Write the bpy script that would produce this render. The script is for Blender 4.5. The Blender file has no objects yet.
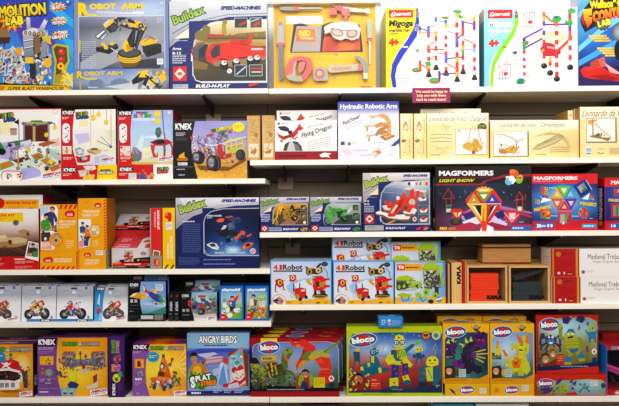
import bpy, bmesh, math, random
from mathutils import Vector, Matrix
C = bpy.context.scene.collection
sc = bpy.context.scene
R_ = math.radians
# ------------------------------------------------------------------ camera
D = 3.1; FPX = 620.0; CAMZ = 1.46
YAW, ROLL = 0.0126, -0.0065
cam = bpy.data.objects.new('camera', bpy.data.cameras.new('camera')); C.objects.link(cam)
cam.data.sensor_width = 36; cam.data.lens = 36*FPX/619; cam.data.clip_start = .05
MC = Matrix.Rotation(YAW, 3, 'Z') @ Matrix.Rotation(R_(90), 3, 'X') @ Matrix.Rotation(ROLL, 3, 'Z')
cam.location = (0, -D, CAMZ); cam.rotation_euler = MC.to_euler()
sc.camera = cam
CL = Vector((0, -D, CAMZ))
def PT(px, py, Y=0.0):                       # a point of the plane y=Y seen at a pixel
    d = MC @ Vector((px-309.5, -(py-203.0), -FPX))
    return CL + d*((Y+D)/d.y)
# ------------------------------------------------------------------ colours and materials
PAL = dict(w='f2f2f0', k='16161a', r='d01a1c', y='f6cc14', b='1c3f94', g='3f9a34', o='ee7c1c', p='5f2f86',
           n='6b4128', s='9aa0a8', t='d9b878', c='3fa4e0', m='9c1f5c', d='3a3c42', l='a8cc2c', e='f3e6b8')
_cc = {}
def col(c):
    if not isinstance(c, str): return c
    if c in _cc: return _cc[c]
    h = PAL.get(c, c)
    if len(h) == 3: h = ''.join(q*2 for q in h)
    v = [int(h[i:i+2], 16)/255 for i in (0, 2, 4)]
    r = tuple((((x+.055)/1.055)**2.4 if x > .04045 else x/12.92)**1.12*.94 for x in v)
    _cc[c] = r
    return r
def mat(name, base=None, rough=.5, attr=False, spec=.4, metal=0, noise=0, nscale=20, trans=0, stretch=None, bump=0, ior=1.45, coat=0):
    m = bpy.data.materials.new(name); m.use_nodes = True
    nt = m.node_tree; b = nt.nodes['Principled BSDF']
    b.inputs['Roughness'].default_value = rough; b.inputs['Specular IOR Level'].default_value = spec
    b.inputs['Metallic'].default_value = metal; b.inputs['Transmission Weight'].default_value = trans
    b.inputs['IOR'].default_value = ior; b.inputs['Coat Weight'].default_value = coat; b.inputs['Coat Roughness'].default_value = .15
    if attr:
        a = nt.nodes.new('ShaderNodeVertexColor'); a.layer_name = 'Col'
        nt.links.new(a.outputs[0], b.inputs['Base Color'])
    else:
        c = col(base); b.inputs['Base Color'].default_value = (*c, 1)
        if noise:
            tc = nt.nodes.new('ShaderNodeTexCoord'); n = nt.nodes.new('ShaderNodeTexNoise'); mp = nt.nodes.new('ShaderNodeMapping')
            n.inputs['Scale'].default_value = nscale; n.inputs['Detail'].default_value = 4
            if stretch: mp.inputs['Scale'].default_value = stretch
            r = nt.nodes.new('ShaderNodeValToRGB')
            r.color_ramp.elements[0].position = .3; r.color_ramp.elements[1].position = .7
            r.color_ramp.elements[0].color = (*[x*(1-noise) for x in c], 1); r.color_ramp.elements[1].color = (*[min(1, x*(1+noise)) for x in c], 1)
            nt.links.new(tc.outputs['Object'], mp.inputs[0]); nt.links.new(mp.outputs[0], n.inputs[0])
            nt.links.new(n.outputs[0], r.inputs[0]); nt.links.new(r.outputs[0], b.inputs['Base Color'])
            if bump:
                bp = nt.nodes.new('ShaderNodeBump'); bp.inputs['Strength'].default_value = bump; bp.inputs['Distance'].default_value = .002
                nt.links.new(n.outputs[0], bp.inputs['Height']); nt.links.new(bp.outputs[0], b.inputs['Normal'])
    return m
M_CARD = mat('printed_card', attr=True, rough=.4, spec=.22)
M_PLAST = mat('painted_plastic', attr=True, rough=.3, spec=.5)
M_SHELF = mat('white_laminate', 'faf6ea', rough=.4, noise=.02, nscale=6)
M_WALL = mat('greige_wall_panel', '8c8070', rough=.65, noise=.05, nscale=5)
M_STEEL = mat('dark_steel', '17171a', rough=.45, spec=.5, noise=.2)
M_PLATE = mat('grey_steel_plate', 'b09888', rough=.4, metal=.3, noise=.1)
M_RAIL = mat('steel_strip', 'a09a90', rough=.3, metal=.8, noise=.1)
M_FLOOR = mat('floor_vinyl', '8a7f74', rough=.4, noise=.06, nscale=3)
M_WOOD = mat('pale_pine', 'd8ac6c', rough=.5, noise=.12, nscale=14, stretch=(1, 1, 9), bump=.1)
M_WOODD = mat('honey_wood', 'b9803f', rough=.45, noise=.14, nscale=12, stretch=(1, 1, 9))
M_CLEAR = mat('clear_plastic', 'ffffff', rough=.06, trans=1, ior=1.3, spec=.5)
# ------------------------------------------------------------------ tagging
def tag(o, label=None, cat=None, group=None, kind=None):
    for k, v in (('label', label), ('category', cat), ('group', group), ('kind', kind)):
        if v: o[k] = v
    return o
def empty(name, loc):
    o = bpy.data.objects.new(name, None); C.objects.link(o); o.location = loc; o.empty_display_size = .05
    return o
# ------------------------------------------------------------------ mesh collector: polygons with corner colours
class MB:
    def __init__(s): s.v = []; s.f = []; s.c = []
    def poly(s, pts, cols):
        n = len(s.v); s.v += [tuple(p) for p in pts]; s.f.append(list(range(n, n+len(pts))))
        s.c += [cols]*len(pts) if isinstance(cols, tuple) and not isinstance(cols[0], tuple) else list(cols)
    def box(s, x0, y0, z0, x1, y1, z1, c='w', bev=0.0015, cs=None, M=None):
        """bevelled box; cs = dict of face colours F,B,L,R,T,D"""
        bm = bmesh.new(); bmesh.ops.create_cube(bm, size=1)
        for v in bm.verts: v.co = ((x0+x1)/2+v.co.x*(x1-x0), (y0+y1)/2+v.co.y*(y1-y0), (z0+z1)/2+v.co.z*(z1-z0))
        if bev: bmesh.ops.bevel(bm, geom=bm.edges[:], offset=min(bev, (x1-x0)/3, (y1-y0)/3, (z1-z0)/3), segments=1, affect='EDGES')
        bm.normal_update()
        cs = cs or {}
        for f in bm.faces:
            n = f.normal
            a = max((abs(n.x), 'R' if n.x > 0 else 'L'), (abs(n.y)*1.01, 'B' if n.y > 0 else 'F'), (abs(n.z), 'T' if n.z > 0 else 'D'))[1]
            s.poly([(M @ v.co if M else v.co) for v in f.verts], col(cs.get(a, c)))
        bm.free()
        return s
    def prism(s, pts, y0, y1, c, side=None, M=None):
        """polygon pts (x,z) extruded from y0 (front) to y1 (back)"""
        c_ = col(c); d_ = col(side) if side else c_
        a = sum(pts[i][0]*pts[(i+1) % len(pts)][1]-pts[(i+1) % len(pts)][0]*pts[i][1] for i in range(len(pts)))
        if a < 0: pts = pts[::-1]
        T = (lambda p: M @ Vector(p)) if M else (lambda p: p)
        s.poly([T((x, y0, z)) for x, z in pts], c_); s.poly([T((x, y1, z)) for x, z in pts[::-1]], c_)
        for i in range(len(pts)):
            p, q = pts[i], pts[(i+1) % len(pts)]
            s.poly([T((p[0], y0, p[1])), T((p[0], y1, p[1])), T((q[0], y1, q[1])), T((q[0], y0, q[1]))], d_)
        return s
    def build(s, name, m, parent=None, loc=None):
        me = bpy.data.meshes.new(name); me.from_pydata(s.v, [], s.f)
        ca = me.color_attributes.new('Col', 'FLOAT_COLOR', 'CORNER')
        flat = []
        for c in s.c: flat += [c[0], c[1], c[2], 1.0]
        ca.data.foreach_set('color', flat)
        me.materials.append(m); me.update()
        o = bpy.data.objects.new(name, me); C.objects.link(o)
        if parent: o.parent = parent
        if loc is not None: o.location = loc
        return o
# ------------------------------------------------------------------ lettering (outlines of the built-in font)
_tx = {}
def glyphs(s, b, sp=1.0):
    k = (s, round(b, 3), sp)
    if k not in _tx:
        cu = bpy.data.curves.new('t', 'FONT'); cu.body = s; cu.offset = b; cu.resolution_u = 2; cu.space_character = sp
        o = bpy.data.objects.new('t', cu); C.objects.link(o)
        dg = bpy.context.evaluated_depsgraph_get(); dg.update()
        me = bpy.data.meshes.new_from_object(o.evaluated_get(dg))
        vs = [(v.co.x, v.co.y) for v in me.vertices]; fs = [tuple(p.vertices) for p in me.polygons]
        bpy.data.objects.remove(o); bpy.data.curves.remove(cu); bpy.data.meshes.remove(me)
        _tx[k] = (vs, fs)
    return _tx[k]
STEP = 1.2e-5
def clip(poly, w, h):
    for ax, lim, sg in ((0, 0, 1), (0, w, -1), (1, 0, 1), (1, h, -1)):
        out = []; n = len(poly)
        for i in range(n):
            a, b = poly[i], poly[(i+1) % n]
            da, db = (a[ax]-lim)*sg, (b[ax]-lim)*sg
            if da >= 0: out.append(a)
            if (da >= 0) != (db >= 0):
                t = da/(da-db); out.append(tuple(a[k]+(b[k]-a[k])*t for k in range(5)))
        poly = out
        if len(poly) < 3: return None
    return poly
class Art:
    """printed artwork laid on one face of a box: coordinates run over src=(x0,y0,x1,y1) with y down"""
    def __init__(s, mb, O, U, V, w, h, src):
        s.mb = mb; s.O = Vector(O); s.U = Vector(U); s.V = Vector(V); s.N = s.U.cross(s.V); s.w = w; s.h = h; s.src = src; s.k = 1; s.fy = None
    def map(s, x, y):
        a = s.src
        return (x-a[0])/(a[2]-a[0])*s.w, (a[3]-y)/(a[3]-a[1])*s.h
    def raw(s, pts, cols, up=True):
        q = []
        if not isinstance(cols, list): cols = [cols]*len(pts)
        for (x, y), c in zip(pts, cols):
            if s.fy: y = s.fy(y)
            u, v = s.map(x, y); q.append((u, v, c[0], c[1], c[2]))
        ar = sum(q[i][0]*q[(i+1) % len(q)][1]-q[(i+1) % len(q)][0]*q[i][1] for i in range(len(q)))
        if abs(ar) < 1e-12: return
        if ar < 0: q = q[::-1]
        q = clip(q, s.w, s.h)
        if not q: return
        o = s.O+s.N*(s.k*STEP)
        s.mb.poly([o+s.U*a[0]+s.V*a[1] for a in q], tuple(tuple(a[2:]) for a in q))
        if up: s.k += 1
    def R(s, x0, y0, x1, y1, c): s.raw([(x0, y0), (x1, y0), (x1, y1), (x0, y1)], col(c))
    def P(s, c, *a): s.raw(list(zip(a[::2], a[1::2])), col(c))
    def PG(s, c1, c2, *a):
        p = list(zip(a[::2], a[1::2])); y0 = min(q[1] for q in p); y1 = max(q[1] for q in p); a1, a2 = col(c1), col(c2)
        s.raw(p, [tuple(a1[k]+(a2[k]-a1[k])*(q[1]-y0)/(y1-y0) for k in range(3)) for q in p])
    def G(s, x0, y0, x1, y1, c1, c2, hor=False):
        a, b = col(c1), col(c2)
        s.raw([(x0, y0), (x1, y0), (x1, y1), (x0, y1)], [a, b, b, a] if hor else [a, a, b, b])
    def E(s, cx, cy, rx, ry, c, rot=0, n=14):
        r = R_(rot); cr, sr = math.cos(r), math.sin(r)
        s.raw([(cx+rx*math.cos(t)*cr-ry*math.sin(t)*sr, cy+rx*math.cos(t)*sr+ry*math.sin(t)*cr) for t in [2*math.pi*i/n for i in range(n)]], col(c))
    def EG(s, cx, cy, rx, ry, c1, c2, n=16):
        a, b = col(c1), col(c2)
        p = [(cx+rx*math.cos(2*math.pi*i/n), cy+ry*math.sin(2*math.pi*i/n)) for i in range(n)]
        for i in range(n): s.raw([(cx, cy), p[i], p[(i+1) % n]], [a, b, b], False)
        s.k += 1
    def L(s, c, w, *a):
        p = list(zip(a[::2], a[1::2]))
        for (x0, y0), (x1, y1) in zip(p, p[1:]):
            d = math.hypot(x1-x0, y1-y0) or 1; nx, ny = -(y1-y0)/d*w/2, (x1-x0)/d*w/2; ex, ey = (x1-x0)/d*w*.3, (y1-y0)/d*w*.3
            s.raw([(x0+nx-ex, y0+ny-ey), (x1+nx+ex, y1+ny+ey), (x1-nx+ex, y1-ny+ey), (x0-nx-ex, y0-ny-ey)], col(c))
    def ST(s, cx, cy, r1, r2, n, c, ry=1, rot=0):
        s.raw([(cx+(r1 if i % 2 else r2)*math.cos(math.pi*i/n+rot), cy+ry*(r1 if i % 2 else r2)*math.sin(math.pi*i/n+rot)) for i in range(2*n)], col(c))
    def T(s, tx, x0, y0, x1, y1, c, b=.02, sh=0, rot=0, oc=None, ow=.05, c2=None, sp=1.0):
        vs, fs = glyphs(tx, b, sp)
        if not vs: return
        a0 = min(v[0] for v in vs); a1 = max(v[0] for v in vs); b0 = min(v[1] for v in vs); b1 = max(v[1] for v in vs)
        cx, cy = (x0+x1)/2, (y0+y1)/2; r = R_(rot); cr, sr = math.cos(r), math.sin(r); W, H = x1-x0, y1-y0
        if abs(abs(rot)-90) < 1: W, H = H, W
        def f(v):
            X = ((v[0]-a0)/(a1-a0)-.5)*W; Y = (.5-(v[1]-b0)/(b1-b0))*H
            X -= Y*sh
            return cx+X*cr-Y*sr, cy+X*sr+Y*cr
        def put(vv, ff, c1, cb=None):
            c1 = col(c1); cb = col(cb) if cb else c1
            for q in ff:
                cols = []
                for i in q:
                    t = min(1, max(0, (vv[i][1]-b0)/(b1-b0))); cols.append(tuple(cb[k]+(c1[k]-cb[k])*t for k in range(3)))
                s.raw([f(vv[i]) for i in q], cols, False)
            s.k += 1
        if oc:
            v2, f2 = glyphs(tx, b+ow, sp)
            for q in f2:
                s.raw([f(v2[i]) for i in q], col(oc), False); s.k += .05
            s.k += 1
        put(vs, fs, c, c2)
    def D(s, x0, y0, x1, y1, n, c, fill=.5, seed=1):
        rnd = random.Random(seed*97+int(x0*7+y0*13)); hh = (y1-y0)/n
        for i in range(n):
            x = x0; y = y0+i*hh; xe = x1 if i < n-1 else x0+(x1-x0)*rnd.uniform(.5, 1)
            while x < xe:
                l = min(rnd.uniform(.8, 3.0), xe-x); s.raw([(x, y), (x+l, y), (x+l, y+hh*fill), (x, y+hh*fill)], col(c), False); x += l+.5
        s.k += 1
    def S(s, x0, y0, x1, y1, n, sz, cols, seed=1, asp=.6):
        rnd = random.Random(seed); cl = cols.split()
        for i in range(n):
            x = rnd.uniform(x0, x1); y = rnd.uniform(y0, y1); t = rnd.uniform(0, 3.14); a = sz*rnd.uniform(.5, 1.2); b = a*rnd.uniform(asp*.5, 1)
            c_, s_ = math.cos(t), math.sin(t)
            s.raw([(x+a*c_-b*s_, y+a*s_+b*c_), (x-a*c_-b*s_, y-a*s_+b*c_), (x-a*c_+b*s_, y-a*s_-b*c_), (x+a*c_+b*s_, y+a*s_-b*c_)], col(rnd.choice(cl)))
    def M(s, x0, y0, x1, y1, nx, ny, cols, j=.12, seed=1):
        """soft mottled field; cols: rows of colours down the field, each row blank-separated, rows by /"""
        rnd = random.Random(seed); rows = [[col(c) for c in r.split()] for r in cols.split('/')]
        def at(fx, fy):
            fy *= len(rows)-1; i = min(int(fy), len(rows)-2) if len(rows) > 1 else 0; ty = fy-i if len(rows) > 1 else 0
            def hx(r):
                g = fx*(len(r)-1); k = min(int(g), len(r)-2) if len(r) > 1 else 0; t = g-k if len(r) > 1 else 0
                r2 = r[min(k+1, len(r)-1)]
                return [r[k][m]+(r2[m]-r[k][m])*t for m in range(3)]
            a = hx(rows[i]); b = hx(rows[min(i+1, len(rows)-1)])
            z = 1+rnd.uniform(-j, j)
            return tuple(min(1, (a[m]+(b[m]-a[m])*ty)*z) for m in range(3))
        g = [[at(i/nx, k/ny) for i in range(nx+1)] for k in range(ny+1)]
        X = lambda i: x0+(x1-x0)*i/nx
        Y = lambda k: y0+(y1-y0)*k/ny
        for k in range(ny):
            for i in range(nx):
                s.raw([(X(i), Y(k)), (X(i+1), Y(k)), (X(i+1), Y(k+1)), (X(i), Y(k+1))], [g[k][i], g[k][i+1], g[k+1][i+1], g[k+1][i]], False)
        s.k += 1
# ------------------------------------------------------------------ boxes
BOX = {}
class Box: pass
def box(key, name, label, cat, x0, y0, x1, y1, base, Y=.02, dp=.09, cs=None, art=None, group=None, yaw=0, lean=0, src=None, left=None, right=None, top=None, m=None, stickers=(), h=None):
    """a carton whose front face is seen at the pixel rectangle; base = height it stands on (or the key of the box below)"""
    if isinstance(base, str): base = BOX[base].top
    xm = (x0+x1)/2; ym = (y0+y1)/2
    X0 = PT(x0, ym, Y).x; X1 = PT(x1, ym, Y).x; Z1 = PT(xm, y0, Y).z
    w = X1-X0; h = h or Z1-base
    w -= .0008
    h -= .0004
    b = Box(); b.w, b.h, b.dp = w, h, dp; b.top = base+h+.0004; b.Y = Y
    root = empty(name, ((X0+X1)/2, Y, base+.0002)) if False else None
    mb = MB(); cs = cs or {}
    mb.box(-w/2, 0, 0, w/2, dp, h, cs.get('A', 'w'), cs=cs)
    src = src or (x0, y0, x1, y1)
    b.src = src
    if art:
        A = Art(mb, (-w/2, 0, 0), (1, 0, 0), (0, 0, 1), w, h, src); art(A); b.k = A.k
    else: b.k = 2
    if left: left(Art(mb, (-w/2, dp, 0), (0, -1, 0), (0, 0, 1), dp, h, (0, 0, 10, 10)))
    if right: right(Art(mb, (w/2, 0, 0), (0, 1, 0), (0, 0, 1), dp, h, (0, 0, 10, 10)))
    if top: top(Art(mb, (-w/2, 0, h), (1, 0, 0), (0, 1, 0), w, dp, (src[0], 0, src[2], 10)))
    o = mb.build(name, m or M_CARD, loc=((X0+X1)/2, Y, base+.0002))
    if yaw or lean: o.rotation_euler = (R_(lean), 0, R_(yaw))
    tag(o, label, cat, group); b.o = o
    for (nm, sx0, sy0, sx1, sy1, c, f) in stickers:
        q = MB(); ux = lambda x: -w/2+(x-src[0])/(src[2]-src[0])*w
        vz = lambda y: (src[3]-y)/(src[3]-src[1])*h
        W = ux(sx1)-ux(sx0); H = vz(sy0)-vz(sy1); t = b.k*STEP
        q.box(0, -t-.0006, 0, W, -t, H, c, bev=0)
        AA = Art(q, (0, -t-.0006, 0), (1, 0, 0), (0, 0, 1), W, H, (sx0, sy0, sx1, sy1))
        if f: f(AA)
        q.build(nm, M_CARD, parent=o, loc=(ux(sx0), 0, vz(sy1)))
    BOX[key] = b
    return o
def again(o, label, dx=0, dy=0, dz=0, group=None):
    """one more of the same carton"""
    r = o.copy(); C.objects.link(r); r.location = o.location+Vector((dx, dy, dz)); r['label'] = label
    if group: r['group'] = group
    for ch in list(o.children):
        c = ch.copy(); C.objects.link(c); c.parent = r
    return r
# ------------------------------------------------------------------ the wall and floor
DEP = .345
def structure(mb, name, m):
    o = mb.build(name, m); o['kind'] = 'structure'; return o
wm = MB()
Zs = lambda y: PT(309, y, DEP).z
xl, xr, xs = PT(-160, 200, DEP).x, PT(780, 200, DEP).x, PT(268, 200, DEP).x
def panels(xa, xb, seams):
    zs = [Zs(s) for s in seams]+[0]
    for a, b in zip(zs, zs[1:]): wm.box(xa+.001, DEP+.001, b+.0025, xb-.001, DEP+.02, a-.0025, '8c8070', bev=.002)
panels(xl, xs, (92, 117, 199, 281, 363, 445)); panels(xs, xr, (92, 117, 182, 247, 324, 400, 460))
wm.box(xl, DEP+.021, 0, xr, DEP+.08, Zs(92), '8c8070')
structure(wm, 'wall_back', M_WALL)
um = MB(); um.box(xl, DEP+.001, Zs(92)+.0005, xr, DEP+.08, Zs(3.4), 'w').box(xl, DEP+.001, Zs(2.2), xr, DEP+.08, 2.9, 'w').box(xl, DEP+.006, Zs(3.4), xr, DEP+.08, Zs(2.2), 'w', bev=0)
structure(um, 'wall_upper', mat('white_wall_panel', 'f2f2f0', rough=.5, noise=.01, nscale=3))
fm = MB(); fm.box(xl, -5, -.05, xr, DEP+.08, 0, 'w', bev=0); structure(fm, 'floor', M_FLOOR)
# ------------------------------------------------------------------ shelves
def shelf(label, px0, px1, ytop, xref, brackets, Y1=DEP, plates=()):
    """ytop = pixel row of the top front edge at column xref"""
    z = PT(xref, ytop, 0).z; X0 = PT(px0, ytop, 0).x; X1 = PT(px1, ytop, 0).x; th = .0255
    e = empty('shelf', ((X0+X1)/2, 0, z-th)); tag(e, label, 'shelf', 'white wall shelves')
    hw = (X1-X0)/2
    MB().box(-hw, .004, 0, hw, DEP-.001, th, 'w', bev=.0015).build('board', M_SHELF, e)
    MB().box(-hw, 0, 0, hw, .004, th, 'w', bev=.001).build('edge_band', M_SHELF, e)
    for i, bx in enumerate(brackets):
        x = PT(bx, ytop, 0).x-(X0+X1)/2
        m = MB(); T = Matrix.Rotation(R_(90), 4, 'Z')
        pts = [(.01, -.0005), (DEP-.003, -.0005), (DEP-.003, -.075), (DEP-.06, -.07), (.02, -.012)]
        m.prism(pts, -.004, .004, 'w', M=T)
        b = m.build('bracket', M_STEEL, e, (x, 0, 0))
        if i in plates:
            MB().box(-.042, DEP-.009, -.115, .042, DEP-.003, -.05, 'w', bev=.001).build('wall_plate', M_PLATE, b)
        MB().box(-.003, -.0015, -.006, .003, .012, .0, 'w', bev=.0005).build('clip', M_RAIL, b)
    return z
S1L = shelf('topmost left shelf carrying the demolition, robot arm and red truck boxes', -150, 268, 88.5, 240, (28, 112, 202), plates=(2,))
S1R = shelf('topmost right shelf carrying the tool set and marble run boxes', 268.6, 770, 88.5, 285, (340, 486, 640))
S2L = shelf('second left shelf, under the red and white jumping game boxes', -150, 265, 178.6, 240, (50, 83, 226), plates=(2,))
S2R = shelf('second right shelf, under the cream wooden model kits', 250, 770, 160, 280, (282, 350, 599, 690), plates=(0,))
S3L = shelf('third left shelf, under the orange craft kits', -150, 270, 268.9, 240, (45, 166, 243))
S3R = shelf('third right shelf, under the magnetic tile boxes', 259.7, 770, 232.4, 285, (290, 455, 562, 690), plates=(0,))
S4L = shelf('fourth left shelf, under the motorbike cards', -150, 271, 321.8, 240, (27, 106, 172, 253))
S4R = shelf('fourth right shelf, under the robot boxes and wooden crates', 269.8, 770, 305.2, 285, (303, 432, 560, 690))
S5L = shelf('lowest left shelf in view, under the purple and orange boxes', -150, 269.3, 397.6, 240, (38, 128, 203))
S5R = shelf('lowest right shelf in view, under the row of construction toy boxes', 270, 770, 397.6, 285, (285, 432, 560, 690))
S6 = shelf('shelf below the lowest row with only box tops showing', -150, 770, 480, 285, (100, 300, 500))
# ================================================================== top row
def demolition(A):
    A.M(-15,-12,73.5,89,14,12,'4038a8 3a48b8 3f3aa8 1878d8/2d6fd0 4860c8 3b50c8 1d90e0/2a8fe0 2f9ae0 3a70d0 18a0ec/2090d8 3090d0 2f88d8 20a8f0',.12)
    for a in ((10, 25, 2, 45), (20, 28, 30, 60), (38, 20, 60, 50), (48, 10, 70, 2), (35, 30, 46, 62)): A.P('5a48b0', 14, 22, a[0], a[1], a[2]+3, a[3], a[2], a[3]+4)
    A.P('2ab4f0',50,0,74,20,74,28,50,10);A.P('2ab4f0',60,36,74,40,74,60,66,44)
    # wooden scaffold towers
    A.P('6b4a30',-15,20,6,22,8,40,-15,42);A.P('9c7848',-15,26,9,27,10,36,-15,37);A.P('4c3626',-15,36,11,36,9,42,-15,44)
    A.PG('c8ccd4','7c8490',23,30,34,27,48,30,49,60,40,72,24,56)
    A.P('3c404c',33,34,42,36,42,60,34,58)
    A.P('d8dce4',23,41,33,40,33,46,24,47);A.P('98a4b4',23,48,33,47,33,55,24,55);A.L('444a58',.8,23,40,33,39,47,43);A.L('444a58',.8,23,47.5,33,46.5,45,50)
    A.PG('e4e8f0','8f96a8',26,14,30,15,31,28,27,30);A.PG('f0f0f4','8890a0',45,18,48,20,43,32,38,30);A.E(46.5,19,1.6,1.2,'6a7080',30)
    A.S(22,30,50,40,22,1.4,'y k f0f0f0 8890a0 e8d050',3)
    A.S(34,42,50,62,30,1.5,'y k d0d4dc a08040 5a5040 e0e0e8',4)
    for x in (2, 12, 22): A.L('d8dce6', 1.1, x-6, 80, x, 46, x+4, 80)
    A.L('c4c8d4',1.2,-10,50,22,58);A.L('d4d8e0',1.2,-8,66,32,60);A.L('b0b8c4',1,0,46,24,66)
    A.P('d0d8e4',12,44,24,54,22,72,8,66);A.P('a0a8b8',14,48,20,52,19,66,12,62)
    A.S(-12,48,52,82,150,2.0,'e0e4ec b0b8c4 8a929c y k 5c5848 e8a838 d84828 f0f0f0 6c7480 c8ccd4',5,.5)
    A.S(4,72,50,82,40,1.6,'d84020 f0f0f0 e8a030 5a5040 c0c4cc',6)
    for (x, y, w_, h_) in ((-6, 46, 8, 12), (4, 48, 9, 9), (-4, 62, 10, 9), (8, 62, 9, 8), (3, 72, 9, 9), (16, 72, 8, 8)):
        A.P('c0c8d4',x,y+1,x+w_,y-1,x+w_,y+h_-1,x,y+h_+1);A.P('5c6474',x+1.4,y+2.6,x+w_-1.4,y+1,x+w_-1.4,y+h_-2.6,x+1.4,y+h_-1);A.L('e8ecf4',.9,x+1,y+h_,x+w_-1,y+1);A.L('a8b0c0',.8,x+1,y+2,x+w_-1,y+h_-2)
    A.S(-10,48,26,82,46,1.4,'e8b020 d85020 e0e4ec 3c404c',15,.4)
    A.PG('b8c0d0','788494',23.4,33,33,32,33.4,55,24.6,56);A.P('d8dce8',23,31,33,27,39,30,38,33,33,32,23.6,35);A.P('8c6c44',34,33,40,36,41,50,35,52);A.P('e0c030',40,33,50,36,52,44,49,43,44,38)
    A.L('3c4454',.7,24,41,33,39.6);A.L('3c4454',.7,24.4,48,33.2,46.6);A.L('e8ecf4',.7,23.8,40,33,38.6);A.L('e8ecf4',.7,24.4,47,33.2,45.6);A.P('9098a8',42,40,48,42,46,56,41,56)
    for i in range(5): A.E(26+i*4.4, 32+i*.4, 1.6, 2.1, '2c3038'); A.E(26+i*4.4, 32+i*.4, 1, 1.5, 'c8a850')
    A.P('f0c828',26,56,33,56,34,62,25,62);A.E(48,62,4,4.5,'f4b818');A.E(19,50,3,4,'f0a818')
    A.P('30343c',30,62,36,62,36,78,30,76)
    # signal lamp column
    A.P('c8b430',52,46,56,43,69,45,70,60,68,66,63,84,53,84,55,62)
    A.P('5c5420',54,48,57,45,67,47,68,60,62,68,60,82,55,82,57,60)
    A.E(62,51.2,3.4,3.2,'e02830');A.E(61.3,50.3,1.2,1,'ff9090');A.E(62,58.6,3.2,3,'d82030');A.E(61.4,57.8,1,1,'ff8080')
    A.ST(61,65,4,3,8,'y');A.E(61,65,1.6,1.6,'d02020');A.P('b09c28',55,74,61,72,60,82,54,82)
    A.E(62.5,73,1.2,1,'d02020');A.ST(69,79,9,5,9,'f0d440');A.E(69,80,4,3,'c8c8a0');A.P('f4e070',62,66,74,82,74,86,64,70)
    # title
    A.ST(12.5,17,15,10,12,'f08820');A.ST(12.5,18,11,7,12,'f8c830')
    A.T('DEMOLITION',-13,4.5,46.5,16.5,'f4e840',.05,0,-4.5,'3a2a18',.08,'e8c820',.95)
    A.T('LAB',6,15.5,24,24.5,'f4e440',.06,0,-2,'40301c',.08)
    for (x, y, c) in ((58.8, 7, 0), (60, 20.8, 1), (61, 34.6, 2)):
        A.ST(x,y,9,6,11,'f4d838',.55,.2);A.ST(x,y+.5,7.5,5,10,'e83028',.5)
    A.T('BLAST IT',53,5,65,9,'w',.05,.2,-8,'k',.06);A.T('STOP',56,17,65,20,'w',.05,.2,-6,'k',.06);A.T('MOTION',53,20.6,66,24,'w',.05,.2,-6,'k',.06)
    A.T('CRASH',59,30.5,68,33.8,'w',.05,.2,-8,'902018',.06);A.T('GRAVITY',52.5,34.5,68.5,38,'w',.05,.2,-6,'k',.06)
    A.E(68.5,2.2,1.4,1.2,'c8d8f0')
    A.P('201c1c',-15,80.5,55,83.4,63,84,73.5,88.4,73.5,90,-15,90)
    A.P('e8c020',-15,82.5,64,84.4,72,89.2,-15,89.2);A.P('d88018',0,84,6,84,3,89.2,-3,89.2);A.P('c8901c',64,84.4,67,84.2,73,88.6,71,89)
    A.T('SUPER BLAST WAREHOUSE',8,84.9,64,88.4,'241c10',.03,.35,.4)
def robot_small(A):
    A.M(72,68,170,90,14,5,'5a7ac8 4a78d0 5f86d8 90a0b8 7c8498/8c9cb8 a8b8d0 a0acc4 c0ccd8 8a90a0/44506c 5a6c90 8898b8 a0a8b8 343844',.08,2)
    A.E(96,83,8.5,5.5,'8496b4');A.E(120,83,10,5.5,'8294b4');A.E(96,83.5,7.5,4.8,'7488a8');A.E(120,83.5,9,4.8,'7488a8');A.D(88,86,101,88,1,'c8d4e4');A.D(115,86,128,87.6,1,'d0dcec')
    A.P('c8ccd0',104,86,150,79,160,86,130,89)
    A.S(138,72,168,88,46,2.0,'24242a 4a4a52 y 34343a e0b010 8a8a90 c8ccd4',7)
    A.P('1e1e24',132,80,140,73,150,76,146,86,140,82,133,84);A.P('f0c814',139,77,142,71,149,70,147,77);A.P('f0c814',150,79,156,78,155,85,150,86);A.P('f0c010',159,77,165,73,167,79,162,83)
    A.P('8a8c92',139,82,145,79,141,88,138,88);A.L('26262c',1.4,146,75,154,82,160,88);A.L('b8bcc4',.8,150,72,156,80)
    A.T('R',76.5,70.3,83.5,77.5,'e8cc20',.06,0,0,'6a5a10',.03);A.T('OBOT ARM',83.5,70.8,122.5,74.8,'e8cc20',.05,0,0,None)
    A.P('e8cc20',80,76,84,76.5,87,77.5,97,77.6,97,79,86,79);A.R(79.5,80.5,81,88,'c8b030');A.R(72,68,73,90,'6a7ab0')
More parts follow.
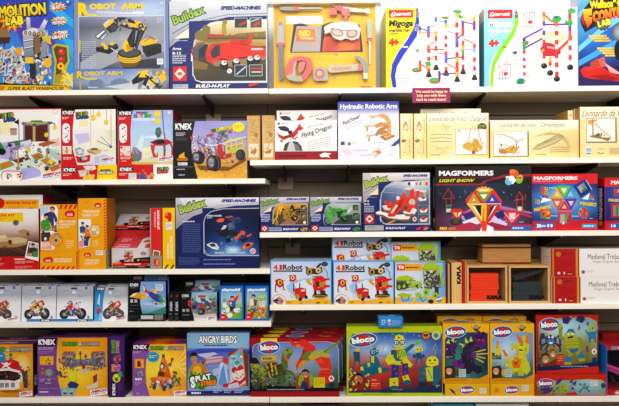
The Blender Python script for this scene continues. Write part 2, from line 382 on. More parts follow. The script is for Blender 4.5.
def robot_arm(A):
    A.M(73,-3,169,69,14,12,'5c6cb0 6878b8 8c9cc8 a8bcd8 90a4c4/8c98c0 a0accc b0b8d4 b8c0d8 a8b4d0/5c6070 686c7c 7c8090 8c90a0 a0a4b4/7c8494 a0a4b0 b4b8c0 a8acb8 9a9eac/4c546c 6a7284 9aa0ac 8c92a0 7c8498/2c3c5c 3c486a 585c70 505668 6c7890',.04,8)
    A.M(73,-3,169,16,12,4,'4a5098 5a60a8 8088c0 90a0cc 90b4d8/8098c8 8ca4d0 b0bcdc b8cce4 a4c4e0/c0c8dc b8c0d8 c0c8dc c4d4e8 b0c8e0',.05,3)
    A.R(79,15.6,164,16.4,'d8dce8');A.R(73,-3,78,69,'8894c0');A.R(165,0,169,69,'7c90b8')
    A.R(78,1,79,69,'c0c8e0');A.R(164.2,0,165.2,69,'b4c4dc')
    A.P('a8acb8',80,62,120,40,164,44,164,52,130,56,100,69,80,69)
    A.P('3c3e48',118,58,124,69,160,69,160,58,140,60)
    # control box
    A.P('2a2628',95,47,117,43.5,118.5,48,109,54,96,51);A.P('4c4a4c',96,47,116,44,117,46,107,49.5)
    for x, y in ((103, 44), (105.5, 46.5), (112, 43.5), (106, 47.5)): A.E(x, y, 2.2, 1.8, 'f0c418')
    A.L('d8d8dc',.9,111,48,120,54)
    # battery base on the right
    A.P('3a2c30',142,46,150,43,161,44,161.5,53,147,57.5,143,52);A.P('1e1a20',146,48,161.5,45,161.5,53,147,57.5)
    A.P('f4c410',139,43,144,39,158,39.5,156,43.5,144,46);A.L('b02820',.6,142,40,147,36,152,37,154,42);A.L('202020',.5,144,42,150,38,156,40)
    # turntable
    A.E(129.5,56,12.5,8,'2c2a2c');A.E(129.5,58.5,11.5,5,'f0c010');A.R(118,54.5,141,58.5,'f0c010');A.E(129.5,53,12,5.2,'343236');A.E(129.5,52.6,10,4,'56545a')
    A.L('8a6a08',.5,118.5,57,124,59.5,135,59.5,140.5,57);A.L('8a6a08',.5,118.5,59,124,61.5,135,61.5,140.5,59);A.P('7a5c10',119,63,140,63,134,67,124,67)
    A.P('f4c810',122,48,125,40,131,38.6,135,43,132,50,126,52);A.P('c89808',126,45,133,43,132,50,127,51)
    A.P('202024',127,40,133,29,136,30,134,48,130,47);A.P('2c2c32',134,46,138,30,144,24,147,27,139,44,137,50);A.L('50505a',1,130,46,135,31);A.L('5a5a66',1,137,46,142,30)
    # upper arm and gripper
    A.P('34343c',114,20,118,17,126,17.5,135,21,145,24,147,29,143,32,138,31,126,28,118,25)
    A.P('8c8c98',118,19.5,126,20,132,23,124,25,118,23);A.P('f0c414',127,22,136,24,138,28,129,27);A.P('f4c810',134,20.5,141,22,146,26,144,31,138,27);A.E(141,26,2.8,2.8,'2c2c32');A.E(141,26,1.2,1.2,'b0b0b8')
    A.S(116,17,146,31,30,1.1,'24242c 60606c y b0b0bc 18181c',9)
    A.P('f4c810',104,26,108,20,114,18.5,113,23,107,29);A.P('d8d8c0',103,24,109,19,110,20.5,105,27)
    A.P('3a3a42',106,28,114,22,119,26,116,31,110,33);A.P('505058',110,25,115,24,117,29,112,31)
    A.P('26262c',95,36,104,29,106,31,98,39);A.P('e8ecf4',96,36,104,30,105,31,98,38);A.P('2c2c32',99,38,106,32,108,34,101,40);A.P('c8ccd8',100,38,106,33,107,34,102,39.5)
    # lettering
    A.R(78.6,40,80.6,52,'d8c030')
    A.D(81.5,41,96,69,15,'c0c8d8',.45,5);A.R(157,59,163,64.6,'e8ecf0');A.D(157,60,163,64,3,'b8bcc8')
    A.D(155,10,162,14,2,'d8dce8');A.D(157,18,163,24,3,'c8ccd8');A.E(162,3.4,1.6,1.4,'c8d4e8')
    A.P('f4f4fa',96,11,144,12,144,14,98,13);A.D(98,11.6,143,13.4,1,'9aa4c4')
    A.T('R',78,2.4,89.5,15,'f0d818',.07,0,0,'8a7a20',.03);A.T('OBOT',89.5,3.2,116.5,9.4,'f0d818',.06);A.T('ARM',121,3.2,143,9.4,'f0d818',.06)
    A.P('f0d818',84,11,88,14,98,14.2,98,16,87,16)
def bx_head(A, s, mach=True):
    """navy pack with a silver swoosh, frame s=(x0,y0,x1,y1) -> drawn in a 100 x 88 frame"""
    A.R(0,0,100,88,'1c2f78');A.M(0,55,100,88,8,3,'1c2f78 1a2c70 1c3078/16286a 182a70 1a2c74',.06)
    A.PG('d8dce4','9aa0b0',0,0,100,0,100,15,60,16,35,22,15,34,0,46)
    A.PG('f4f4f8','c0c4d0',20,0,100,0,100,9,60,9,34,12,22,6)
    A.L('8890a4',.9,0,42,14,30,34,19,60,13.6,100,13);A.L('2c3a78',.7,3,32,25,20)
    A.T('Buildex',2.5,9,36.5,18,'84b838',.03,0,-20,'30244a',.07,'b0d858')
def truckpack(A):
    bx_head(A, 0)
    A.T('SPEED-MACHINES',53,5,94,9,'24388c',.07,.25)
    A.fy = lambda y: y*.9-3 if y > 20 else y
    A.P('f4ecd0',24,30,20,44,5,44.5);A.D(6,46.5,21,48,1,'c8cce0')
    A.fy = None
    A.P('dfe2ea',24,88*.92,22,75,22,50,24,40,30,30,40,23,56,19.5,100,18.5,100,82,34,82,27,80)
    A.M(24,20,99,80,12,8,'d8dcd8 e8e0c0 e8dcb0 f0ecd8/c8b070 a88c3c b08c30 c8a860/6a5c3c 5a4a34 4c4438 584c3c/4a4438 44443c 3a4438 34402c',.06,11)
    for q in ((24, 20, 40, 20, 30, 26, 25, 38, 24, 50), (24, 82, 36, 82, 28, 79, 24, 74)): pass
    A.P('1c2f78',20,20,58,18.4,42,21.5,31,29,25,40,23.4,52,20,52);A.P('1c2f78',18,60,23.4,60,23.4,74,26,79,34,82,18,84)
    A.L('e0e4ec',.9,100,19.2,56,20,42,23,32,30,26,40,24,52,24,73,27,79,34,81,100,81)
    A.fy = lambda y: y*.9-3.5
    A.P('8a7a40',26,46,26,40,30,36,34,36,34,32,38,30,42,33,42,40,54,42,54,30,58,28,59,44,70,40,99,38,99,46,40,50)
    A.P('b49a38',54,42,54,31,58,29,59,42);A.E(57,27.4,2.6,2.8,'a08c38')
    A.P('4c4434',24,60,99,54,99,70,60,80,24,76)
    A.P('8c7038',24,68,40,74,38,80,26,79,24,74)
    # fire engine
    A.L('4c3424',1.2,38,45,99,46);A.L('c89858',1,38,43,99,44.4);A.S(40,42,99,47,24,1,'8c6434 3c2818 c09050',4,.4);A.L('4c4848',2.4,62,42,64,52)
    A.P('8a6a38',38,42,99,43,99,47,38,47);A.L('4c3820',.9,40,45,99,45.5);A.R(38,41,56,43.4,'c83020');A.R(70,47,82,54,'c03020');A.P('d83828',84,40,86,40,84,52,79,52)
    A.P('5a6068',24,58,30,52,38,51,38,66,26,70);A.L('9c4a40',1.6,23,58,29,51,36,50);A.L('a84438',1.6,23,58,24,64,30,66)
    A.P('dc3020',44,52,58,50,62,50,62,47,72,47,72,53,84,54,97,55,99,60,99,68,84,69,66,72,46,76,38,70,38,60)
    A.L('84502c',.8,38,70,46,76,66,72,84,69,99,68);A.L('983018',.7,62,50,72,52,84,54,97,55.6);A.L('2c2020',1.4,52,68,62,70,76,67,92,65)
    A.P('403c44',42,60,47,53,52,53,52,64,44,68);A.P('30343c',30,58,36,52,40,52,36,66,30,68);A.L('dc3020',1.8,40,66,38,60,44,52,52,51)
    A.P('9c8258',44,71,99,66,99,69,66,77,46,76)
    for x, y, r in ((56, 73, 4.6), (68.5, 71, 4.4), (83, 68.5, 4), (90, 67.5, 4)): A.E(x, y+2.4, r, r*1.15, '1c1c20'); A.E(x, y-.6, 3, 2.6, 'e4e6ec'); A.P('d83020', x, y-3, x+3, y-1, x, y)
    A.R(67,23,80,34,'2c4450');A.L('c8d0d8',.5,67,23,80,23,80,34,67,34,67,23);A.P('c83028',71,30,79,26,79,29,72,32)
    A.R(83,23,95,34,'54584c');A.L('c8d0d8',.5,83,23,95,23,95,34,83,34,83,23);A.P('d84030',86,31,93,26,93,29,88,33);A.L('e0e0d8',.8,84,27,92,24)
    A.fy = lambda y: y*.92+1.5
    A.R(67,68,79,80,'2c3c5c');A.L('c8d0d8',.5,67,68,79,68,79,80,67,80,67,68);A.L('d0d0c8',1.3,69,78,78,70)
    A.R(82,68,95,80,'4c5050');A.L('c8d0d8',.5,82,68,95,68,95,80,82,80,82,68);A.R(84,71,94,73,'c83828');A.R(84,75,94,76.5,'d0c8a8')
    A.E(61.5,74.5,2.6,2.6,'f0f0f0');A.L('d03030',.7,60,73,63,76);A.P('c0c8d8',84,50,96,50,96,52,84,52)
    # lower text
    A.fy = lambda y: y*.9-1
    A.T('Ages',3,52,12,56,'w',.03);A.T('8-12',3,57,12,60,'w',.03);A.D(3,62,17,71,4,'d0d4e4',.5,3);A.R(3,60.6,17,61,'w')
    A.fy = None
def bx_foot(A):
    A.R(3.5,65,17.5,79.5,'d8342c');A.P('f0e8e0',10.5,66.5,16,72.3,10.5,78,5,72.3);A.E(10.5,72.3,2.6,2,'c87858')
    A.R(3.5,82.8,19,87.2,'b4bac4');A.D(4.5,84,18,86.4,1,'8890a0')
def bx_full(A):
    truckpack(A); A.R(0, 82, 100, 88, '1c2f78'); bx_foot(A)
    A.T('BUILD-N-PLAY',27,83,62,86.4,'w',.04,.35)
    A.P('302830',78,84,90,81.6,92,83,90,86,80,87.4);A.P('d83020',80,83.5,91,81.6,91,83.4,82,86)
def jar(A):                                  # tool-set backing card
    A.M(0,0,100,84,6,5,'f0c818 f4cc10 f0cc20/e8b810 f0c408 f0c818',.03)
def migoga(A, c1, c2, band, super_):
    A.R(0,0,100,86,'f6f6f4')
    A.P(c1,0,0,31,0,31,12,27,26,18,42,10,58,8,72,9,86,0,86)
    A.P(band,29,9,34,9,34.6,22,30,36,22,50,14,64,12,74,14,86,6,86,5,72,9,54,17,40,25,26)
    A.R(30.5,1,33,5,c2);A.R(30.5,5,33,8,'d83030');A.R(30.5,8,34,12,'30a080')
    A.R(3,3.5,30,14.5,'d81c20');A.T('Quercetti',6,6,27,12,'w',.03);A.L('w',.8,6,9,5,11,7,12)
def mtower(A, x, y0, y1, cols, w=3.0, step=None):
    c = cols.split(); n = len(c); h = (y1-y0)/n
    for i, q in enumerate(c):
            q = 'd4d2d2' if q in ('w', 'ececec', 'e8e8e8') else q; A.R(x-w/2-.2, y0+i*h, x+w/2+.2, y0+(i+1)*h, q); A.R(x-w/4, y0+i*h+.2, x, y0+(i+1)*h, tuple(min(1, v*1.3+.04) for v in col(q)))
    A.P('302a26',x-w*.8,y1,x+w*.8,y1,x+w*1.2,y1+5.5,x-w*1.2,y1+5.5);A.E(x,y1+5.5,w*1.15,1.6,'241e1c')
def migoga1(A):
    migoga(A, 'f4e414', '2038c0', '2438c8', 1)
    A.T('Migoga',4,16.5,30,25.5,'181818',.05,.15);A.T('marble run',3.5,26.5,25,30,'4c4420',.03);A.T('super',3.5,31.5,16,35,'6a6020',.03);A.T('4+',4,38.5,15.5,47,'e03020',.06)
    A.T('marble run',27,18,39,21,'c8d4f8',.01,0,-75);A.R(19,46,25,48,'d0d8f4')
    A.P('e0e0e0',43,3,52,3,51,14,43,12);A.D(43,4,52,14,5,'a8acac');A.D(34,48,41,53,3,'8a8a80');A.D(13,76,34,80,2,'b8b8b8')
    for z in ((53, 24, 62, 28, '8098e0'), (74, 17, 96, 24, '7858b0'), (65, 32, 84, 38, '98a8e8'), (48, 55, 66, 55, 'e87858'), (44, 30, 56, 32, 'a868b0'), (56, 66, 68, 48, 'e8a050'), (80, 42, 96, 50, 'e88870'), (74, 56, 96, 56, '9cace8'), (54, 60, 66, 60, 'a0a8e0'), (60, 76, 84, 74, '702c90'), (64, 66, 84, 64, '782c98'), (64, 70, 80, 80, 'f0a890'), (76, 20, 66, 22, 'e8c040')):
        A.L(z[4],1.7,*z[:4])
    mtower(A, 46, 34, 36, 'o', 1); A.R(43, 27, 45.4, 38, 'e8b020'); A.R(43, 27, 45.4, 31, '6a2c90')
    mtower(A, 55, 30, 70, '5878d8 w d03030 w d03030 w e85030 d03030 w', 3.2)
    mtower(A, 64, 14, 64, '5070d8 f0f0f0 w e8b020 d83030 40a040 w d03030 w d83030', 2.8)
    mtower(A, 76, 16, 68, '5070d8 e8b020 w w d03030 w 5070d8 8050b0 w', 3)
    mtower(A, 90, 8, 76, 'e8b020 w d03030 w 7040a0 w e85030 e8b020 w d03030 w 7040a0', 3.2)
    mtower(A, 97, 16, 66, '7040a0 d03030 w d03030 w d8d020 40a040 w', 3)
    A.P('48b058',72,12,80,12,78,16,72,15);A.P('48b058',84,3,93,4,94,8,86,8)
    A.E(38,78,6.5,3,'c83030');A.E(38,77,5,2.2,'50b850');A.R(41,66,44,77,'e05030');A.E(58,90-1,6,3,'c83030');A.R(63,72,66,82,'702c90')
def migA(A):
    """marble run drawn directly in photo pixels, frame 386..479 x 8..87.5"""
    A.R(386,8,479,88,'f4f4f2')
    A.P('f2e010',386,8,416.5,8,417,18,413.5,30,406,40,397,53,391.5,66,390.5,78,393,88,386,88)
    A.P('2038c4',416.5,14,419,14,419.5,22,417,36,410,46,403,56,397,66,395,76,396.4,88,392.4,88,390.4,76,392,64,398,52,407,40,414,28,416,20)
    A.R(416.4,8,418.4,11,'2848c8');A.R(416.4,11,419,14,'e04038');A.R(416,14.6,419,17.4,'30a888')
    A.R(389,9.6,413.2,17.4,'d81c20');A.T('Quercetti',392,11.4,411,16,'w',.03);A.L('w',.7,392,13,391,15.4,393.4,16.4)
    A.T('Migoga',389,19.6,413.4,28,'101010',.045,.15);A.T('marble run',389,28.2,409.6,31.6,'3c3410',.04);A.T('super',389,32.4,399,35,'6a6020',.02);A.T('4+',388.6,38,399,46,'e02818',.08)
    A.T('marble run',413,24,420,31,'c8d4f8',.0,0,-78);A.R(402.6,46,408,47.6,'d0d8f4')
    A.D(424,10,430.6,17,5,'a8acac',.5);A.P('a8a8a0',415,49,419.6,48.4,419.6,52,416,53.2);A.D(397,78,411,80,1,'a8a8a8')
    for z in (('8098e0', 429, 26.6, 438, 25), ('8098e0', 439, 22, 447, 21.4), ('d8b030', 420, 32.4, 438, 32.4), ('e8b438', 447, 26.4, 457, 26.2), ('f0b828', 457, 20.6, 474, 20), ('783898', 462, 21.6, 474.6, 25), ('783898', 420.4, 28, 428, 31), ('6a2c90', 457, 40, 463, 34), ('98a8e8', 447, 31, 455, 34), ('e07848', 429, 45, 437, 41), ('e86838', 430, 49.6, 447, 49.8), ('98a8e8', 437, 53, 446, 54.6), ('98a8e8', 457, 50.6, 474, 50), ('e87048', 463, 39, 473, 43.6), ('e8a828', 428, 61, 437, 54.2), ('702c90', 446, 59, 463, 57.4), ('e87858', 447, 64.4, 456, 68.8), ('702c90', 439, 74.4, 456, 73.6), ('e85030', 421, 65, 427, 68)):
        A.L(z[0],1.3,*z[1:])
    def tw(x, y0, y1, cs, w=2.5):
        c = cs.split(); h = (y1-y0)/len(c)
        for i, q in enumerate(c):
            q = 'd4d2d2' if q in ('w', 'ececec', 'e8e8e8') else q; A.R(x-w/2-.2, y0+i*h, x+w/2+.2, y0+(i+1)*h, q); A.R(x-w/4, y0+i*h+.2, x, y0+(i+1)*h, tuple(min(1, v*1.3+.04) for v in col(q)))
        A.P('3a2c26',x-1.2,y1-.6,x+1.2,y1-.6,x+3,y1+4,x-3,y1+4);A.E(x,y1+4,3,1,'2a201c')
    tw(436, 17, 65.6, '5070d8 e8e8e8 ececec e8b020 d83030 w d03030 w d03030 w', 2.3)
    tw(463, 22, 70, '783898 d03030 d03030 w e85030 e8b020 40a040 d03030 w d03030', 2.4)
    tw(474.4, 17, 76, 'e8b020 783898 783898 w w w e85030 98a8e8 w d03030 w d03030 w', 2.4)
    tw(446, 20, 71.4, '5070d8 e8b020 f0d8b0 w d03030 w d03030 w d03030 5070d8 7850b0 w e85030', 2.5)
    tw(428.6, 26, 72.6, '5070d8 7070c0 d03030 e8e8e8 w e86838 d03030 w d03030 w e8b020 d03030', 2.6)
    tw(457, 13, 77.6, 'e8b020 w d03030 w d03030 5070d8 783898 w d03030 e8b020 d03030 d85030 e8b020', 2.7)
    A.R(418.6,26.4,421,30.6,'783898');A.R(418.6,31,421,34.4,'e8b020')
    A.P('48b058',441,16.6,449,16.6,449,19,444,19.4);A.P('48b058',453,10,461,10.4,462,13,458,14,454,12.6);A.P('48a050',459,14,464,18,459,18.6);A.R(443,17,446,18.4,'e04030')
    A.E(416.6,70,5.2,2.4,'c83838');A.E(416,69.4,4.2,1.6,'50b850');A.R(418.6,60.6,421.2,69,'e05030');A.P('48a848',425,62,430,61.6,431,66,426,66.4)
    A.E(434.4,81,6,3,'c83838');A.E(433.4,80.4,5,2.2,'50b850');A.R(438,71.4,440.4,80,'783898');A.E(446.4,74.4,3,1.3,'702c90')
def migB(A):
    A.R(484,8,578,86,'f4f4f2')
    A.PG('9cd4ec','8cd0e8',484,8,515,8,516,18,512,32,500,47,492,58,489,70,489,86,484,86)
    A.P('8ed820',515,14,518.4,14,518.6,22,515,34,508,44,501,54,495.6,64,493.4,74,493,86,489.6,86,490,74,492,62,499,48,508,36,514,26)
    A.P('e04038',516,8.4,518.6,14,515,14);A.R(515,14.6,518.4,17.6,'208868')
    A.R(488,9.4,512.6,18,'d81c20');A.T('Quercetti',491,11.6,510,16,'w',.03);A.L('w',.7,491,13,490,15.4,492.4,16.4)
    A.T('Migoga',488.6,19.6,512.6,28,'f8fcfc',.045,.15);A.T('Marble Run',488.6,28.4,511,32.2,'f8fcfc',.04,.15);A.T('vertis',488.6,33.2,497,36,'d8ecf8',.02);A.T('4+',488.4,38.6,499,46.4,'e02818',.08)
    A.R(502.6,46,507,47,'408020');A.P('606060',512,51.4,517,50,517,53,514,54.4);A.D(497,78,510,80,1,'c0c0c0')
    for (ox, oy) in ((523, 9), (498, 60)):
        for dx, dy, h, c in ((1, 4, 14, 'd03030'), (4, 8, 10, '7040a0'), (7, 3, 14, 'd03030'), (9, 2, 12, 'e06040'), (12, 1, 16, '404040')): A.L(c, .6, ox+dx, oy+dy, ox+dx, oy+dy+h)
        A.L('7040a0',.6,ox,oy+6,ox+8,oy+3,ox+12,oy+4);A.P('d03030',ox+5,oy+12,ox+9,oy+11,ox+10,oy+14,ox+6,oy+15);A.L('e0a030',.6,ox+1,oy+12,ox+6,oy+9)
        for dx in (1, 4, 7, 10): A.E(ox+dx, oy+18.5-(dx % 3), .7, .7, '303030')
    for ry in (0, 2.4, 4.8): A.E(532, 64+ry, 17-ry*2, 5-ry*.4, 'f4ecc8'); A.E(532, 64+ry, 16-ry*2, 4.2-ry*.4, 'f4f4ee')
    for ry in (0, 2, 4): A.E(552, 37+ry, 14-ry*1.4, 5-ry*.3, 'f0d060'); A.E(552, 37+ry, 12.6-ry*1.4, 4-ry*.3, 'f8f0d0')
    A.S(513,60,533,78,10,.8,'e8b030 f0d070',3)
    A.L('6c2ca0',1.7,524,38,544,28);A.L('6c2ca0',1.7,526,47,544,37.6);A.L('6c2ca0',1.6,543,24.6,572,24.4);A.L('e86828',1.8,543,13,550,20,556,23);A.L('e87858',1.8,556,53,572,39);A.L('e85030',2,558,50,572,37)
    def tw(x, y0, y1, cs, w=3):
        c = cs.split(); h = (y1-y0)/len(c)
        for i, q in enumerate(c):
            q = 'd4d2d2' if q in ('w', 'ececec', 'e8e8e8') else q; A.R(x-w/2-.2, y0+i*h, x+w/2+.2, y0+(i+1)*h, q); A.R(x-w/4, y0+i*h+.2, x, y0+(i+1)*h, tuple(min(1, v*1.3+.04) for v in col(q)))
        A.E(x,y1+2.6,3.2,2.8,'202024');A.E(x-1,y1+1.6,1,.8,'686870')
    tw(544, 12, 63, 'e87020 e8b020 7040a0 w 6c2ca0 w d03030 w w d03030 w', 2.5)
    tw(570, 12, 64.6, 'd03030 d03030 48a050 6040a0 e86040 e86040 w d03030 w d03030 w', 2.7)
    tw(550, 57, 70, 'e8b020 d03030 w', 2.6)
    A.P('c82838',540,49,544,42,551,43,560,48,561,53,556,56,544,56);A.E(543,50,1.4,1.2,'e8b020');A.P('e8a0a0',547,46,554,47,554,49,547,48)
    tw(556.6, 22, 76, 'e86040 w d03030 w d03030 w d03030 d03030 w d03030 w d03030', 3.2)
    A.R(522.6,38,525.6,46,'6c2ca0');A.R(522.6,46,525.6,50,'48a050')
    for i in range(8): A.R(522.8, 50+i*3.6, 525.4, 53.6+i*3.6, ('d03030', 'f0f0f0')[i % 2])
    A.P('48a848',522,42,527,40,529,44,523,46);A.P('d03838',525,41,529,41,528,43);A.E(520.6,80.4,4.4,3,'38b048');A.E(520.4,79.6,3,1.6,'3878c0');A.E(520,82,4,1.6,'289038')
    A.E(557,19,4.6,3.4,'38b048');A.E(556,17.6,2,1,'2860a0');A.E(572,11.4,4.2,2.6,'48b858');A.P('48b050',564,22,572,19,573,24,566,24);A.E(571,9.6,1.8,.8,'4060c0')
def wacky(A):
    A.M(578,-8,640,86,10,12,'90c8e8 60b0e8 3090e0/3898e0 3c98e8 48a0e8/50a8e8 2868c0 4080d0/1858b0 2070c8 102c70/201860 301c70 181850/1c1448 241458 100c40',.06,4)
    A.P('70c4f4',578,12,600,-4,606,-4,578,18);A.P('78ccf8',578,46,619,12,640,2,640,8,600,34,578,52);A.P('4aa8f0',578,60,640,26,640,32,578,66)
    A.P('241c18',580,20,584,8,588,4,640,-8,640,10,610,18,585,32,582,26);A.P('b82020',580.6,19,583,11,586,8,584,16,585,26)
    A.P('241c18',586,6,592,-1,640,-12,640,8,590,8)
    A.T('Wallace&Gr',589.6,-.5,626,7.6,'f0d420',.07,0,-3,'202810',.05)
    A.PG('f4cc20','e02818',583,9,592,8,592,22,587.5,27.6,584,18)
    A.T('CONTRAPTION',592,6,652,17.6,'f0a820',.09,.1,-10,None,0,'e03018');A.P('302018',589,15,592.6,15,592.6,16.6,589,16.6);A.P('302018',595,14,598,13.8,598,15.4,595,15.6)
    A.ST(603,24,8,6.6,12,'404448',.85);A.E(603,24,6.4,5,'5c646c');A.T('LAB',597.6,19.4,611,26,'f0e040',.08,0,-14,'403c20',.04)
    for x, y, n in ((588.6, 34.6, 3), (597, 47, 4)):
        for i in range(n): A.R(x+i*2.6, y+i*2.4, x+18+i*2.2, y+1.9+i*2.4, 'e0b41c'); A.D(x+.4+i*2.6, y+.4+i*2.4, x+17.5+i*2.2, y+1.6+i*2.4, 1, 'f4dc50', .9)
    A.EG(619,32,7,9,'b8bcc4','585c68');A.E(619,50,5,10,'1a1a24')
    A.P('2f1c60',578,74,640,60,640,86,578,86)
    A.P('d82018',580,70,584,66,600,66,619,76,640,80,640,84,605,79,590,78,583,76);A.P('a01010',588,75,606,74,620,79,605,80);A.P('f04830',582,69,588,66.6,598,68,590,70);A.P('e06858',596,60,604,56,606,66,598,67);A.P('c04830',590,62,597,58,601,66,590,67);A.P('e8b0a8',604,62,619,72,640,76,640,79,610,72)
box('demo', 'toy_box', 'big blue demolition box with grey towers and a red signal lamp, far left', 'toy box', -15, -12, 73.3, 89, S1L, dp=.1, cs=dict(A='2f7fd0', R='c8d4e8'), art=demolition)
box('robS', 'toy_box', 'long narrow robot arm box lying flat under the upright robot arm box', 'toy box', 72.8, 68.9, 168.8, 89, S1L, Y=.015, dp=.28, cs=dict(A='6a7ab0', T='8898c0', R='7080b0'), art=robot_small, src=(72.6, 68.7, 169.2, 89.2))
box('rob', 'toy_box', 'upright silver blue box picturing a black and yellow robot arm', 'toy box', 74, -3, 168.6, 69, 'robS', Y=.018, dp=.085, cs=dict(A='8898c8'), art=robot_arm, src=(74, -3, 168.6, 68.9), stickers=(('price_sticker', 157, 58.8, 163.2, 64.8, 'e8ecf0', lambda A: A.D(157.8, 59.8, 162.6, 64.2, 3, 'a8acb4', .5)),))
box('truck', 'toy_box', 'large navy and silver box picturing a red wooden fire truck on top shelf', 'toy box', 169.4, 1, 267, 88.3, S1L, Y=.015, dp=.07, cs=dict(A='b8c4d8', L='c8d0e0', R='c8d0e0', T='d8dce4'), art=bx_full, src=(0, 0, 100, 88))
box('migA', 'toy_box', 'white and yellow marble run box with a blue curve, above the magenta sign', 'toy box', 386, 7.6, 479, 88, S1R, Y=.015, dp=.24, cs=dict(A='f0f0ee', L='e4d818', T='f4f4f0'), art=migA, src=(386, 7.6, 479, 88),
    left=lambda A: (A.R(0, 0, 10, 10, 'f0e83c'), A.R(1.5, 0, 4, 10, 'f4f0c0'), A.R(5.5, 0, 7, 10, 'd8cc18')))
box('migB', 'toy_box', 'white and light blue marble run box with a lime green curve on top shelf', 'toy box', 484, 7.8, 577.6, 86, S1R, Y=.015, dp=.16, cs=dict(A='f0f0ee', L='2f7f90', T='f4f4f0'), art=migB, src=(484, 7.8, 577.6, 86.2),
    left=lambda A: (A.R(0, 0, 10, 10, '3c98a8'), A.R(0, 0, 10, 1.6, 'd8c0a0'), A.R(0, 2, 3, 10, '206048')))
box('wacky', 'toy_box', 'bright blue contraption lab box with orange lettering at far right of top shelf', 'toy box', 578.4, -8, 640, 86, S1R, Y=.015, dp=.1, cs=dict(A='2060a8', L='d8e0f0'), art=wacky, src=(578.4, -8, 640, 85.6))
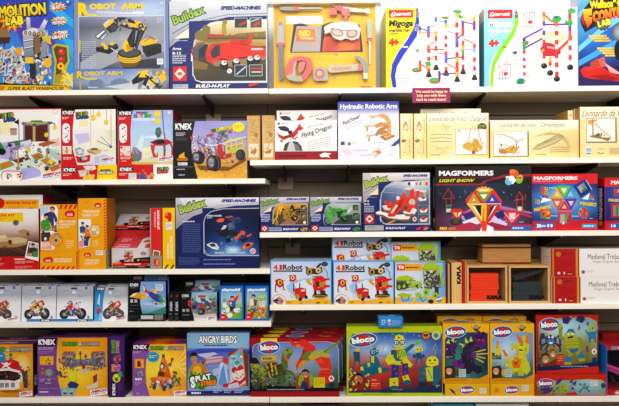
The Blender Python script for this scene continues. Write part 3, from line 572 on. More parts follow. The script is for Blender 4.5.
# ---- tool set in clear packaging
def toolset():
    Y = .02; X0, X1 = PT(267.6, 45, Y).x, PT(381, 45, Y).x; z1 = PT(325, 3, Y).z; cx = (X0+X1)/2; w = (X1-X0)/2; h = z1-S1R
    e = empty('tool_set', (cx, Y, S1R)); tag(e, 'toy tool set on a yellow card in clear packaging, hammer and saw showing', 'tool set')
    def q(px, py, yy=.055): p = PT(px, py, Y+yy); return (p.x-cx, p.z-S1R)
    dd = .055
    (ax, az), (bx, bz) = q(274, 89, dd), q(375.4, 4, dd)
    m = MB(); m.box(ax, dd, .001, bx, dd+.004, bz, 'f4c814', bev=.0005)
    A = Art(m, (ax, dd, .001), (1, 0, 0), (0, 0, 1), bx-ax, bz-.001, (274, 4, 375.4, 88.4))
    A.M(274,4,375.4,88.4,8,6,'e8b40c f0c010 f0c414/f0c010 f4c80c f0c00c/e8b40c f0c010 eec010',.03)
    A.R(286.6,15,323,22.6,'f4f4f0');A.D(290,52,336,60,2,'e0a040',.25);A.D(276,86,294,87.6,1,'d04818');A.D(360,84,372,87.6,1,'d85020');A.D(352,12,372,14,1,'f4e080')
    A.G(285,88,372,88.4,'e0a010','e0a010')
    # apron picture window
    A.P('342820',294,23,302,22,316,27,330,21,360,24,363,51,290,51);A.P('b8b0b4',297,25,322,25,320,50,292,50);A.P('e8551c',326,24,342,21,359,28,360,49,322,50);A.P('c83c14',330,36,340,42,330,50,324,50);A.P('f07828',340,40,356,40,352,49,338,49)
    A.P('f08028',297,27,315,28,316,41,296,40);A.T('RED',299,29,311,35,'f8e050',.06,0,0,'e03010',.05);A.T('TOOL BOX',300,35.6,314,38,'f4f0e0',.03)
    m.build('backing_card', M_CARD, e)
    def part(name, shapes, y0=.02, th=.018):
        m = MB()
        for i, (c, pts) in enumerate(shapes):
            p = [q(pts[k], pts[k+1], y0) for k in range(0, len(pts), 2)]
            m.prism(p, y0-.0015*i, y0+th, c)
        m.build(name, M_PLAST, e)
    def ell(cx_, cy_, rx, ry, rot=0, n=18):
        r = R_(rot); o = []
        for i in range(n):
            t = 2*math.pi*i/n; a, b = rx*math.cos(t), ry*math.sin(t); o += [cx_+a*math.cos(r)-b*math.sin(r), cy_+a*math.sin(r)+b*math.cos(r)]
        return o
    part('screwdriver', [('8c9088', [279, 8, 282, 6.6, 296, 6.8, 299, 8.4, 296, 10.6, 281, 10]), ('d83028', [294, 6.6, 298.6, 7, 298.6, 10.2, 294, 10.6]), ('b8bcc0', [298, 7.6, 322, 7.6, 322, 8.8, 298, 9])])
    part('file', [('a8aca4', [277.4, 24, 279, 21, 283, 21, 284, 25, 284.4, 43, 277, 43]), ('d03828', [278.6, 22, 282, 22, 282, 25, 278.6, 25]), ('d83028', [276.6, 42.6, 285, 42.6, 284.6, 45.4, 276.4, 45.4]), ('5c6068', [278.4, 45, 283.4, 45, 283, 79, 281, 81, 279.4, 79])])
    part('clamp', [('c8ccc8', [340, 6, 366, 9.6, 366, 12.4, 340, 11]), ('d84030', [330, 8.4, 336.6, 8, 337, 14.8, 330, 15]), ('b83028', [333, 6, 342, 5.6, 345, 10, 338, 11]), ('e05040', [341, 9, 349.6, 9, 349.6, 15.8, 342, 15.6]), ('c83c30', [344, 15, 348, 15, 347, 21, 343.6, 21]), ('f0f0f0', ell(367.4, 11.4, 2.4, 2.4))])
    part('nail_punch', [('a8b0a0', [367, 21, 370.6, 20, 372.6, 22, 372, 38, 367.6, 38]), ('d83828', ell(369.6, 40.4, 2.8, 1.8)), ('c8ccc8', [368.8, 41.6, 370.8, 41.6, 370.6, 64, 369.2, 64])])
    part('goggles', [('e0d0c8', [324, 27, 331, 23, 345, 21, 356, 23, 361, 29, 359, 38, 352, 40.4, 346, 38, 341, 40.4, 334, 38, 330, 32, 325, 34]), ('a06048', ell(337, 32.4, 6.6, 4, 20)), ('c8b0a4', ell(337, 32.6, 5, 2.8, 20)), ('a05840', ell(352, 33.6, 5.8, 4.2, -10)), ('c0a89c', ell(352, 33.8, 4.4, 3, -10)), ('f4ece8', [330, 28, 340, 25.6, 352, 26, 358, 30, 344, 30.6])], y0=.022)
    def ring(name, outer, inner, c, c2):
        m = MB(); n = len(outer)//2; o = [q(outer[2*i], outer[2*i+1], .02) for i in range(n)]; k = [q(inner[2*i], inner[2*i+1], .02) for i in range(n)]
        for i in range(n):
            j = (i+1) % n; cc = col(c if i % 18 < 9 else c2)
            m.poly([(o[i][0], .018, o[i][1]), (o[j][0], .018, o[j][1]), (k[j][0], .018, k[j][1]), (k[i][0], .018, k[i][1])], cc)
            m.poly([(o[i][0], .018, o[i][1]), (o[i][0], .036, o[i][1]), (o[j][0], .036, o[j][1]), (o[j][0], .018, o[j][1])], cc)
            m.poly([(k[i][0], .018, k[i][1]), (k[j][0], .018, k[j][1]), (k[j][0], .036, k[j][1]), (k[i][0], .036, k[i][1])], cc)
        return m.build(name, M_PLAST, e)
    ring('saw_handle', [285.4, 76, 287, 66, 290, 59.4, 294, 56.8, 303, 56.4, 310, 58, 312.6, 63, 312, 70, 308, 77, 303, 81.6, 295, 81.4, 288.4, 79.6], [293, 73.6, 293.4, 66, 295, 62, 298, 60.8, 302, 60.4, 305.6, 61.4, 306.6, 64, 306, 69, 303.6, 73.6, 301, 76.4, 297.4, 76.4, 294.4, 75.6], 'd83428', 'a8a88c')
    part('saw_grip', [('b8b8a4', [289, 60, 296, 58.4, 297, 62, 295, 68, 295.6, 76, 291, 76, 289, 70]), ('c86858', [299, 62, 304.6, 61.4, 305.6, 64, 303, 71, 299.4, 73.4, 298, 68])], y0=.02, th=.012)
    part('tape_measure', [('a0a498', [313.4, 70, 315, 67, 322, 66.6, 326.4, 69, 328, 73, 327.8, 80.6, 315, 80.6, 313, 77]), ('d83428', ell(319.6, 73.6, 5, 5)), ('e8c0b0', ell(319.6, 73.6, 2.6, 2.6, 30)), ('b0b4a8', [318.6, 70.6, 322, 74, 319.6, 76, 317, 73])])
    part('hammer', [('b4b89c', [328, 66.6, 330, 64.8, 350, 65, 358, 63.6, 358.6, 70.4, 350, 71, 331, 72.8, 328.4, 71]), ('d0885c', [332, 67.4, 351, 66.6, 351, 69, 332, 70.4]), ('e04830', [358, 63.4, 362, 63.4, 362, 70.6, 358, 70.6]), ('8c9088', [355.6, 55.4, 360, 56.4, 365, 60, 368, 66, 368, 79.4, 363.6, 79.4, 363, 71, 361.6, 64, 356.4, 58]), ('c8ccc0', [363, 73, 367.8, 73, 368, 79, 363.4, 79])])
    for bx0, by0 in ((336.5, 53.5), (335.6, 76.6)): part('fastener', [('a8aca0', ell(bx0, by0, 1.5, 1.3, 0, 8))], y0=.045, th=.006)
    # clear shell
    m = MB(); m.box(-w, 0, .001, w, dd+.01, h, 'w', bev=.002)
    m.build('clear_case', M_THIN, e)
M_THIN = bpy.data.materials.new('clear_case_plastic'); M_THIN.use_nodes = True
nt = M_THIN.node_tree; nt.nodes.remove(nt.nodes['Principled BSDF'])
a_ = nt.nodes.new('ShaderNodeBsdfTransparent'); b_ = nt.nodes.new('ShaderNodeBsdfGlossy'); f_ = nt.nodes.new('ShaderNodeFresnel'); x_ = nt.nodes.new('ShaderNodeMixShader'); n_ = nt.nodes.new('ShaderNodeTexNoise'); u_ = nt.nodes.new('ShaderNodeBump')
n_.inputs['Scale'].default_value = 7; u_.inputs['Strength'].default_value = .25; u_.inputs['Distance'].default_value = .01
nt.links.new(n_.outputs[0], u_.inputs['Height']); nt.links.new(u_.outputs[0], b_.inputs['Normal']); b_.inputs['Roughness'].default_value = .12; f_.inputs['IOR'].default_value = 1.18
nt.links.new(f_.outputs[0], x_.inputs[0]); nt.links.new(a_.outputs[0], x_.inputs[1]); nt.links.new(b_.outputs[0], x_.inputs[2]); nt.links.new(x_.outputs[0], nt.nodes['Material Output'].inputs[0])
a_.inputs[0].default_value = (.97, .98, .98, 1)
toolset()
def sign():
    Y = -.012; p0, p1 = PT(412.4, 102.8, Y), PT(450, 87.6, Y); w = p1.x-p0.x; h = p1.z-p0.z
    m = MB(); m.box(-w/2, 0, -h/2, w/2, .002, h/2, 'a0206c', bev=.0004)
    A = Art(m, (-w/2, 0, -h/2), (1, 0, 0), (0, 0, 1), w, h, (412.4, 87.6, 450, 102.8)); A.R(412.4, 87.6, 450, 102.8, 'a01c68')
    A.T('We would be happy to',415.6,90,447.4,93.6,'f4e0a0',.03);A.T('help you with these',417,94,446,97.4,'f4e0a0',.03);A.T('hard to reach items!',416.6,98,446,101,'f4e0a0',.03)
    o = m.build('shelf_sign', M_CARD, loc=((p0.x+p1.x)/2, Y, (p0.z+p1.z)/2)); tag(o, 'small magenta notice with cream lettering clipped to the top shelf edge', 'sign')
    c = MB(); c.box(-.012, .002, -h/2+.02, .012, .0118, h/2-.006, 'd8d8d8', bev=.0004); c.build('clip', M_PLAST, o)
sign()
# ================================================================== second row, left: jumping game boxes
def jumptitle(A, x0, y0, x1, y1, rot=-5):
    w = (x1-x0)/5
    for i, (ch, c) in enumerate(zip('MARIO', ('d02820', '38a040', 'e8c020', '30a050', 'e8a020'))):
        dy = -(x0+i*w-x0)*math.tan(R_(-rot))
        A.T(ch,x0+i*w,y0+dy,x0+(i+1)*w,y1+dy,c,.06,0,rot,'181818',.1)
def stamp(A, x0, y0, x1, y1, rot=-8):
    cx, cy = (x0+x1)/2, (y0+y1)/2; w, h = (x1-x0)/2, (y1-y0)/2; r = R_(rot)
    f = lambda a, b: (cx+a*math.cos(r)-b*math.sin(r), cy+a*math.sin(r)+b*math.cos(r))
    A.P('f2f2f4',*sum((f(a,b) for a,b in ((-w,-h),(w,-h),(w,h),(-w,h))),()));
    A.T("AMERICA'S",x0+.6,cy-h*.85,x1-.6,cy+h*.1,'c82830',.07,.1,rot);A.T('Building Toy',x0+1.2,cy+h*.15,x1-1.6,cy+h*.85,'3048a0',.03,.1,rot)
def coin(A, x, y, r=2.2): A.E(x, y, r, r*1.05, 'e8c818'); A.E(x, y, r*.68, r*.72, 'f4dc30'); A.R(x-.25, y-r*.5, x+.25, y+r*.5, 'b89010')
def knexlogo(A, x0, y0, x1, y1): A.R(x0, y0, x1, y1, '1a1618'); A.T("K'NEX", x0+.8, y0+.8, x1-.8, y1-.7, 'f4f4f4', .05)
def jumpbig(A):
    A.R(-25,109,61,180,'f2f0ee');A.R(-25,108,61,109.6,'c03838')
    A.M(-25,142,61,180,10,6,'e8ecf0 f0f0f0 f0f0ee/d8d8e8 dce8e0 e4e0d8/f0ecd8 e8e8f4 f0e8e4',.05,3)
    A.P('f2ecc4',0,121,13,121,14,134,1,134);A.P('e4dcae',0,121,-10,123,-8,135,1,134);A.P('c09890',10,128,17,128,17,135,10.5,135);A.P('a87c78',10,128,17,128,16,130,11,130)
    A.P('b8b0e4',0,143,18,140,22,150,14,160,0,158);A.P('c8c4ec',20,141,30,139,32,146,22,150);A.P('c0dcc8',46,148,60,150,60,160,48,156);A.P('e8c8b8',50,140,60,138,60,146,52,147)
    jumptitle(A, -1, 113.5, 14, 118.2); A.T('LAND', 4, 118, 15.6, 121.4, '3050a8', .08, 0, -6, 'k', .1)
    A.E(55.4,112,3,2.5,'d8c8c0');A.E(55.4,112,2.4,1.9,'f0ece8')
    A.L('302c30',.7,19,119,19.2,146);A.P('202024',18.6,119.4,18.6,124.6,13.6,122);A.E(18.4,119,.8,.9,'e8c020')
    # castle platform
    A.R(25,124,49,141.5,'5c2c1e');A.S(25,125,49,141,40,.7,'6c3828 50241a 7a4030',4);A.R(33,124,35.6,141,'c8a878');A.R(23.4,123,25,142,'8890a0');A.R(48,123,49.8,142,'b09890')
    A.P('8a9098',22,122,52,121.6,54,123.6,34,126,22,124.6);A.P('c8b048',26,122.2,48,121.8,46,123.4,28,124);A.P('3c9048',30,122,32,120.4,42,120.4,44,122.6)
    A.L('686c78',.9,52,123,55,124,55,127);A.E(23.5,123.4,1.6,1.6,'70747c');A.E(34.6,125,1.8,1.6,'5c606c');A.E(50,123.4,1.6,1.4,'60646c')
    coin(A, 55, 127.8); coin(A, 46.6, 135)
    A.L('404450',1,8,143,30,139);A.L('505460',1,12,149,32,143);A.P('3c8050',14,141,22,140,24,144,16,146);A.P('d8dce4',20,142,31,139.6,31,144,22,147)
    # pipe
    A.P('208848',-8,141,0,141,5.6,149,5.6,152,0,154,-8,154);A.E(2,151.4,4,3.4,'0c1c14');A.L('30a85c',1.4,0,142,4.6,149)
    # floor tiles and struts
    def tile(c1, c2, *p):
        A.P(c1,*p);cx = sum(p[::2])/4;cy = sum(p[1::2])/4;A.P(c2,*[v for k in range(0,8,2) for v in (cx+(p[k]-cx)*.8,cy+(p[k+1]-cy)*.72)])
    tile('6cb040', 'd87c24', 0, 163, 10, 160.4, 15, 164.6, 0, 170.4); tile('4c9c3c', 'cc6c20', 31, 155, 39, 152.6, 46, 156.6, 36, 160.6); tile('5ca840', 'd07424', 40, 160, 48, 157.8, 57, 163, 49, 167); tile('a05030', 'b86028', 38, 144, 48, 141, 57, 142.4, 44, 147)
    tile('8a4a34', '6c3426', 12, 160, 26, 156, 31, 158.6, 18, 163.6); tile('d08848', 'c06c28', 47, 168, 61, 163, 61, 168, 52, 172)
    A.P('f4f4f4',16,151,24,148,26,154,17,157);A.P('f4f2f0',30,148,38,147,38,152,31,153);A.P('b8c8c0',50,150,61,154,61,162,52,157)
    A.P('b4b4e8',20.6,169,32,166,42,171,40,176,23,179.6);A.P('a8a8e0',20.6,169,27,171.6,24,180,21,178);A.P('d0e4cc',22,164,33,159.6,35,164.4,27,167.6,21,168.4);A.P('f0e8c0',40,170,48,167,52,172,42,176)
    A.L('d09848',1.5,18,151,18.2,168);A.L('b8884c',1.2,10.6,144,11,160);A.L('c89050',1.5,47,152,47.4,168);A.L('a88858',1,27,148,26.6,156)
    for x, y in ((16.6, 148), (18, 168), (36, 161.6), (48, 150), (11, 158.6), (27, 156), (39, 150)): A.E(x, y, 2, 1.9, '6c7080'); A.E(x, y, 1, .9, '9aa0b0')
    A.ST(46.8,168.6,3.2,1.8,6,'243868');A.ST(60,162,2.4,1.4,6,'303c60');A.E(10,145,2.2,1.6,'2c2c38')
    A.S(6,143,60,168,70,.9,'505864 9aa0ac f4f4f0 d8a050 c8d0d8 8c5c38 e8e0d0 404858',8)
    coin(A, 28.6, 149.4, 2.3); coin(A, 51, 161.4, 2.5)
    A.P('d84838',1,175,3,171,8,170,19,170.6,23.6,174,22.6,179,18,181,3,181);A.P('f4f2f0',1.8,175,3.6,171.8,8,171,19,171.6,22.8,174.4,22,178.6,18,180.4,3,180.4)
    A.R(12,171,12.4,180,'e8b0a0');A.S(7,173,11,178,12,.9,'604838 c89030 6080c0 d04030',4);A.S(17,173,22,178,14,.9,'b06028 e0a838 604838 d06030',5)
    stamp(A, 42, 172, 61.4, 178)
box('jumpbig', 'toy_box', 'largest white and red jumping game box, castle platforms and coins, far left of second row', 'toy box', -25, 108.6, 61, 180, S2L, Y=.02, dp=.075, cs=dict(A='f0eeec', T='b83030', R='b82828'), art=jumpbig, src=(-25, 108.6, 61, 180))
def jumphead(A, x0, x1, xb):
    """red spine of a game box front between x0 and xb"""
    A.P('d01c24',x0,109,xb+.6,109,xb-1.4,130,xb-1.2,150,xb+3,165,x0,165)
    A.P('1a1618',x0,109.4,xb+1.4,109.4,xb-.2,115,x0,115);A.T("K'NEX",x0+1.6,110.6,xb,114.2,'f0f0f0',.05)
    A.D(x0+1,117,x0+8,119.4,2,'f4d8d8')
    A.P('f4f0f0',x0+1.4,126,x0+2.6,123.8,x0+5,123,x0+7.6,123.8,x0+9,126,x0+9,139,x0+7.6,142,x0+5,143,x0+2.6,142,x0+1.4,139)
    A.L('d0a0a0',.3,x0+1.4,133.4,x0+9,133.4);A.S(x0+4,126,x0+7.6,131.6,7,.8,'b03030 404858 e0b080',2);A.S(x0+3.6,135,x0+7.4,141,8,.8,'c04030 303038 40784c',4)
def jumpA(A):
    A.R(60,109,116,165,'f2f0ea');A.M(72,128,115.6,165,8,7,'f0f0ee f0ece8 f4f0e8/e4e4f0 f0ece0 e0ecd4/e8f0e0 ece4d4 e8ecd8/dce4ec d8d8f0 e0e0ec',.04,5)
    A.P('f0e8b8',78,120,88,120,88,126.6,80,127);A.P('ccc8ec',74,134,88,133,90,141,78,144);A.P('dce8c8',105,130,115,130,115,141,106,140);A.P('c4c4ec',94,157,104,154.6,114,158,106,164,95,163)
    jumphead(A, 60.4, 116, 73.6); jumptitle(A, 75.6, 112.2, 88, 116, -3); A.T('LAND', 76, 116, 88.6, 118.8, '3858a0', .08, 0, -3, 'k', .1)
    A.R(90.2,110,90.8,146,'d8b8a8');A.R(110.6,114,111.6,148,'e0b8a8');A.L('30343c',.35,93.4,110,93.4,114);A.L('30343c',.35,99,110,99,112);A.L('604838',.4,106.6,110,106.8,121)
    coin(A, 93, 117.8, 2.9); coin(A, 98.6, 114.6, 2.4); coin(A, 106.4, 122.6, 2.5); A.E(111.6, 111.4, 1.9, 1.6, 'e8e0d4')
    A.L('b89058',.8,97,141,112,147.6);A.L('7880b8',.7,101,137,111,146.6);A.ST(110.8,147,1.8,1,6,'3048a0')
    A.P('d8b888',86,150,94,147.6,102.4,150,100,153,96,154.8,88,152.4);A.P('b89060',86,150,94,152.6,96,155,88,152.8);A.P('8a6c48',90,150.4,98,150.4,97,148,91.4,148);A.L('d8c050',.8,104,150.6,108,150.4)
    # winged red cart and stone
    A.P('9ca4ac',74,149,79,147,84,150,83,155,76,155);A.P('d8dce0',76,150,81,149,83,153,78,154)
    A.P('c82028',74.6,155.4,80,157,84,156,90,154.6,89.6,161,84,163,77,162.6);A.P('a8b0b8',79.6,156,85,155.4,85.4,160,80,160);A.P('40403c',79,158,81,156.4,81.4,161,79.6,162);A.P('e8b8b8',83,158,87,157,87,159,84,160)
    A.P('e8e0d8',61.6,146,71,146,71,154,62,154);A.S(62,147,70,155,10,1.2,'c87038 8a4830 f0d8c0 e8a060',7);A.D(62.6,157,72,160,2,'f0c8c0',.6)
    stamp(A, 100, 157.6, 114.6, 162.6, -6); A.R(60, 109, 60.5, 165, '8c1018')
def flatend(c2):
    def f(A):
        A.M(0,0,56,15.4,6,2,'d41c24 d01820 d02028/c81820 cc1820 c81c24',.04);knexlogo(A,1.8,2.2,15.6,7.4);A.D(1.8,8.8,10.6,11.8,2,'f4c8c4')
        if c2:
            A.P('f0d414',37,0,56,0,56,15.4,36,15.4);A.P('e8dcd8',22,1,34,.6,35.4,4,31,6,25,5);A.P('d8d0cc',17,6,26,5,25,12,19,12);A.S(18,5,33,12,14,1.2,'e8dcd8 d8b8a8 b0a8a8',4);A.P('e8c030',22,11,34,10,33,15,22,15)
            A.R(37.6,6.2,52.4,9.8,'302c28');A.R(39,4.6,50,6.2,'c8a040');A.T('SUPER',39.4,4.7,49.6,6,'403020',.05);A.T('MARIO BROS.',38,6.8,52,9.4,'f0e8d8',.06);A.R(52,7,54,10,'e0b020')
        else:
            A.R(36.4,0,56,15.4,'f2f0ee');A.R(11.4,9,19,14.6,'e8e4e4');A.D(12,9.6,18.6,14.2,5,'b0a8a8')
            A.S(19,5,36,14,16,1.5,'b06838 e0b088 c86040 8a4028 d8a070',3);A.P('4058a8',22,11,28,10,29,15,22,15)
            jumptitle(A, 40, 3.2, 52, 6.4, -2); A.T('LAND', 40.4, 6.4, 51, 9.2, 'e04028', .08, 0, -2, 'k', .12); A.S(40, 3.4, 52, 9, 14, .9, 'd03028 40a040 y 3860c0', 9)
    return f
def jumpB(A):
    A.M(117,109,174,165,8,9,'a8a8dc b0b4e4 a8acdc/b4c4ec b8ccf0 a8bce8/b8d4f0 b8d4ec b0ccec/c8e0ec c4dcdc c8e0ec/e4e4c0 e8d898 e0c078',.03,6)
    A.E(144,119,14,1.5,'d0e0f4');A.E(154,137,10,1.6,'d4e8f4');A.P('d8e8f4',136,146,142,134,144,138,141,154);A.P('e8ecc0',142,148,150,147,152,158,143,158)
    jumphead(A, 117.6, 173, 131.6); A.T('SUPER', 135.8, 111, 149.4, 113.6, '3068c0', .1, 0, 1, None); A.R(139, 111, 141.6, 113.6, 'd83828'); A.R(144.6, 111, 147, 113.6, '38a048')
    w = 3.6
    for i, (ch, c) in enumerate(zip('MARIO', ('3070c8', 'e8c020', 'd83028', '38a048', '38a048'))): A.T(ch, 133.6+i*w, 113.4, 133.6+(i+1)*w, 117.4, c, .1)
    A.L('383c6c',.8,162.6,110,164,134);A.L('b85838',1.5,164.4,133,165,140);coin(A,157.4,113.4,3.4);coin(A,157.8,120.8,3);A.E(169.6,112,2,1.6,'d8d4e8')
    # red platform
    A.P('c02028',149.6,142.4,156,139.6,168,139.6,173,143,165,146,155,146);A.P('301c20',150.6,142,156,141,157.6,139.4,163,139.4,166,143.6,158,144.4);A.P('d83038',150,144.4,155,145.6,154,152,156,156,158,152,157.6,158,153,158,151,150)
    A.R(163.4,145,165.4,157,'506078');A.L('c82c34',1.8,165,150,164,157);A.L('c82c34',2,170.6,144,172.4,148,172,160);A.P('607068',156,128,160,127,162,133,158,138.6,155,134);A.S(155,128,162,139,10,1,'586860 a8a898 8a9080 48504c',5)
    A.P('8c6c98',132.4,147,136,147.6,141.6,153,141,160,137,162.4,134,157);A.P('a88cb0',133,147,137,148,139,155,136,154);A.P('38985c',132,148,133.4,155,139,161,134,162,131.6,156);A.S(144,152,152,159,12,.9,'c8ccd8 b0a8b8 e0e4e8',4)
    A.L('d8c068',2.4,132,163.4,158,164);A.P('f0d8d0',119.6,146,130,146,130,156,120,156);A.S(120,147,129,156,12,1.2,'d05848 3858a8 f0d8c8 e8a080',4);A.D(120,157,131,160,2,'f0c8c0',.6);A.D(121,161,127,162.4,1,'f4d8d4')
    stamp(A, 157.6, 157, 173, 161.8, -8)
box('flatA', 'toy_box', 'flat red and yellow game box lying under the upright coin game box', 'toy box', 61, 164.9, 117, 180, S2L, Y=.018, dp=.26, cs=dict(A='c81c24'), art=flatend(1), src=(0, 0, 56, 15.4))
box('jumpA', 'toy_box', 'upright red and white game box with three hanging coins, beside the largest castle box', 'toy box', 61, 109.4, 115.8, 165, 'flatA', Y=.022, dp=.06, cs=dict(A='e8e4e0', R='9c1c20', L='b01c20', T='c8b0a8'), art=jumpA, src=(60.4, 109.4, 115.8, 165))
box('flatB', 'toy_box', 'flat red and white game box lying under the sky blue game box', 'toy box', 117.3, 164.4, 173, 179.6, S2L, Y=.018, dp=.26, cs=dict(A='c81c24'), art=flatend(0), src=(0, 0, 56, 15.4), stickers=(('price_sticker', 11.4, 8.8, 19.2, 14.8, 'e8e4e4', lambda A: A.D(12, 9.6, 18.6, 14.2, 4, 'a8a0a0', .5)),))
box('jumpB', 'toy_box', 'upright sky blue game box with a red platform, left of the black monster truck box', 'toy box', 117.8, 110.2, 173, 164.4, 'flatB', Y=.022, dp=.2, cs=dict(A='b8c8e8', R='7c1820', L='b01c20', T='a82028'), art=jumpB, src=(117.4, 109.6, 173, 165))
def knexcar(A):
    A.M(186,121,247,180,10,9,'9898d8 a4a0dc a8a8e0/b0a8d8 a8a4dc 9c9ccc/c8c0dc b8b4d8 a8a4cc/c8a058 c89850 c8a868/e0b048 d8982c d8a040/e8c850 e8b040 e0a838',.06,7)
    A.S(192,160,246,179,60,1.1,'c08830 e8b84c d89838 a87028 e8c860',3,.4);A.P('7c5424',196,166,230,168,246,158,246,162,228,172,200,171)
    A.P('16161a',173,121,195,121,192.4,134,191,147,192.6,160,197.4,180,173,180)
    A.T("K'NEX",175,123,191.6,129.6,'f4f4f4',.045);A.D(175.6,132.6,185,136.6,3,'c8c8d0');A.D(175.6,138,187,141,3,'585868');A.R(173,128.6,193,129,'606068')
    A.P('e8b018',179,155.4,184,152.6,184,157,187,158.6,178,158.6);A.P('c86c20',176,159,188,159,187,161.4,177,161.4);A.R(177.4,163,187,166,'d8d8e0');A.D(178,164,182,165,1,'303030');A.R(173,167.4,192,167.8,'888890');A.D(176,169.6,190,171.4,1,'c8c8d0');A.D(178,175,190,178,1,'b0b0b8')
    # rods and connectors of the truck
    A.S(192,136,232,157,120,1.3,'7890c8 d8dcec c83030 4868b0 9aa0b0 8848a0 f0f0f4 405880 b83838 e8e8f0 306098',5,.3)
    A.S(196,150,236,164,80,1.2,'c83030 e8c820 7040a0 d8dce8 4868b0 404048 48a050 e0a030',6,.3)
    for i in range(9): A.L(('c8ccd8', '5078b8', 'c03838', '8890a0')[i % 4], .8, 193+i*4, 138+(i % 3)*3, 198+i*4, 156-(i % 4)*2)
    A.P('c8c030',211,129.6,226,126.4,232,126.4,232,129.6,214,132.6);A.P('605c28',211,129.6,216,128.6,216,132,212,132.6);A.S(214,127,231,131,14,.8,'404030 e8e060 a8a028',3);A.P('70747c',218,132,226,130,228,138,219,140);A.S(217,131,230,140,16,1,'9aa0a8 4c5058 c8ccd4',3)
    A.P('d03828',206,135,214,133.6,214,135.4,207,137);A.P('d03828',228,131,232,130.6,232,133,229,133.4);A.P('e05030',190,136.6,193,137,193,140,191,140)
    A.L('d8dcec',1.2,206,145.6,214,146,226,143.6,246,137.6);A.P('d0282c',218,145,221.6,144.4,224,158,220,160,217,152)
    for q in ((226, 142, 242, 138), (226, 147.6, 243, 144), (226, 153, 243, 149), (226, 142, 226.6, 157), (231, 141, 232, 155), (236, 140, 237, 153), (242, 138, 243.4, 150)): A.L('e8cc10', 1.3, *q)
    A.P('b8c828',229,150,238,148,238,153,230,155);A.P('c82c28',226,155,232,153.6,231,158,226,159)
    def wheel(x, y, rx, ry, hx):
        A.E(x,y,rx,ry,'302c34');A.E(x+hx,y-.4,rx*.72,ry*.78,'58545c');A.E(x+hx*1.2,y-.4,rx*.5,ry*.56,'9898a4');A.S(x-rx*.5+hx,y-ry*.5,x+rx*.5+hx,y+ry*.5,8,.7,'404048 c8c8d0',3)
    A.E(199,158.4,5.8,6.6,'28242c');wheel(196.4,158,5,6,-.4)
    A.E(215,164,6,8.2,'242028');wheel(211.6,163.6,5.4,8,-.6);A.L('686470',.9,216,157,219,163,218,170)
    A.E(240.6,155.6,4.8,5.6,'302c34');A.E(239.4,155.6,3,4,'4c4850')
    A.ST(238.6,127.6,7,5.6,12,'f4e018',.8);A.D(234.6,126,242.8,129.4,2,'c8a818',.5)
box('knexcar', 'toy_box', 'black and lilac box picturing a rod-built monster truck on sand', 'toy box', 173.4, 121, 247, 179.4, S2L, Y=.012, dp=.09, cs=dict(A='c8c8e0', L='141418', R='705c80', T='a8a0c8'), art=knexcar, src=(173, 121, 247, 180))
# ------------------------------------------------------------------ second row, right: wooden kits
def spine(seed):
    def f(A):
        A.M(0,0,13,44,3,8,'c8a468 d0ac6c c8a060/d8b87c dcbc80 d0a868/c89c58 d0a868 c89c5c',.06,seed);rnd = random.Random(seed)
        for i in range(9): y = 3+i*2.8; A.L('8a6838', .35, 2+rnd.random()*3, y, 5+rnd.random()*2, y+rnd.uniform(-2, 3), 8+rnd.random()*3, y+rnd.uniform(-1, 2))
        A.E(9,19,2,2.4,'b08848');A.R(1.6,27.6,11.4,41,'e8dcc4')
        for i in range(7): x = 3.4+rnd.random()*5.6; y = 30+rnd.random()*8; A.L('c08c38', .9, x, y, x+rnd.uniform(-2, 2), y+rnd.uniform(-3, 3))
        A.P('b88430',3,36,6,34,10,33,9,37,5,38)
    return f
kw = dict(cs=dict(A='c8a060', L='b89058', R='b08850', T='d8b880'))
box('sp1', 'kit_box', 'tan kit box spine standing directly right of the monster truck box', 'kit box', 247, 115.6, 260.2, 159.6, S2R, Y=.015, dp=.22, art=spine(1), src=(0, 0, 13, 44), group='wooden kit boxes shown end on', **kw)
box('sp2', 'kit_box', 'tan kit box spine standing directly left of the flying dragon boxes', 'kit box', 262, 115.4, 274.6, 159.4, S2R, Y=.015, dp=.22, art=spine(6), src=(0, 0, 13, 44), group='wooden kit boxes shown end on', **kw)
def dragon(A):
    A.R(274,120,337,160,'f0eeec');A.M(274,120,337,152,4,3,'f0eeee f2f0f0/ece8ea f0eeee',.01)
    A.ST(278,123.4,1.6,1.2,8,'b07040');A.D(280.4,122.4,289,124.6,2,'a8a0a0')
    A.P('202438',276.6,126.4,284,125.8,288,127.6,289.4,131.6,284,131,280,130);A.P('303c5c',279,127,286,127.4,287,130,281,129)
    A.P('c83828',275.6,130.4,278,134,284,136.6,290,133.6,294,130.6,297,127,298,124.6,303.6,128,301,130,298,130.6,297,134,293,137.6,288,137.6,283,140,278,137);A.P('902820',283,136,290,134.4,294,134,290,137,284,138.6)
    A.L('a83024',1.1,282,138,281,142,279.6,140);A.L('a83024',1.1,290,136,294,139,297,136.6);A.P('d86048',297.6,124.8,300,123.6,301,126.6,298,127);A.P('403040',287,131,292,130,291,134,288,134)
    A.P('4a4850',282.4,150.6,284,144,289,141,291,148,292,141,297,141.6,301,146,302,150.8);A.P('c8c8cc',286,150.6,288.6,142,289.8,136.4,290.6,142,295,144,297,150.6);A.P('807478',293,143,298,145,300,150.6,295,150.6)
    A.T('make your own',307,124.4,323,127,'303034',.0,.1,-12);A.T('Flying Dragon',300.6,128.6,332.4,134.6,'181414',.02,.2,-17.5)
    for i in range(5):
        for q in range(8): A.L('a0989a', .45, 307+q*3+i*.2, 141.6+i*2-q*.62, 309.2+q*3+i*.2, 141.1+i*2-q*.62)
    A.R(274,151.2,337,160,'a01c28');A.D(278,154.6,313,157.6,1,'6c1018',.9);A.P('f0e8e8',319,155,324,152.6,331.4,153.6,328,155.4,330,157.6,325,157,321,157.4);A.D(329,148,333,148.8,1,'909090')
kd = dict(cs=dict(A='ebe8e6', R='b8b0b0', L='c8c0c0', T='9c2028'))
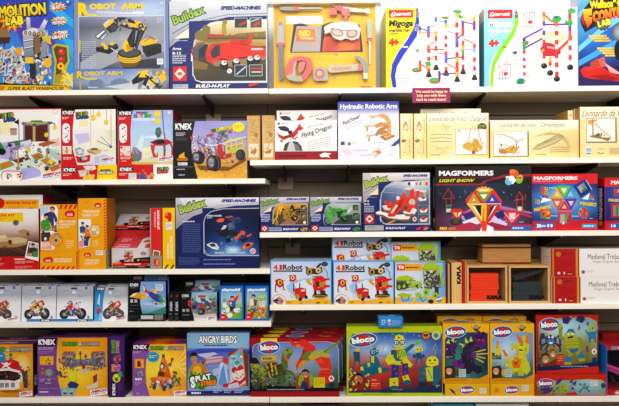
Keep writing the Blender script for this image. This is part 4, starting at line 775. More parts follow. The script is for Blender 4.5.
o = box('dragon', 'kit_box', 'front white and crimson flying dragon kit box with a red dragon', 'kit box', 274.8, 120.4, 337, 159.4, S2R, Y=.02, dp=.055, art=dragon, src=(274, 120.4, 337, 160), group='flying dragon kits', **kd)
box('dragR', 'stand', 'flat crimson kit box lying hidden under the rear flying dragon box', 'kit box', 277, 149, 335, 157, S2R, Y=.105, dp=.06, group='flying dragon kits', **kd).name = 'kit_box'
again(o, 'rear flying dragon kit box, only its upper edge showing above the front one', dx=.005, dy=.085, dz=BOX['dragR'].top-S2R, group='flying dragon kits')
def hyd(A):
    A.M(337,101,399,146,6,8,'d8d4e8 e0dcec dcd8ec/e8e8f0 ececf4 e8e8f2/ebebf2 f0f0f4 ebebf4',.015);A.G(337,101,399,108,'3a48a0','5a68b8');A.G(337,108,399,114,'5a68b8','dcd8ea')
    A.T('Hydraulic Robotic Arm',339.6,103.8,397.4,110,'f4f4fa',.03);A.T('Fluid Power!',341.6,117.4,360.4,121.4,'48506c',.03,.1,-24);
    for i in range(2): A.L('8a90a4', .4, 344+i, 127.4+i*2, 362, 119.4+i*2.6)
    def jaw(x, y, tx, ty):
        A.R(x,y,x+2.2,y+3,'c8cc28');A.R(x+2.6,y+1,x+4.2,y+3.6,'d09c60');A.L('c08c50',1,x+3,y+1.4,tx,ty)
    jaw(369.4, 115, 380, 115.6); jaw(364, 124.6, 376, 125.6); jaw(365.6, 134, 374, 134.6); A.P('c89058', 366, 127.6, 367.8, 128, 367.4, 131, 365.6, 131); A.P('c89058', 368, 137.6, 369.8, 138, 369.4, 141, 367.6, 141)
    A.P('d8a868',378,114.6,383,113.4,388,116,391,121,391,135,386,135,388,124,384,118.6,379,117);A.P('cc9858',374,125,380,122,388,123,390,127,382,126.4,376,128);A.P('b88448',374,135,378,129,386,125.6,389.6,127,380,132,377,136)
    A.P('c08c50',375,134,379,131,386,130,388,133,381,135);A.P('b07840',379.4,136.6,384,134.4,394.8,134.6,394.8,136.6,385,140.6);A.P('e0b478',383,135.6,394,135,385.4,138.6);A.L('a8a8b4',.4,391,126,396,130,398,136);A.L('7898c8',.5,370,120,370.4,123);A.L('5888c8',.5,371,130,371,133)
    A.L('c0c0cc',.4,370,139,380,137);A.R(340,141,344,144.6,'4a5890');A.E(348.6,143.4,1.8,1.8,'8c7c64');A.D(351,142,358,143.6,2,'b4b4bc');A.D(373,142,384,143.4,1,'a0a8c4');A.P('3858b0',390,146,399,138.4,399,143,395,146)
def hydS(A):
    A.M(337,146,400,160,4,2,'e4e2ee ebeaf2/e0dfe9 e8e6f0',.01);A.D(352,149.4,368,151.6,2,'a8a8c4',.45);A.D(360,154.6,376,157,2,'a8a8c0',.45)
    for i in range(5): A.L('c0b8c0', .4, 342+i*1.5, 149+i % 2, 346+i*1.4, 156-i % 3); A.L('c8c4cc', .4, 388+i, 156, 392+i, 150+i)
    A.L('d86840',1,373,152.4,378,150.6,381,152,377,155,375,158);A.P('e08048',376,151,380,150.4,381,154,377,154);A.R(371.6,151.4,373.4,153.4,'c8cc38');A.L('d09050',.8,378,150,380,147.6)
box('hydS', 'kit_box', 'pale narrow kit box lying flat beneath the hydraulic robotic arm box', 'kit box', 338, 146.3, 399.6, 159.6, S2R, Y=.016, dp=.22, cs=dict(A='e4e2ea', L='c0bcc8', T='d0cee0'), art=hydS, src=(337, 146, 400, 160))
box('hyd', 'kit_box', 'upright white box with a blue heading and a wooden robotic arm', 'kit box', 338, 101.4, 399, 146.3, 'hydS', Y=.02, dp=.06, cs=dict(A='dcdaea', L='b0a8c0', R='c8c4d4', T='4858a8'), art=hyd, src=(337.4, 101.4, 399, 146))
def parch(A, x0, y0, x1, y1, s=1): A.M(x0, y0, x1, y1, 7, 6, 'f0e4b0 f4ecc4 f0e4b4/ecdc9c f4e8bc e8d490/f0e0a4 f0e4b0 e4cc84/e8d894 f0e0a8 e8d490', .03, s)
def script(A, t, x0, y0, x1, y1, c='5c4830'): A.T(t, x0, y0, x1, y1, c, -.005, .35)
def catspine(A):
    parch(A, 0, 0, 13, 45, 5); A.L('c89838', .5, .2, 0, .2, 45); A.R(1.6, 4, 9, 18, 'f2ead4'); A.S(2, 6, 9, 17, 14, 1.1, 'd8a840 c89030 e8c878', 3, .4); A.L('c89838', .9, 3, 16, 5.6, 8, 8.6, 15); A.L('b88838', .4, 10.6, 5, 10.8, 18)
    for i in range(8): A.L('a88850', .35, 2+(i*5) % 6, 24+i*2.3, 6+(i*3) % 5, 26+i*2.2)
    A.E(3.6,27,2.6,1.6,'b89058');A.D(2,26,6,28.4,2,'7c6038');A.L('a08048',.4,9.6,24,10,40)
ks = dict(cs=dict(A='ecdcA4'.lower(), L='c8a868', R='d0b070', T='e8d8a0'), group='end on catapult kits')
box('cs1', 'kit_box', 'cream kit spine touching the hydraulic arm box, left of its twin', 'kit box', 400, 113.6, 413, 158.9, S2R, Y=.015, dp=.066, art=catspine, src=(0, 0, 13, 45), **ks)
box('cs2', 'kit_box', 'cream kit spine touching the catapult box, right of its twin', 'kit box', 413.6, 113.6, 426.6, 158.9, S2R, Y=.015, dp=.066, art=catspine, src=(0, 0, 13, 45), **ks)
def catapult(A):
    parch(A, 427, 113, 489, 159, 2); A.M(427, 113, 489, 124, 5, 2, 'f8f4e4 f8f4e4/f4ecd0 f4ecd0', .01); script(A, 'Leonardo da Vinci  Catapult', 429.4, 116.4, 487, 122.4)
    A.E(482.2,127.2,4.6,4.2,'44502c');A.D(479,125,485.6,129.6,3,'a8b048',.5);A.R(427,123.6,476,124,'e8d8a0')
    A.P('8a6c40',455.6,129,487,129,487,155,455.6,155);A.M(456,129.4,486.6,154.4,4,4,'f4f0f0 f2eef0/f0ecec f6f2f0',.01)
    A.L('c8a050',.9,468,146,470.6,129.4);A.L('c8a050',.9,478,129.4,482,146);A.P('d8a840',462.6,145,467,142,472,143,474,138,478,139.6,480,144,483,147,482,150,476,152.6,470,151,463,148);A.S(463,140,483,151,22,1.2,'e8c060 c89030 d0a040 f0d890',3);A.R(472,151,475,154,'b04828');A.P('c05838',457.6,130.4,460,130.4,459,132.6)
    for i in range(3): A.L('8a7040', .5, 430.6, 134.6+i*3.6, 441, 134+i*3.6, 452, 134.8+i*3.4)
    for i in range(12): A.L('d8bc78', .35, 441+(i*7) % 9, 124.6+(i*5) % 8, 444+(i*5) % 9, 126+(i*7) % 7); A.L('d8c080', .35, 431+(i*5) % 20, 146+(i*3) % 8, 434+(i*7) % 20, 145+(i*5) % 9)
    A.R(449,153,455,156,'d8dce8');A.D(431,154,443,156.4,1,'a8a8a8');A.R(488.6,113,489,159,'c89838')
o = box('cat', 'kit_box', 'front cream catapult kit box with a dark round seal', 'kit box', 427, 113.2, 489, 158.7, S2R, Y=.018, dp=.05, cs=dict(A='ecdca4', L='c8a868', T='c89858'), art=catapult, src=(427, 113.2, 489, 158.8))
o2 = again(o, 'rear cream catapult kit box showing only its top strip above the front one', dx=-.02, dy=.07, dz=0)
BOX['catR'] = BOX['cat']
def raise_on(o, h, label, name='kit_box', c='d8c490', group=None):
    """a flat carton under a rear box"""
    w = BOX_W(o); m = MB(); m.box(-w/2, 0, 0, w/2, .07, h-.0006, c); q = m.build(name, M_CARD, loc=o.location.copy()); tag(q, label, 'kit box' if name == 'kit_box' else 'toy box', group)
    o.location.z += h; return q
def BOX_W(o): xs_ = [v.co.x for v in o.data.vertices]; return max(xs_)-min(xs_)
raise_on(o2, .033, 'flat cream kit box lying under the rear catapult box, mostly hidden')
def ornith(A):
    parch(A, 490, 120, 580, 159, 3); A.M(490, 120, 580, 130, 6, 2, 'f8f4e0 f8f4e4/f4ecd0 f4eccc', .01); script(A, 'Leonardo da Vinci   Ornithopter', 500.6, 122.6, 566, 128.4)
    A.P('8a6c40',493,131.4,529,131.4,529,157,493,157);A.M(493.4,131.6,527.6,156,4,4,'f4f0ec f6f2f0/f2eeec f4f0ee',.01)
    A.L('d0a050',1,497,133.6,505,135,512,138,517,142,524,139);A.L('d8b068',.8,500,143.6,510,146.6,518,144);A.P('c88c38',498.6,150,504,148.6,508,152,506,154.4,499,153.6);A.P('d8a850',506,148,514,146.4,519,148,515,154,508,153);A.S(499,145,520,154,22,1,'d8a040 c08030 e8c070 b87828',6);A.L('c89040',1,516,141,517,150)
    A.P('b8a878',532,150,545,141,560,133.6,566,137.6,556,144,540,150);A.P('d8c898',534,149,546,142,558,136.6,562,138.6,554,143.4,540,148.6)
    for i in range(16): A.L('9c8c5c', .4, 533+i*2, 150-i*.9, 537+i*1.8, 145-i*.6, 545+i*1.3, 143-i*.5)
    for i in range(6): A.L('c8b070', .35, 535+i, 137-i*.4, 550+i*2, 132.6+i*.3, 570, 140+i*1.6)
    for i in range(3): A.L('a08c50', .5, 552-i, 148+i*2.2, 560, 147.6+i*2.2, 570, 148+i*2.2)
    A.D(537,154.6,548,156.4,1,'a89868');A.R(572,154,577.6,156,'e0e0e0');A.R(579.4,120,580,159,'b86c28')
o = box('orn', 'kit_box', 'wide cream flying machine kit box, winged sketch on its right half', 'kit box', 490.2, 120.2, 579.3, 158.4, S2R, Y=.02, dp=.05, cs=dict(A='ecdca4', L='c8a868', T='d0a868'), art=ornith, src=(490, 120.2, 580, 158.8))
o2 = again(o, 'rear flying machine kit box, brown strip showing above the front one', dx=-.085, dy=.125)
raise_on(o2, .018, 'flat cream kit box lying under the rear flying machine box')
def treb(A):
    parch(A, 580, 107, 640, 159, 4); A.M(580, 107, 640, 118, 5, 2, 'f8f0d8 f8f4e0/f4ecd0 f0e8c8', .01); script(A, 'Leonardo da Vinci', 583, 109.6, 630, 116.4)
    A.P('7c6038',586.2,117.8,616.6,117.8,616.8,143,586.2,143);A.M(586.6,118.4,615.4,141.8,4,4,'f6f2ec f6f4f0/f0ece4 f6f2f0',.01)
    A.P('e0a850',588,120,597,119.4,597,121,592,122.6,592,124.6,588,124.4);A.L('c8883c',1.4,592.8,119.4,593,136);A.L('d09848',.9,594.6,123,603,131.4,611,138);A.P('a87838',589.6,136,596,134.6,604,137.6,611.4,138,608,141.4,602,139.4,590,137);A.P('5c4838',596,134.4,599,133,601,136,597,136.4);A.S(597,133,606,138,9,.9,'c08c48 6c5438 e0b870',3)
    A.R(585.6,146.4,591.6,155.6,'e8ecf4');A.R(586,148,591.2,152,'b8bcd0');A.R(586,153,591,154.6,'8c8ca8');A.D(598,148.4,605,150.4,2,'c8a868');A.L('6a3868',.7,597.6,153,601,154,603.6,153.2);A.R(609,148,640,155,'e0cc90');A.D(610,148.6,630,154.6,5,'c0a870',.4)
box('treb', 'kit_box', 'tall cream siege engine kit box with a framed picture, far right of second row', 'kit box', 580, 106.6, 640, 158, S2R, Y=.018, dp=.06, cs=dict(A='ecdca4', L='c89850', T='d8a868'), art=treb, src=(580, 106.6, 640, 158.2))
for i, (x0, x1, y) in enumerate(((567.6, 573.4, 110.4), (573.8, 579.6, 109))):
    def tsp(A): parch(A, 0, 0, 6, 45, 8); A.R(1.2, 5, 5, 16, 'f4ece0'); A.L('c07838', .8, 1.4, 5, 3, 4, 4.6, 5.4); A.L('b86c30', .7, 1.6, 8, 1.4, 16); A.L('b87038', .5, .2, 0, .2, 45)
    box('ts%d' % i, 'kit_box', ('narrow cream kit spine, left of the pair, above the wide flying machine box', 'narrow cream kit spine, right of the pair, touching the siege engine box')[i], 'kit box', x0, y, x1, 157, S2R, Y=.085, dp=.16, cs=dict(A='ecdca4', L='d0a860', T='d8a868'), art=tsp, src=(0, 0, 6, 45), group='narrow kit spines behind')
# ================================================================== third row, left: craft kits
def logo(A, x0, y0, x1, y1, word=True):
    w = x1-x0; h = y1-y0
    A.P('d81c20',x0,y0+h*.35,x0+w*.2,y0+h*.1,x0+w*.75,y0,x0+w*.95,y0+h*.2,x1,y0+h*.6,x0+w*.9,y1,x0+w*.2,y1,x0,y0+h*.7)
    if word: A.T('KITS', x0+w*.25, y0+h*.5, x0+w*.75, y0+h*.85, 'f8e8e0', .05)
def person(A, x, y, s, shirt, hair='3c281c', skin='d8a080'):
    A.P(shirt,x-2.4*s,y+7*s,x-2*s,y+2.6*s,x,y+1.8*s,x+2*s,y+2.6*s,x+2.6*s,y+7*s);A.L(skin,.9*s,x-2*s,y+3.6*s,x-1.4*s,y+6.6*s,x+.6*s,y+7.2*s)
    A.E(x,y,1.35*s,1.7*s,skin);A.P(hair,x-1.5*s,y+.2*s,x-1.5*s,y-1.4*s,x,y-2.2*s,x+1.5*s,y-1.4*s,x+1.5*s,y+.1*s,x+1*s,y-.8*s,x-1*s,y-.8*s);A.R(x-.7*s,y-.1*s,x-.3*s,y+.15*s,'302018');A.R(x+.3*s,y-.1*s,x+.7*s,y+.15*s,'302018');A.R(x-.5*s,y+.8*s,x+.5*s,y+1*s,'a04038')
def racing(A):
    A.M(-30,209,39,270,10,9,'ece8e4 f0ece8 ece8e8/e0dcd8 f0ece8 e8e0dc/b89c90 d8c8bc d0bcb0/7c4838 905848 6c3428/4c2820 5c3428 48201c/342020 3c2420 2c1a1a/3c2420 342020 301c1c',.05,3)
    A.R(-30,212.6,23.4,222.4,'f0c810');A.T('RACING CAR KIT',-20,214,15,216.6,'d84810',.05);A.D(-4,218,8,220.6,2,'e09018')
    A.E(16,223,3,3,'48403c');A.E(16,223,2.3,2.3,'d0c8c0');A.ST(16,223,2.6,1.8,6,'605850')
    A.P('d0b484',-10,236,4,235,8,238,20,237.6,27.6,240,26,245,16,247.6,8,244,-10,246);A.P('a88450',-10,243,8,242,15,244.6,26,243,24,246,14,248,-10,248);A.P('e0cca0',0,236,6,235.6,7,238,0,239)
    A.P('b08c60',18,231,24,229.6,31,232,28,235,20,234.6);A.E(10,242.6,2,2.4,'201818');A.E(9.4,243,1.1,1.4,'b02820');A.E(28,234.6,1.6,1.8,'2c1c18');A.E(28,234.6,.9,1,'c03028');A.E(-4,246,3,2.6,'241a18')
    A.L('6c4c40',.6,8,248,28,256);A.L('8c6c5c',.4,12,246,26,253);A.E(4.6,247.6,2,1.4,'6c5c58');A.E(-8,238,4,3,'c89860')
    A.R(-30,257.4,39,271,'c81418');A.T('WARNING:',14,259.4,25,260.8,'f8e8e8',.05);A.D(15,262,33,264.8,3,'f0b8b0',.45);A.D(15,267,32,270,3,'e89890',.4);A.D(-8,259,2,261,1,'f0c0b8');A.D(-8,264,4,267,2,'e0a098',.4)
    A.P('f0f0f0',28.4,241.6,38.6,244,38.6,262,24.8,258.6);A.P('5c4038',29.2,243,38,245,38,258,26.4,256.4);A.P('d8c8b8',30,243.6,37.6,245,37.6,249,29,248);A.E(33,246,2,2.4,'d8a080');A.P('38281c',31,245,33,243.2,35,244.6,35,246,31.6,246);A.P('30304c',30,249,35,248,36,253,30,254);A.P('4c8c38',32.6,252.4,37,252,37.6,258,33,258);A.E(35.4,250.8,1.5,1.6,'483020');A.P('c89868',27,254,32,254,32,257.4,27,256.8)
def monster(A):
    A.M(-30,193,43,240,6,5,'e0dcd8 ece8e4/ece4e0 e8e4e0',.03);A.PG('e8a818','f0b010',-30,198.4,39,198.4,39,210,-30,210)
    A.E(-1,202,6,6,'d01c1c');A.T('MONSTER TRUCK KIT',6.4,200.4,37,203.2,'d83c18',.05);A.D(9,205.6,24,208.4,2,'d88c14',.5);A.E(31.4,208.6,3,2,'a89878');A.E(31.4,208.6,2.2,1.4,'605848')
def mside(A): A.R(0, 0, 10, 10, 'a01820'); [A.R(1+i*3, 1, 3+i*3, 2.6, '8c5048') for i in range(3)]; [A.R(1.4+i*3, 1.2, 2.6+i*3, 2.3, 'b09080') for i in range(3)]; A.D(1, 4, 9, 6, 3, 'c06058')
box('racing', 'kit_box', 'front racing car kit box in brown and red with a yellow strip, far left', 'kit box', -30, 208.8, 38.6, 270.4, S3L, Y=.02, dp=.075, cs=dict(A='d8d0cc', R='8c1418', T='d8b8a0'), art=racing, src=(-30, 208.8, 38.6, 270.6))
box('monster', 'kit_box', 'monster truck kit box with a deep red side, behind the racing car kit', 'kit box', -30, 195, 43, 266, S3L, Y=.1, dp=.14, cs=dict(A='d8d0cc', R='9c1820', T='b8a8a0'), art=monster, src=(-30, 193.4, 43, 271), right=mside)
def stripes(A, x0, y0, x1, y1, n, c='d82c18', vert=False):
    if vert:
        h = (y1-y0)/n
        for i in range(n): A.P(c, x0, y0+i*h+h*.5, x1, y0+i*h, x1, y0+i*h+h*.5, x0, y0+i*h+h)
    else:
        w = (x1-x0)/n
        for i in range(n): A.P(c, x0+i*w+w*.4, y0, x0+i*w+w*.95, y0, x0+i*w+w*.55, y1, x0+i*w, y1)
def orange(A, x0, y0, x1, y1, s=1): A.M(x0, y0, x1, y1, 4, 5, 'e8a008 eca808/f0ac08 ecA404/e8a008 eca808'.lower(), .03, s)
def birdhouse(A):
    orange(A, 40, 204, 78, 252); stripes(A, 59, 204.6, 78, 208.8, 4)
    A.P('f0f0f4',40.6,205.6,56,205.4,58,209,57.6,226,56,243,54,249.8,41,250);A.P('b8d0e4',41,206,50,206,48,212,41,216)
    A.E(52.4,209.4,2.6,3,'d8a480');A.P('80502c',49.6,209.6,50,206.8,53,205.6,55.4,207.6,55.2,210,53.4,208.4,50.4,208.4)
    A.P('384070',45.6,213,50,211.4,54.6,212.4,57.4,218,57.6,224,55,222,54,217,54,227,49,228,46,222);A.L('d8a480',1.4,56.6,222,56,227)
    A.E(46,216.6,2.3,2.4,'d0a078');A.P('2c1c18',43.6,217.6,44,214,46,213,48.6,214.4,48.8,217,47,215.6,44.6,216)
    A.P('409c38',40.8,222,43,219.6,48,219.6,50.4,223,51,231,41,231.4);A.L('d8a480',1.3,50,223,52.4,230,47,231);A.P('a0603c',52,226,57,225,57,231,52,231);A.S(41,228,57,234,18,1.1,'3c8038 a86c44 d0a070 403c50 c8a888',4)
    A.P('403c4c',41,233,50,232,52,241,41,242);A.P('e8a090',42,242,50,241,52,249,41.6,249.6);A.E(45.4,239,1.4,1.6,'f0e0e0');A.D(42,243,50,248,3,'f4e8e8',.5)
    A.E(56,240,7,7,'e04818',n=24);A.E(56,240,6.4,6.4,'f0a408',n=24);A.P('c8a878',51.4,238.6,57,233,61.4,238,59.4,238.6,59.4,244.4,53,245.6,52.6,239);A.P('9c7c50',51,239.2,57,232.6,61.8,238.4,60.6,239,57,234.4,52,239.6);A.E(56,240.6,1.3,1.5,'40301c')
    logo(A, 65, 210, 75.4, 217); A.D(63, 218.6, 75, 219.6, 1, 'd86010'); A.T('BIRD HOUSE', 59.6, 220.4, 76, 222.8, 'f0dcb8', .05); A.T('WORKSHOP KIT', 59.4, 223.6, 75, 226, 'f0dcb8', .05); A.D(59, 227, 71, 229, 1, 'f4e0b0')
    A.D(67,233.8,73,234.8,1,'d87010');A.D(66,241,74,250,4,'f4d890',.4)
def birdflat(A):
    orange(A, 40, 251, 77, 271, 2); logo(A, 43, 257, 53, 263.4); A.D(54.6, 257, 68, 258, 1, 'd86010'); A.T('BIRD HOUSE KIT', 54, 258.8, 72.6, 260.8, 'f0dcb8', .05); A.T('WORKSHOP', 54, 261.2, 72, 263.2, 'f0dcb8', .04); stripes(A, 40.6, 267.4, 75.6, 270.8, 7)
def chest(A):
    orange(A, 78, 198, 106.5, 250, 3); stripes(A, 103.8, 199, 106.4, 249.6, 17, vert=True); A.D(84, 201, 90, 204, 2, 'd87c10', .4)
    logo(A, 94.4, 202.6, 101.4, 207.6); A.D(93, 208.6, 100, 209.4, 1, 'd87010'); A.T('TREASURE', 82.6, 210, 99.8, 212.8, 'f0dcb8', .05); A.T('CHEST KIT', 82, 213.8, 99, 216.4, 'f0dcb8', .05); A.D(82, 217.2, 99, 218.2, 1, 'f0c868')
    A.P('e8ecf0',78.4,219,90.6,219.4,91,224,89,246,78.6,248.6);A.E(82.6,223.6,1.8,2,'d8a480');A.P('3c2c24',80.8,223,82,221.6,84.4,222.6,84.2,224,81.6,223.6);A.P('384c88',79.4,227,83,225.6,86,228,85,233,80,233);A.E(87,226.8,1.7,2,'d8a480');A.P('4c3020',85.2,226.4,86.4,224.6,88.8,225.8,88.6,227.4,86.2,226.8)
    A.P('e07c28',84.6,230,87,228.8,90,230,90,237,85,237);A.P('384880',84,237,89,237,88,246,83.6,246);A.S(79,232,89,240,20,1,'c89058 805038 4c4858 d8b888 384058',3);A.P('e09898',79,241,84,240,83,247,79,248)
    A.E(95,231,6.4,7,'e87414',n=24);A.E(95,231,5.8,6.4,'f0b010',n=24);A.P('dcc898',90.4,228,93,225.4,99,226,100,231,98,235.8,92,236,90,232);A.P('c8ac70',91,231,99,230,98.6,235,92.4,235.6);A.E(94,229.4,2.2,2,'ece0bc');A.E(97.6,232.6,1.7,1.8,'e8d8b0');A.D(93,240.6,98.6,247,4,'f4d890',.4)
def chestflat(A):
    orange(A, 76.4, 249, 107, 271, 4); stripes(A, 76.8, 250, 79, 270.6, 8, vert=True); logo(A, 83.4, 252.6, 90.8, 257); A.D(84, 258, 97, 258.9, 1, 'd86010'); A.T('TREASURE', 84.4, 259.8, 99.4, 262.2, 'f0dcb8', .05); A.T('CHEST KIT', 83.6, 263, 99, 265.2, 'f0dcb8', .05); A.D(83, 266, 99, 267.2, 1, 'f0c868')
def sticker(A): a = A.src; A.D(a[0]+.6, a[1]+.7, a[2]-.6, a[3]-.5, 3, '888890', .5)
box('bhF', 'kit_box', 'flat orange kit box lying under the upright bird house kit', 'kit box', 40, 251.6, 76.4, 270.6, S3L, Y=.014, dp=.2, cs=dict(A='e8a008'), art=birdflat, src=(40, 251.6, 76.4, 270.8))
box('bh', 'kit_box', 'upright orange bird house kit box with people in blue and green shirts', 'kit box', 40.2, 204.4, 77.4, 251.6, 'bhF', Y=.018, dp=.055, cs=dict(A='e8a008', T='c85010'), art=birdhouse, src=(40.2, 204.2, 77.6, 252))
box('tcF', 'kit_box', 'flat orange kit box with a white sticker, lying under the treasure chest kit', 'kit box', 77.2, 249.6, 106, 270.4, S3L, Y=.014, dp=.2, cs=dict(A='e8a008', R='98908c'), art=chestflat, src=(76.6, 249.4, 106.4, 270.6), stickers=(('price_sticker', 96, 250.4, 103.4, 255.2, 'e8e8ec', sticker),))
box('tc', 'kit_box', 'tallest upright orange kit box picturing a pale wooden treasure chest', 'kit box', 78, 198.2, 106.6, 249.6, 'tcF', Y=.02, dp=.14, cs=dict(A='eaa408', R='b8700c', T='c87c10'), art=chest, src=(78, 198.2, 106.6, 249.6))
def slopebox(key, label, x0, x1, yf, ytop, base, Y, art, sart, csF, tilt_h, tilt_d):
    """a carton propped so that its lid slopes up towards the back"""
    X0, X1 = PT(x0, 240, Y).x, PT(x1, 240, Y).x; w = X1-X0; zf = PT((x0+x1)/2, yf, Y).z
    if isinstance(base, str): base = BOX[base].top
    hF = zf-base; z = lambda y: y
    m = MB(); d = tilt_d; hB = hF+tilt_h; T = Matrix.Rotation(0, 4, 'X')
    c = col(csF); ct = col('a02020')
    P4 = lambda *p: [Vector(q) for q in p]
    a, b, e, f = (-w/2, 0, 0), (w/2, 0, 0), (w/2, 0, hF), (-w/2, 0, hF); a2, b2, e2, f2 = (-w/2, d, 0), (w/2, d, 0), (w/2, d, hB), (-w/2, d, hB)
    for q, cc in (((a, b, e, f), c), ((b, b2, e2, e), ct), ((a2, a, f, f2), ct), ((f, e, e2, f2), c), ((b2, a2, f2, e2), ct), ((a, a2, b2, b), ct)): m.poly(P4(*q), cc)
    A = Art(m, a, (1, 0, 0), (0, 0, 1), w, hF, (0, 0, 100, 100)); art(A)
    s = Vector((0, d, hB-hF)); L_ = s.length; A = Art(m, f, (1, 0, 0), tuple(s.normalized()), w, L_, (0, 0, 100, 100)); sart(A)
    o = m.build('kit_box', M_CARD, loc=((X0+X1)/2, Y, base+.0002)); tag(o, label, 'kit box'); q = Box(); q.top = base+hF; q.o = o; q.w = w; q.back = hB; BOX[key] = q
def rk_front(A):
    A.M(0,0,100,100,5,4,'c0bcc4 d0ccd4 d8d4d8/d0ccd4 dcd8dc c8c4cc/a8a0a8 b8b0b8 8c8488',.06);A.P('201c20',20,58,60,50,100,44,100,76,20,76);A.R(0,74,96,88,'d01820');A.T('RACING CAR KIT',34,76.5,76,83,'f4e0e0',.05);A.R(0,88,100,100,'241c20');A.D(6,91,50,96,1,'c8c0c0');A.D(70,91,96,96,1,'a8a0a0')
    A.P('c89878',34,14,56,14,58,68,33,68);A.S(36,18,56,66,24,5,'80302c d8b090 3c3040 a84038 e0c8b0',5,.5);A.E(83,27,7,9,'504848');A.E(83,27,5,6,'a8a0a0');A.P('e87818',8,70,20,66,26,72,22,80,8,80);A.E(70,60,3,4,'e8c020');A.P('b83020',12,80,24,76,30,84,18,88);A.R(76,56,97,64,'a03030')
    for i in range(7): A.P('e8b820', 0, i*15, 3, i*15-3, 3, i*15+6, 0, i*15+9)
def rk_lid(A):
    A.R(0,0,100,100,'d03c48');A.M(0,0,100,100,4,3,'c83844 d04450/d84c58 d85058',.04);A.E(83,42,15,30,'f0e8e0');A.P('b88850',74,44,82,32,92,38,90,54,76,56);A.R(68,56,86,100,'e8e4e4');A.D(14,24,40,52,3,'f4c8c8',.4);A.D(12,72,58,82,1,'f4d8d8');A.D(8,88,60,98,1,'f4e8e8');A.P('b02030',30,14,34,0,36,16,32,20)
def rk_red(A): A.M(0, 0, 100, 100, 5, 2, 'b01820 c02028 b01820/c82020 d02828 c01c20', .08); A.R(0, 0, 100, 8, '302024')
def rk_lid2(A): A.fy = None; rk_front(A)
slopebox('rk1', 'lower of two stacked red and grey kit boxes, pink lid with a white oval', 111.6, 149.6, 248, 236, S3L, .05, rk_front, rk_lid, 'c02028', PT(130, 236, .18).z-PT(130, 248, .05).z, .13)
hb = BOX['rk1'].back
slopebox('rk2', 'upper of two stacked kit boxes, grey sloping lid above a plain red front', 113.4, 150.6, 229.8, 214, S3L+hb+.0008, .182, rk_red, rk_lid2, 'c01c24', PT(130, 214, .302).z-PT(130, 229.8, .182).z, .12)
m = MB(); m.box(-.1, 0, 0, .1, .12, hb-.0002, 'a01c20'); tag(m.build('kit_box', M_CARD, loc=(BOX['rk2'].o.location.x, .1825, S3L+.0002)), 'hidden red kit box behind the lower sloping kit, holding up the upper one', 'kit box')
def sp_red(A):
    A.M(0,0,12,62,2,6,'d02028 d8282c/d42428 dc2c30',.03);A.R(0,0,1,62,'b09c98');A.T('RACING CAR KIT',-7,11.8,25,14.6,'f4e8e8',.04,0,90) if False else A.T('RACING CAR KIT',7.4,2.4,9.8,22,'f4e8e8',.04,0,90);A.T('WORKSHOP',4.2,3.4,6,19.6,'f0c0c0',.03,0,90)
    A.P('e8e0d8',3.4,42.6,10.4,44,9.6,50.6,2.6,49);A.P('8c5040',4,43.6,9.6,44.8,9,49.6,3.4,48.4);A.P('409038',5,46,8,46,8,49,5,48.6);A.R(0,48.6,12,62,'9c948c');A.P('d81c20',3.6,53,6,51.4,9,52.6,10,57,8,59.4,5,59,3.6,56.4);A.R(6,53,8.4,58,'e8a020')
def sp_yel(A):
    A.M(0,0,12,62,2,6,'ecc018 f0c81c/f0c410 e8bc18',.03);A.P('d81c20',2,6,4,4.4,8,4.8,9,8,8.6,13,6,14.6,5,11.6,2.4,10);A.R(3,5,5,8,'e89020')
    A.P('e8e8e8',3,15.6,9,14.8,10,21.4,4.4,22.6);A.D(4,16.4,8.8,21,4,'a8a8a8',.4);A.T('BIRD HOUSE KIT',7.4,29,9.6,52,'f4ecc8',.04,0,90);A.T('WORKSHOP KIT',4.2,36,6.2,52,'f4ecc8',.04,0,90);A.P('40382c',1,62,4,57.6,6,57.6,3,62);A.P('40382c',7,62,10,57.6,11.6,58,9,62)
box('spR', 'kit_box', 'tall red kit spine with a grey foot, between the stacked kits and a yellow spine', 'kit box', 150, 208, 161.8, 269.6, S3L, Y=.02, dp=.2, cs=dict(A='d02428', T='c8b8b0'), art=sp_red, src=(0, 0, 12, 62))
box('spY', 'kit_box', 'tall yellow kit spine with a white sticker, left of the big navy box', 'kit box', 162.6, 207.8, 175, 269.6, S3L, Y=.02, dp=.2, cs=dict(A='e8bc18', T='d0a818'), art=sp_yel, src=(0, 0, 12, 62), stickers=(('price_sticker', 3.4, 15.2, 9.6, 21.8, 'e8e8e8', lambda A: A.D(4, 16.2, 9, 21, 4, 'a0a0a0', .5)),))
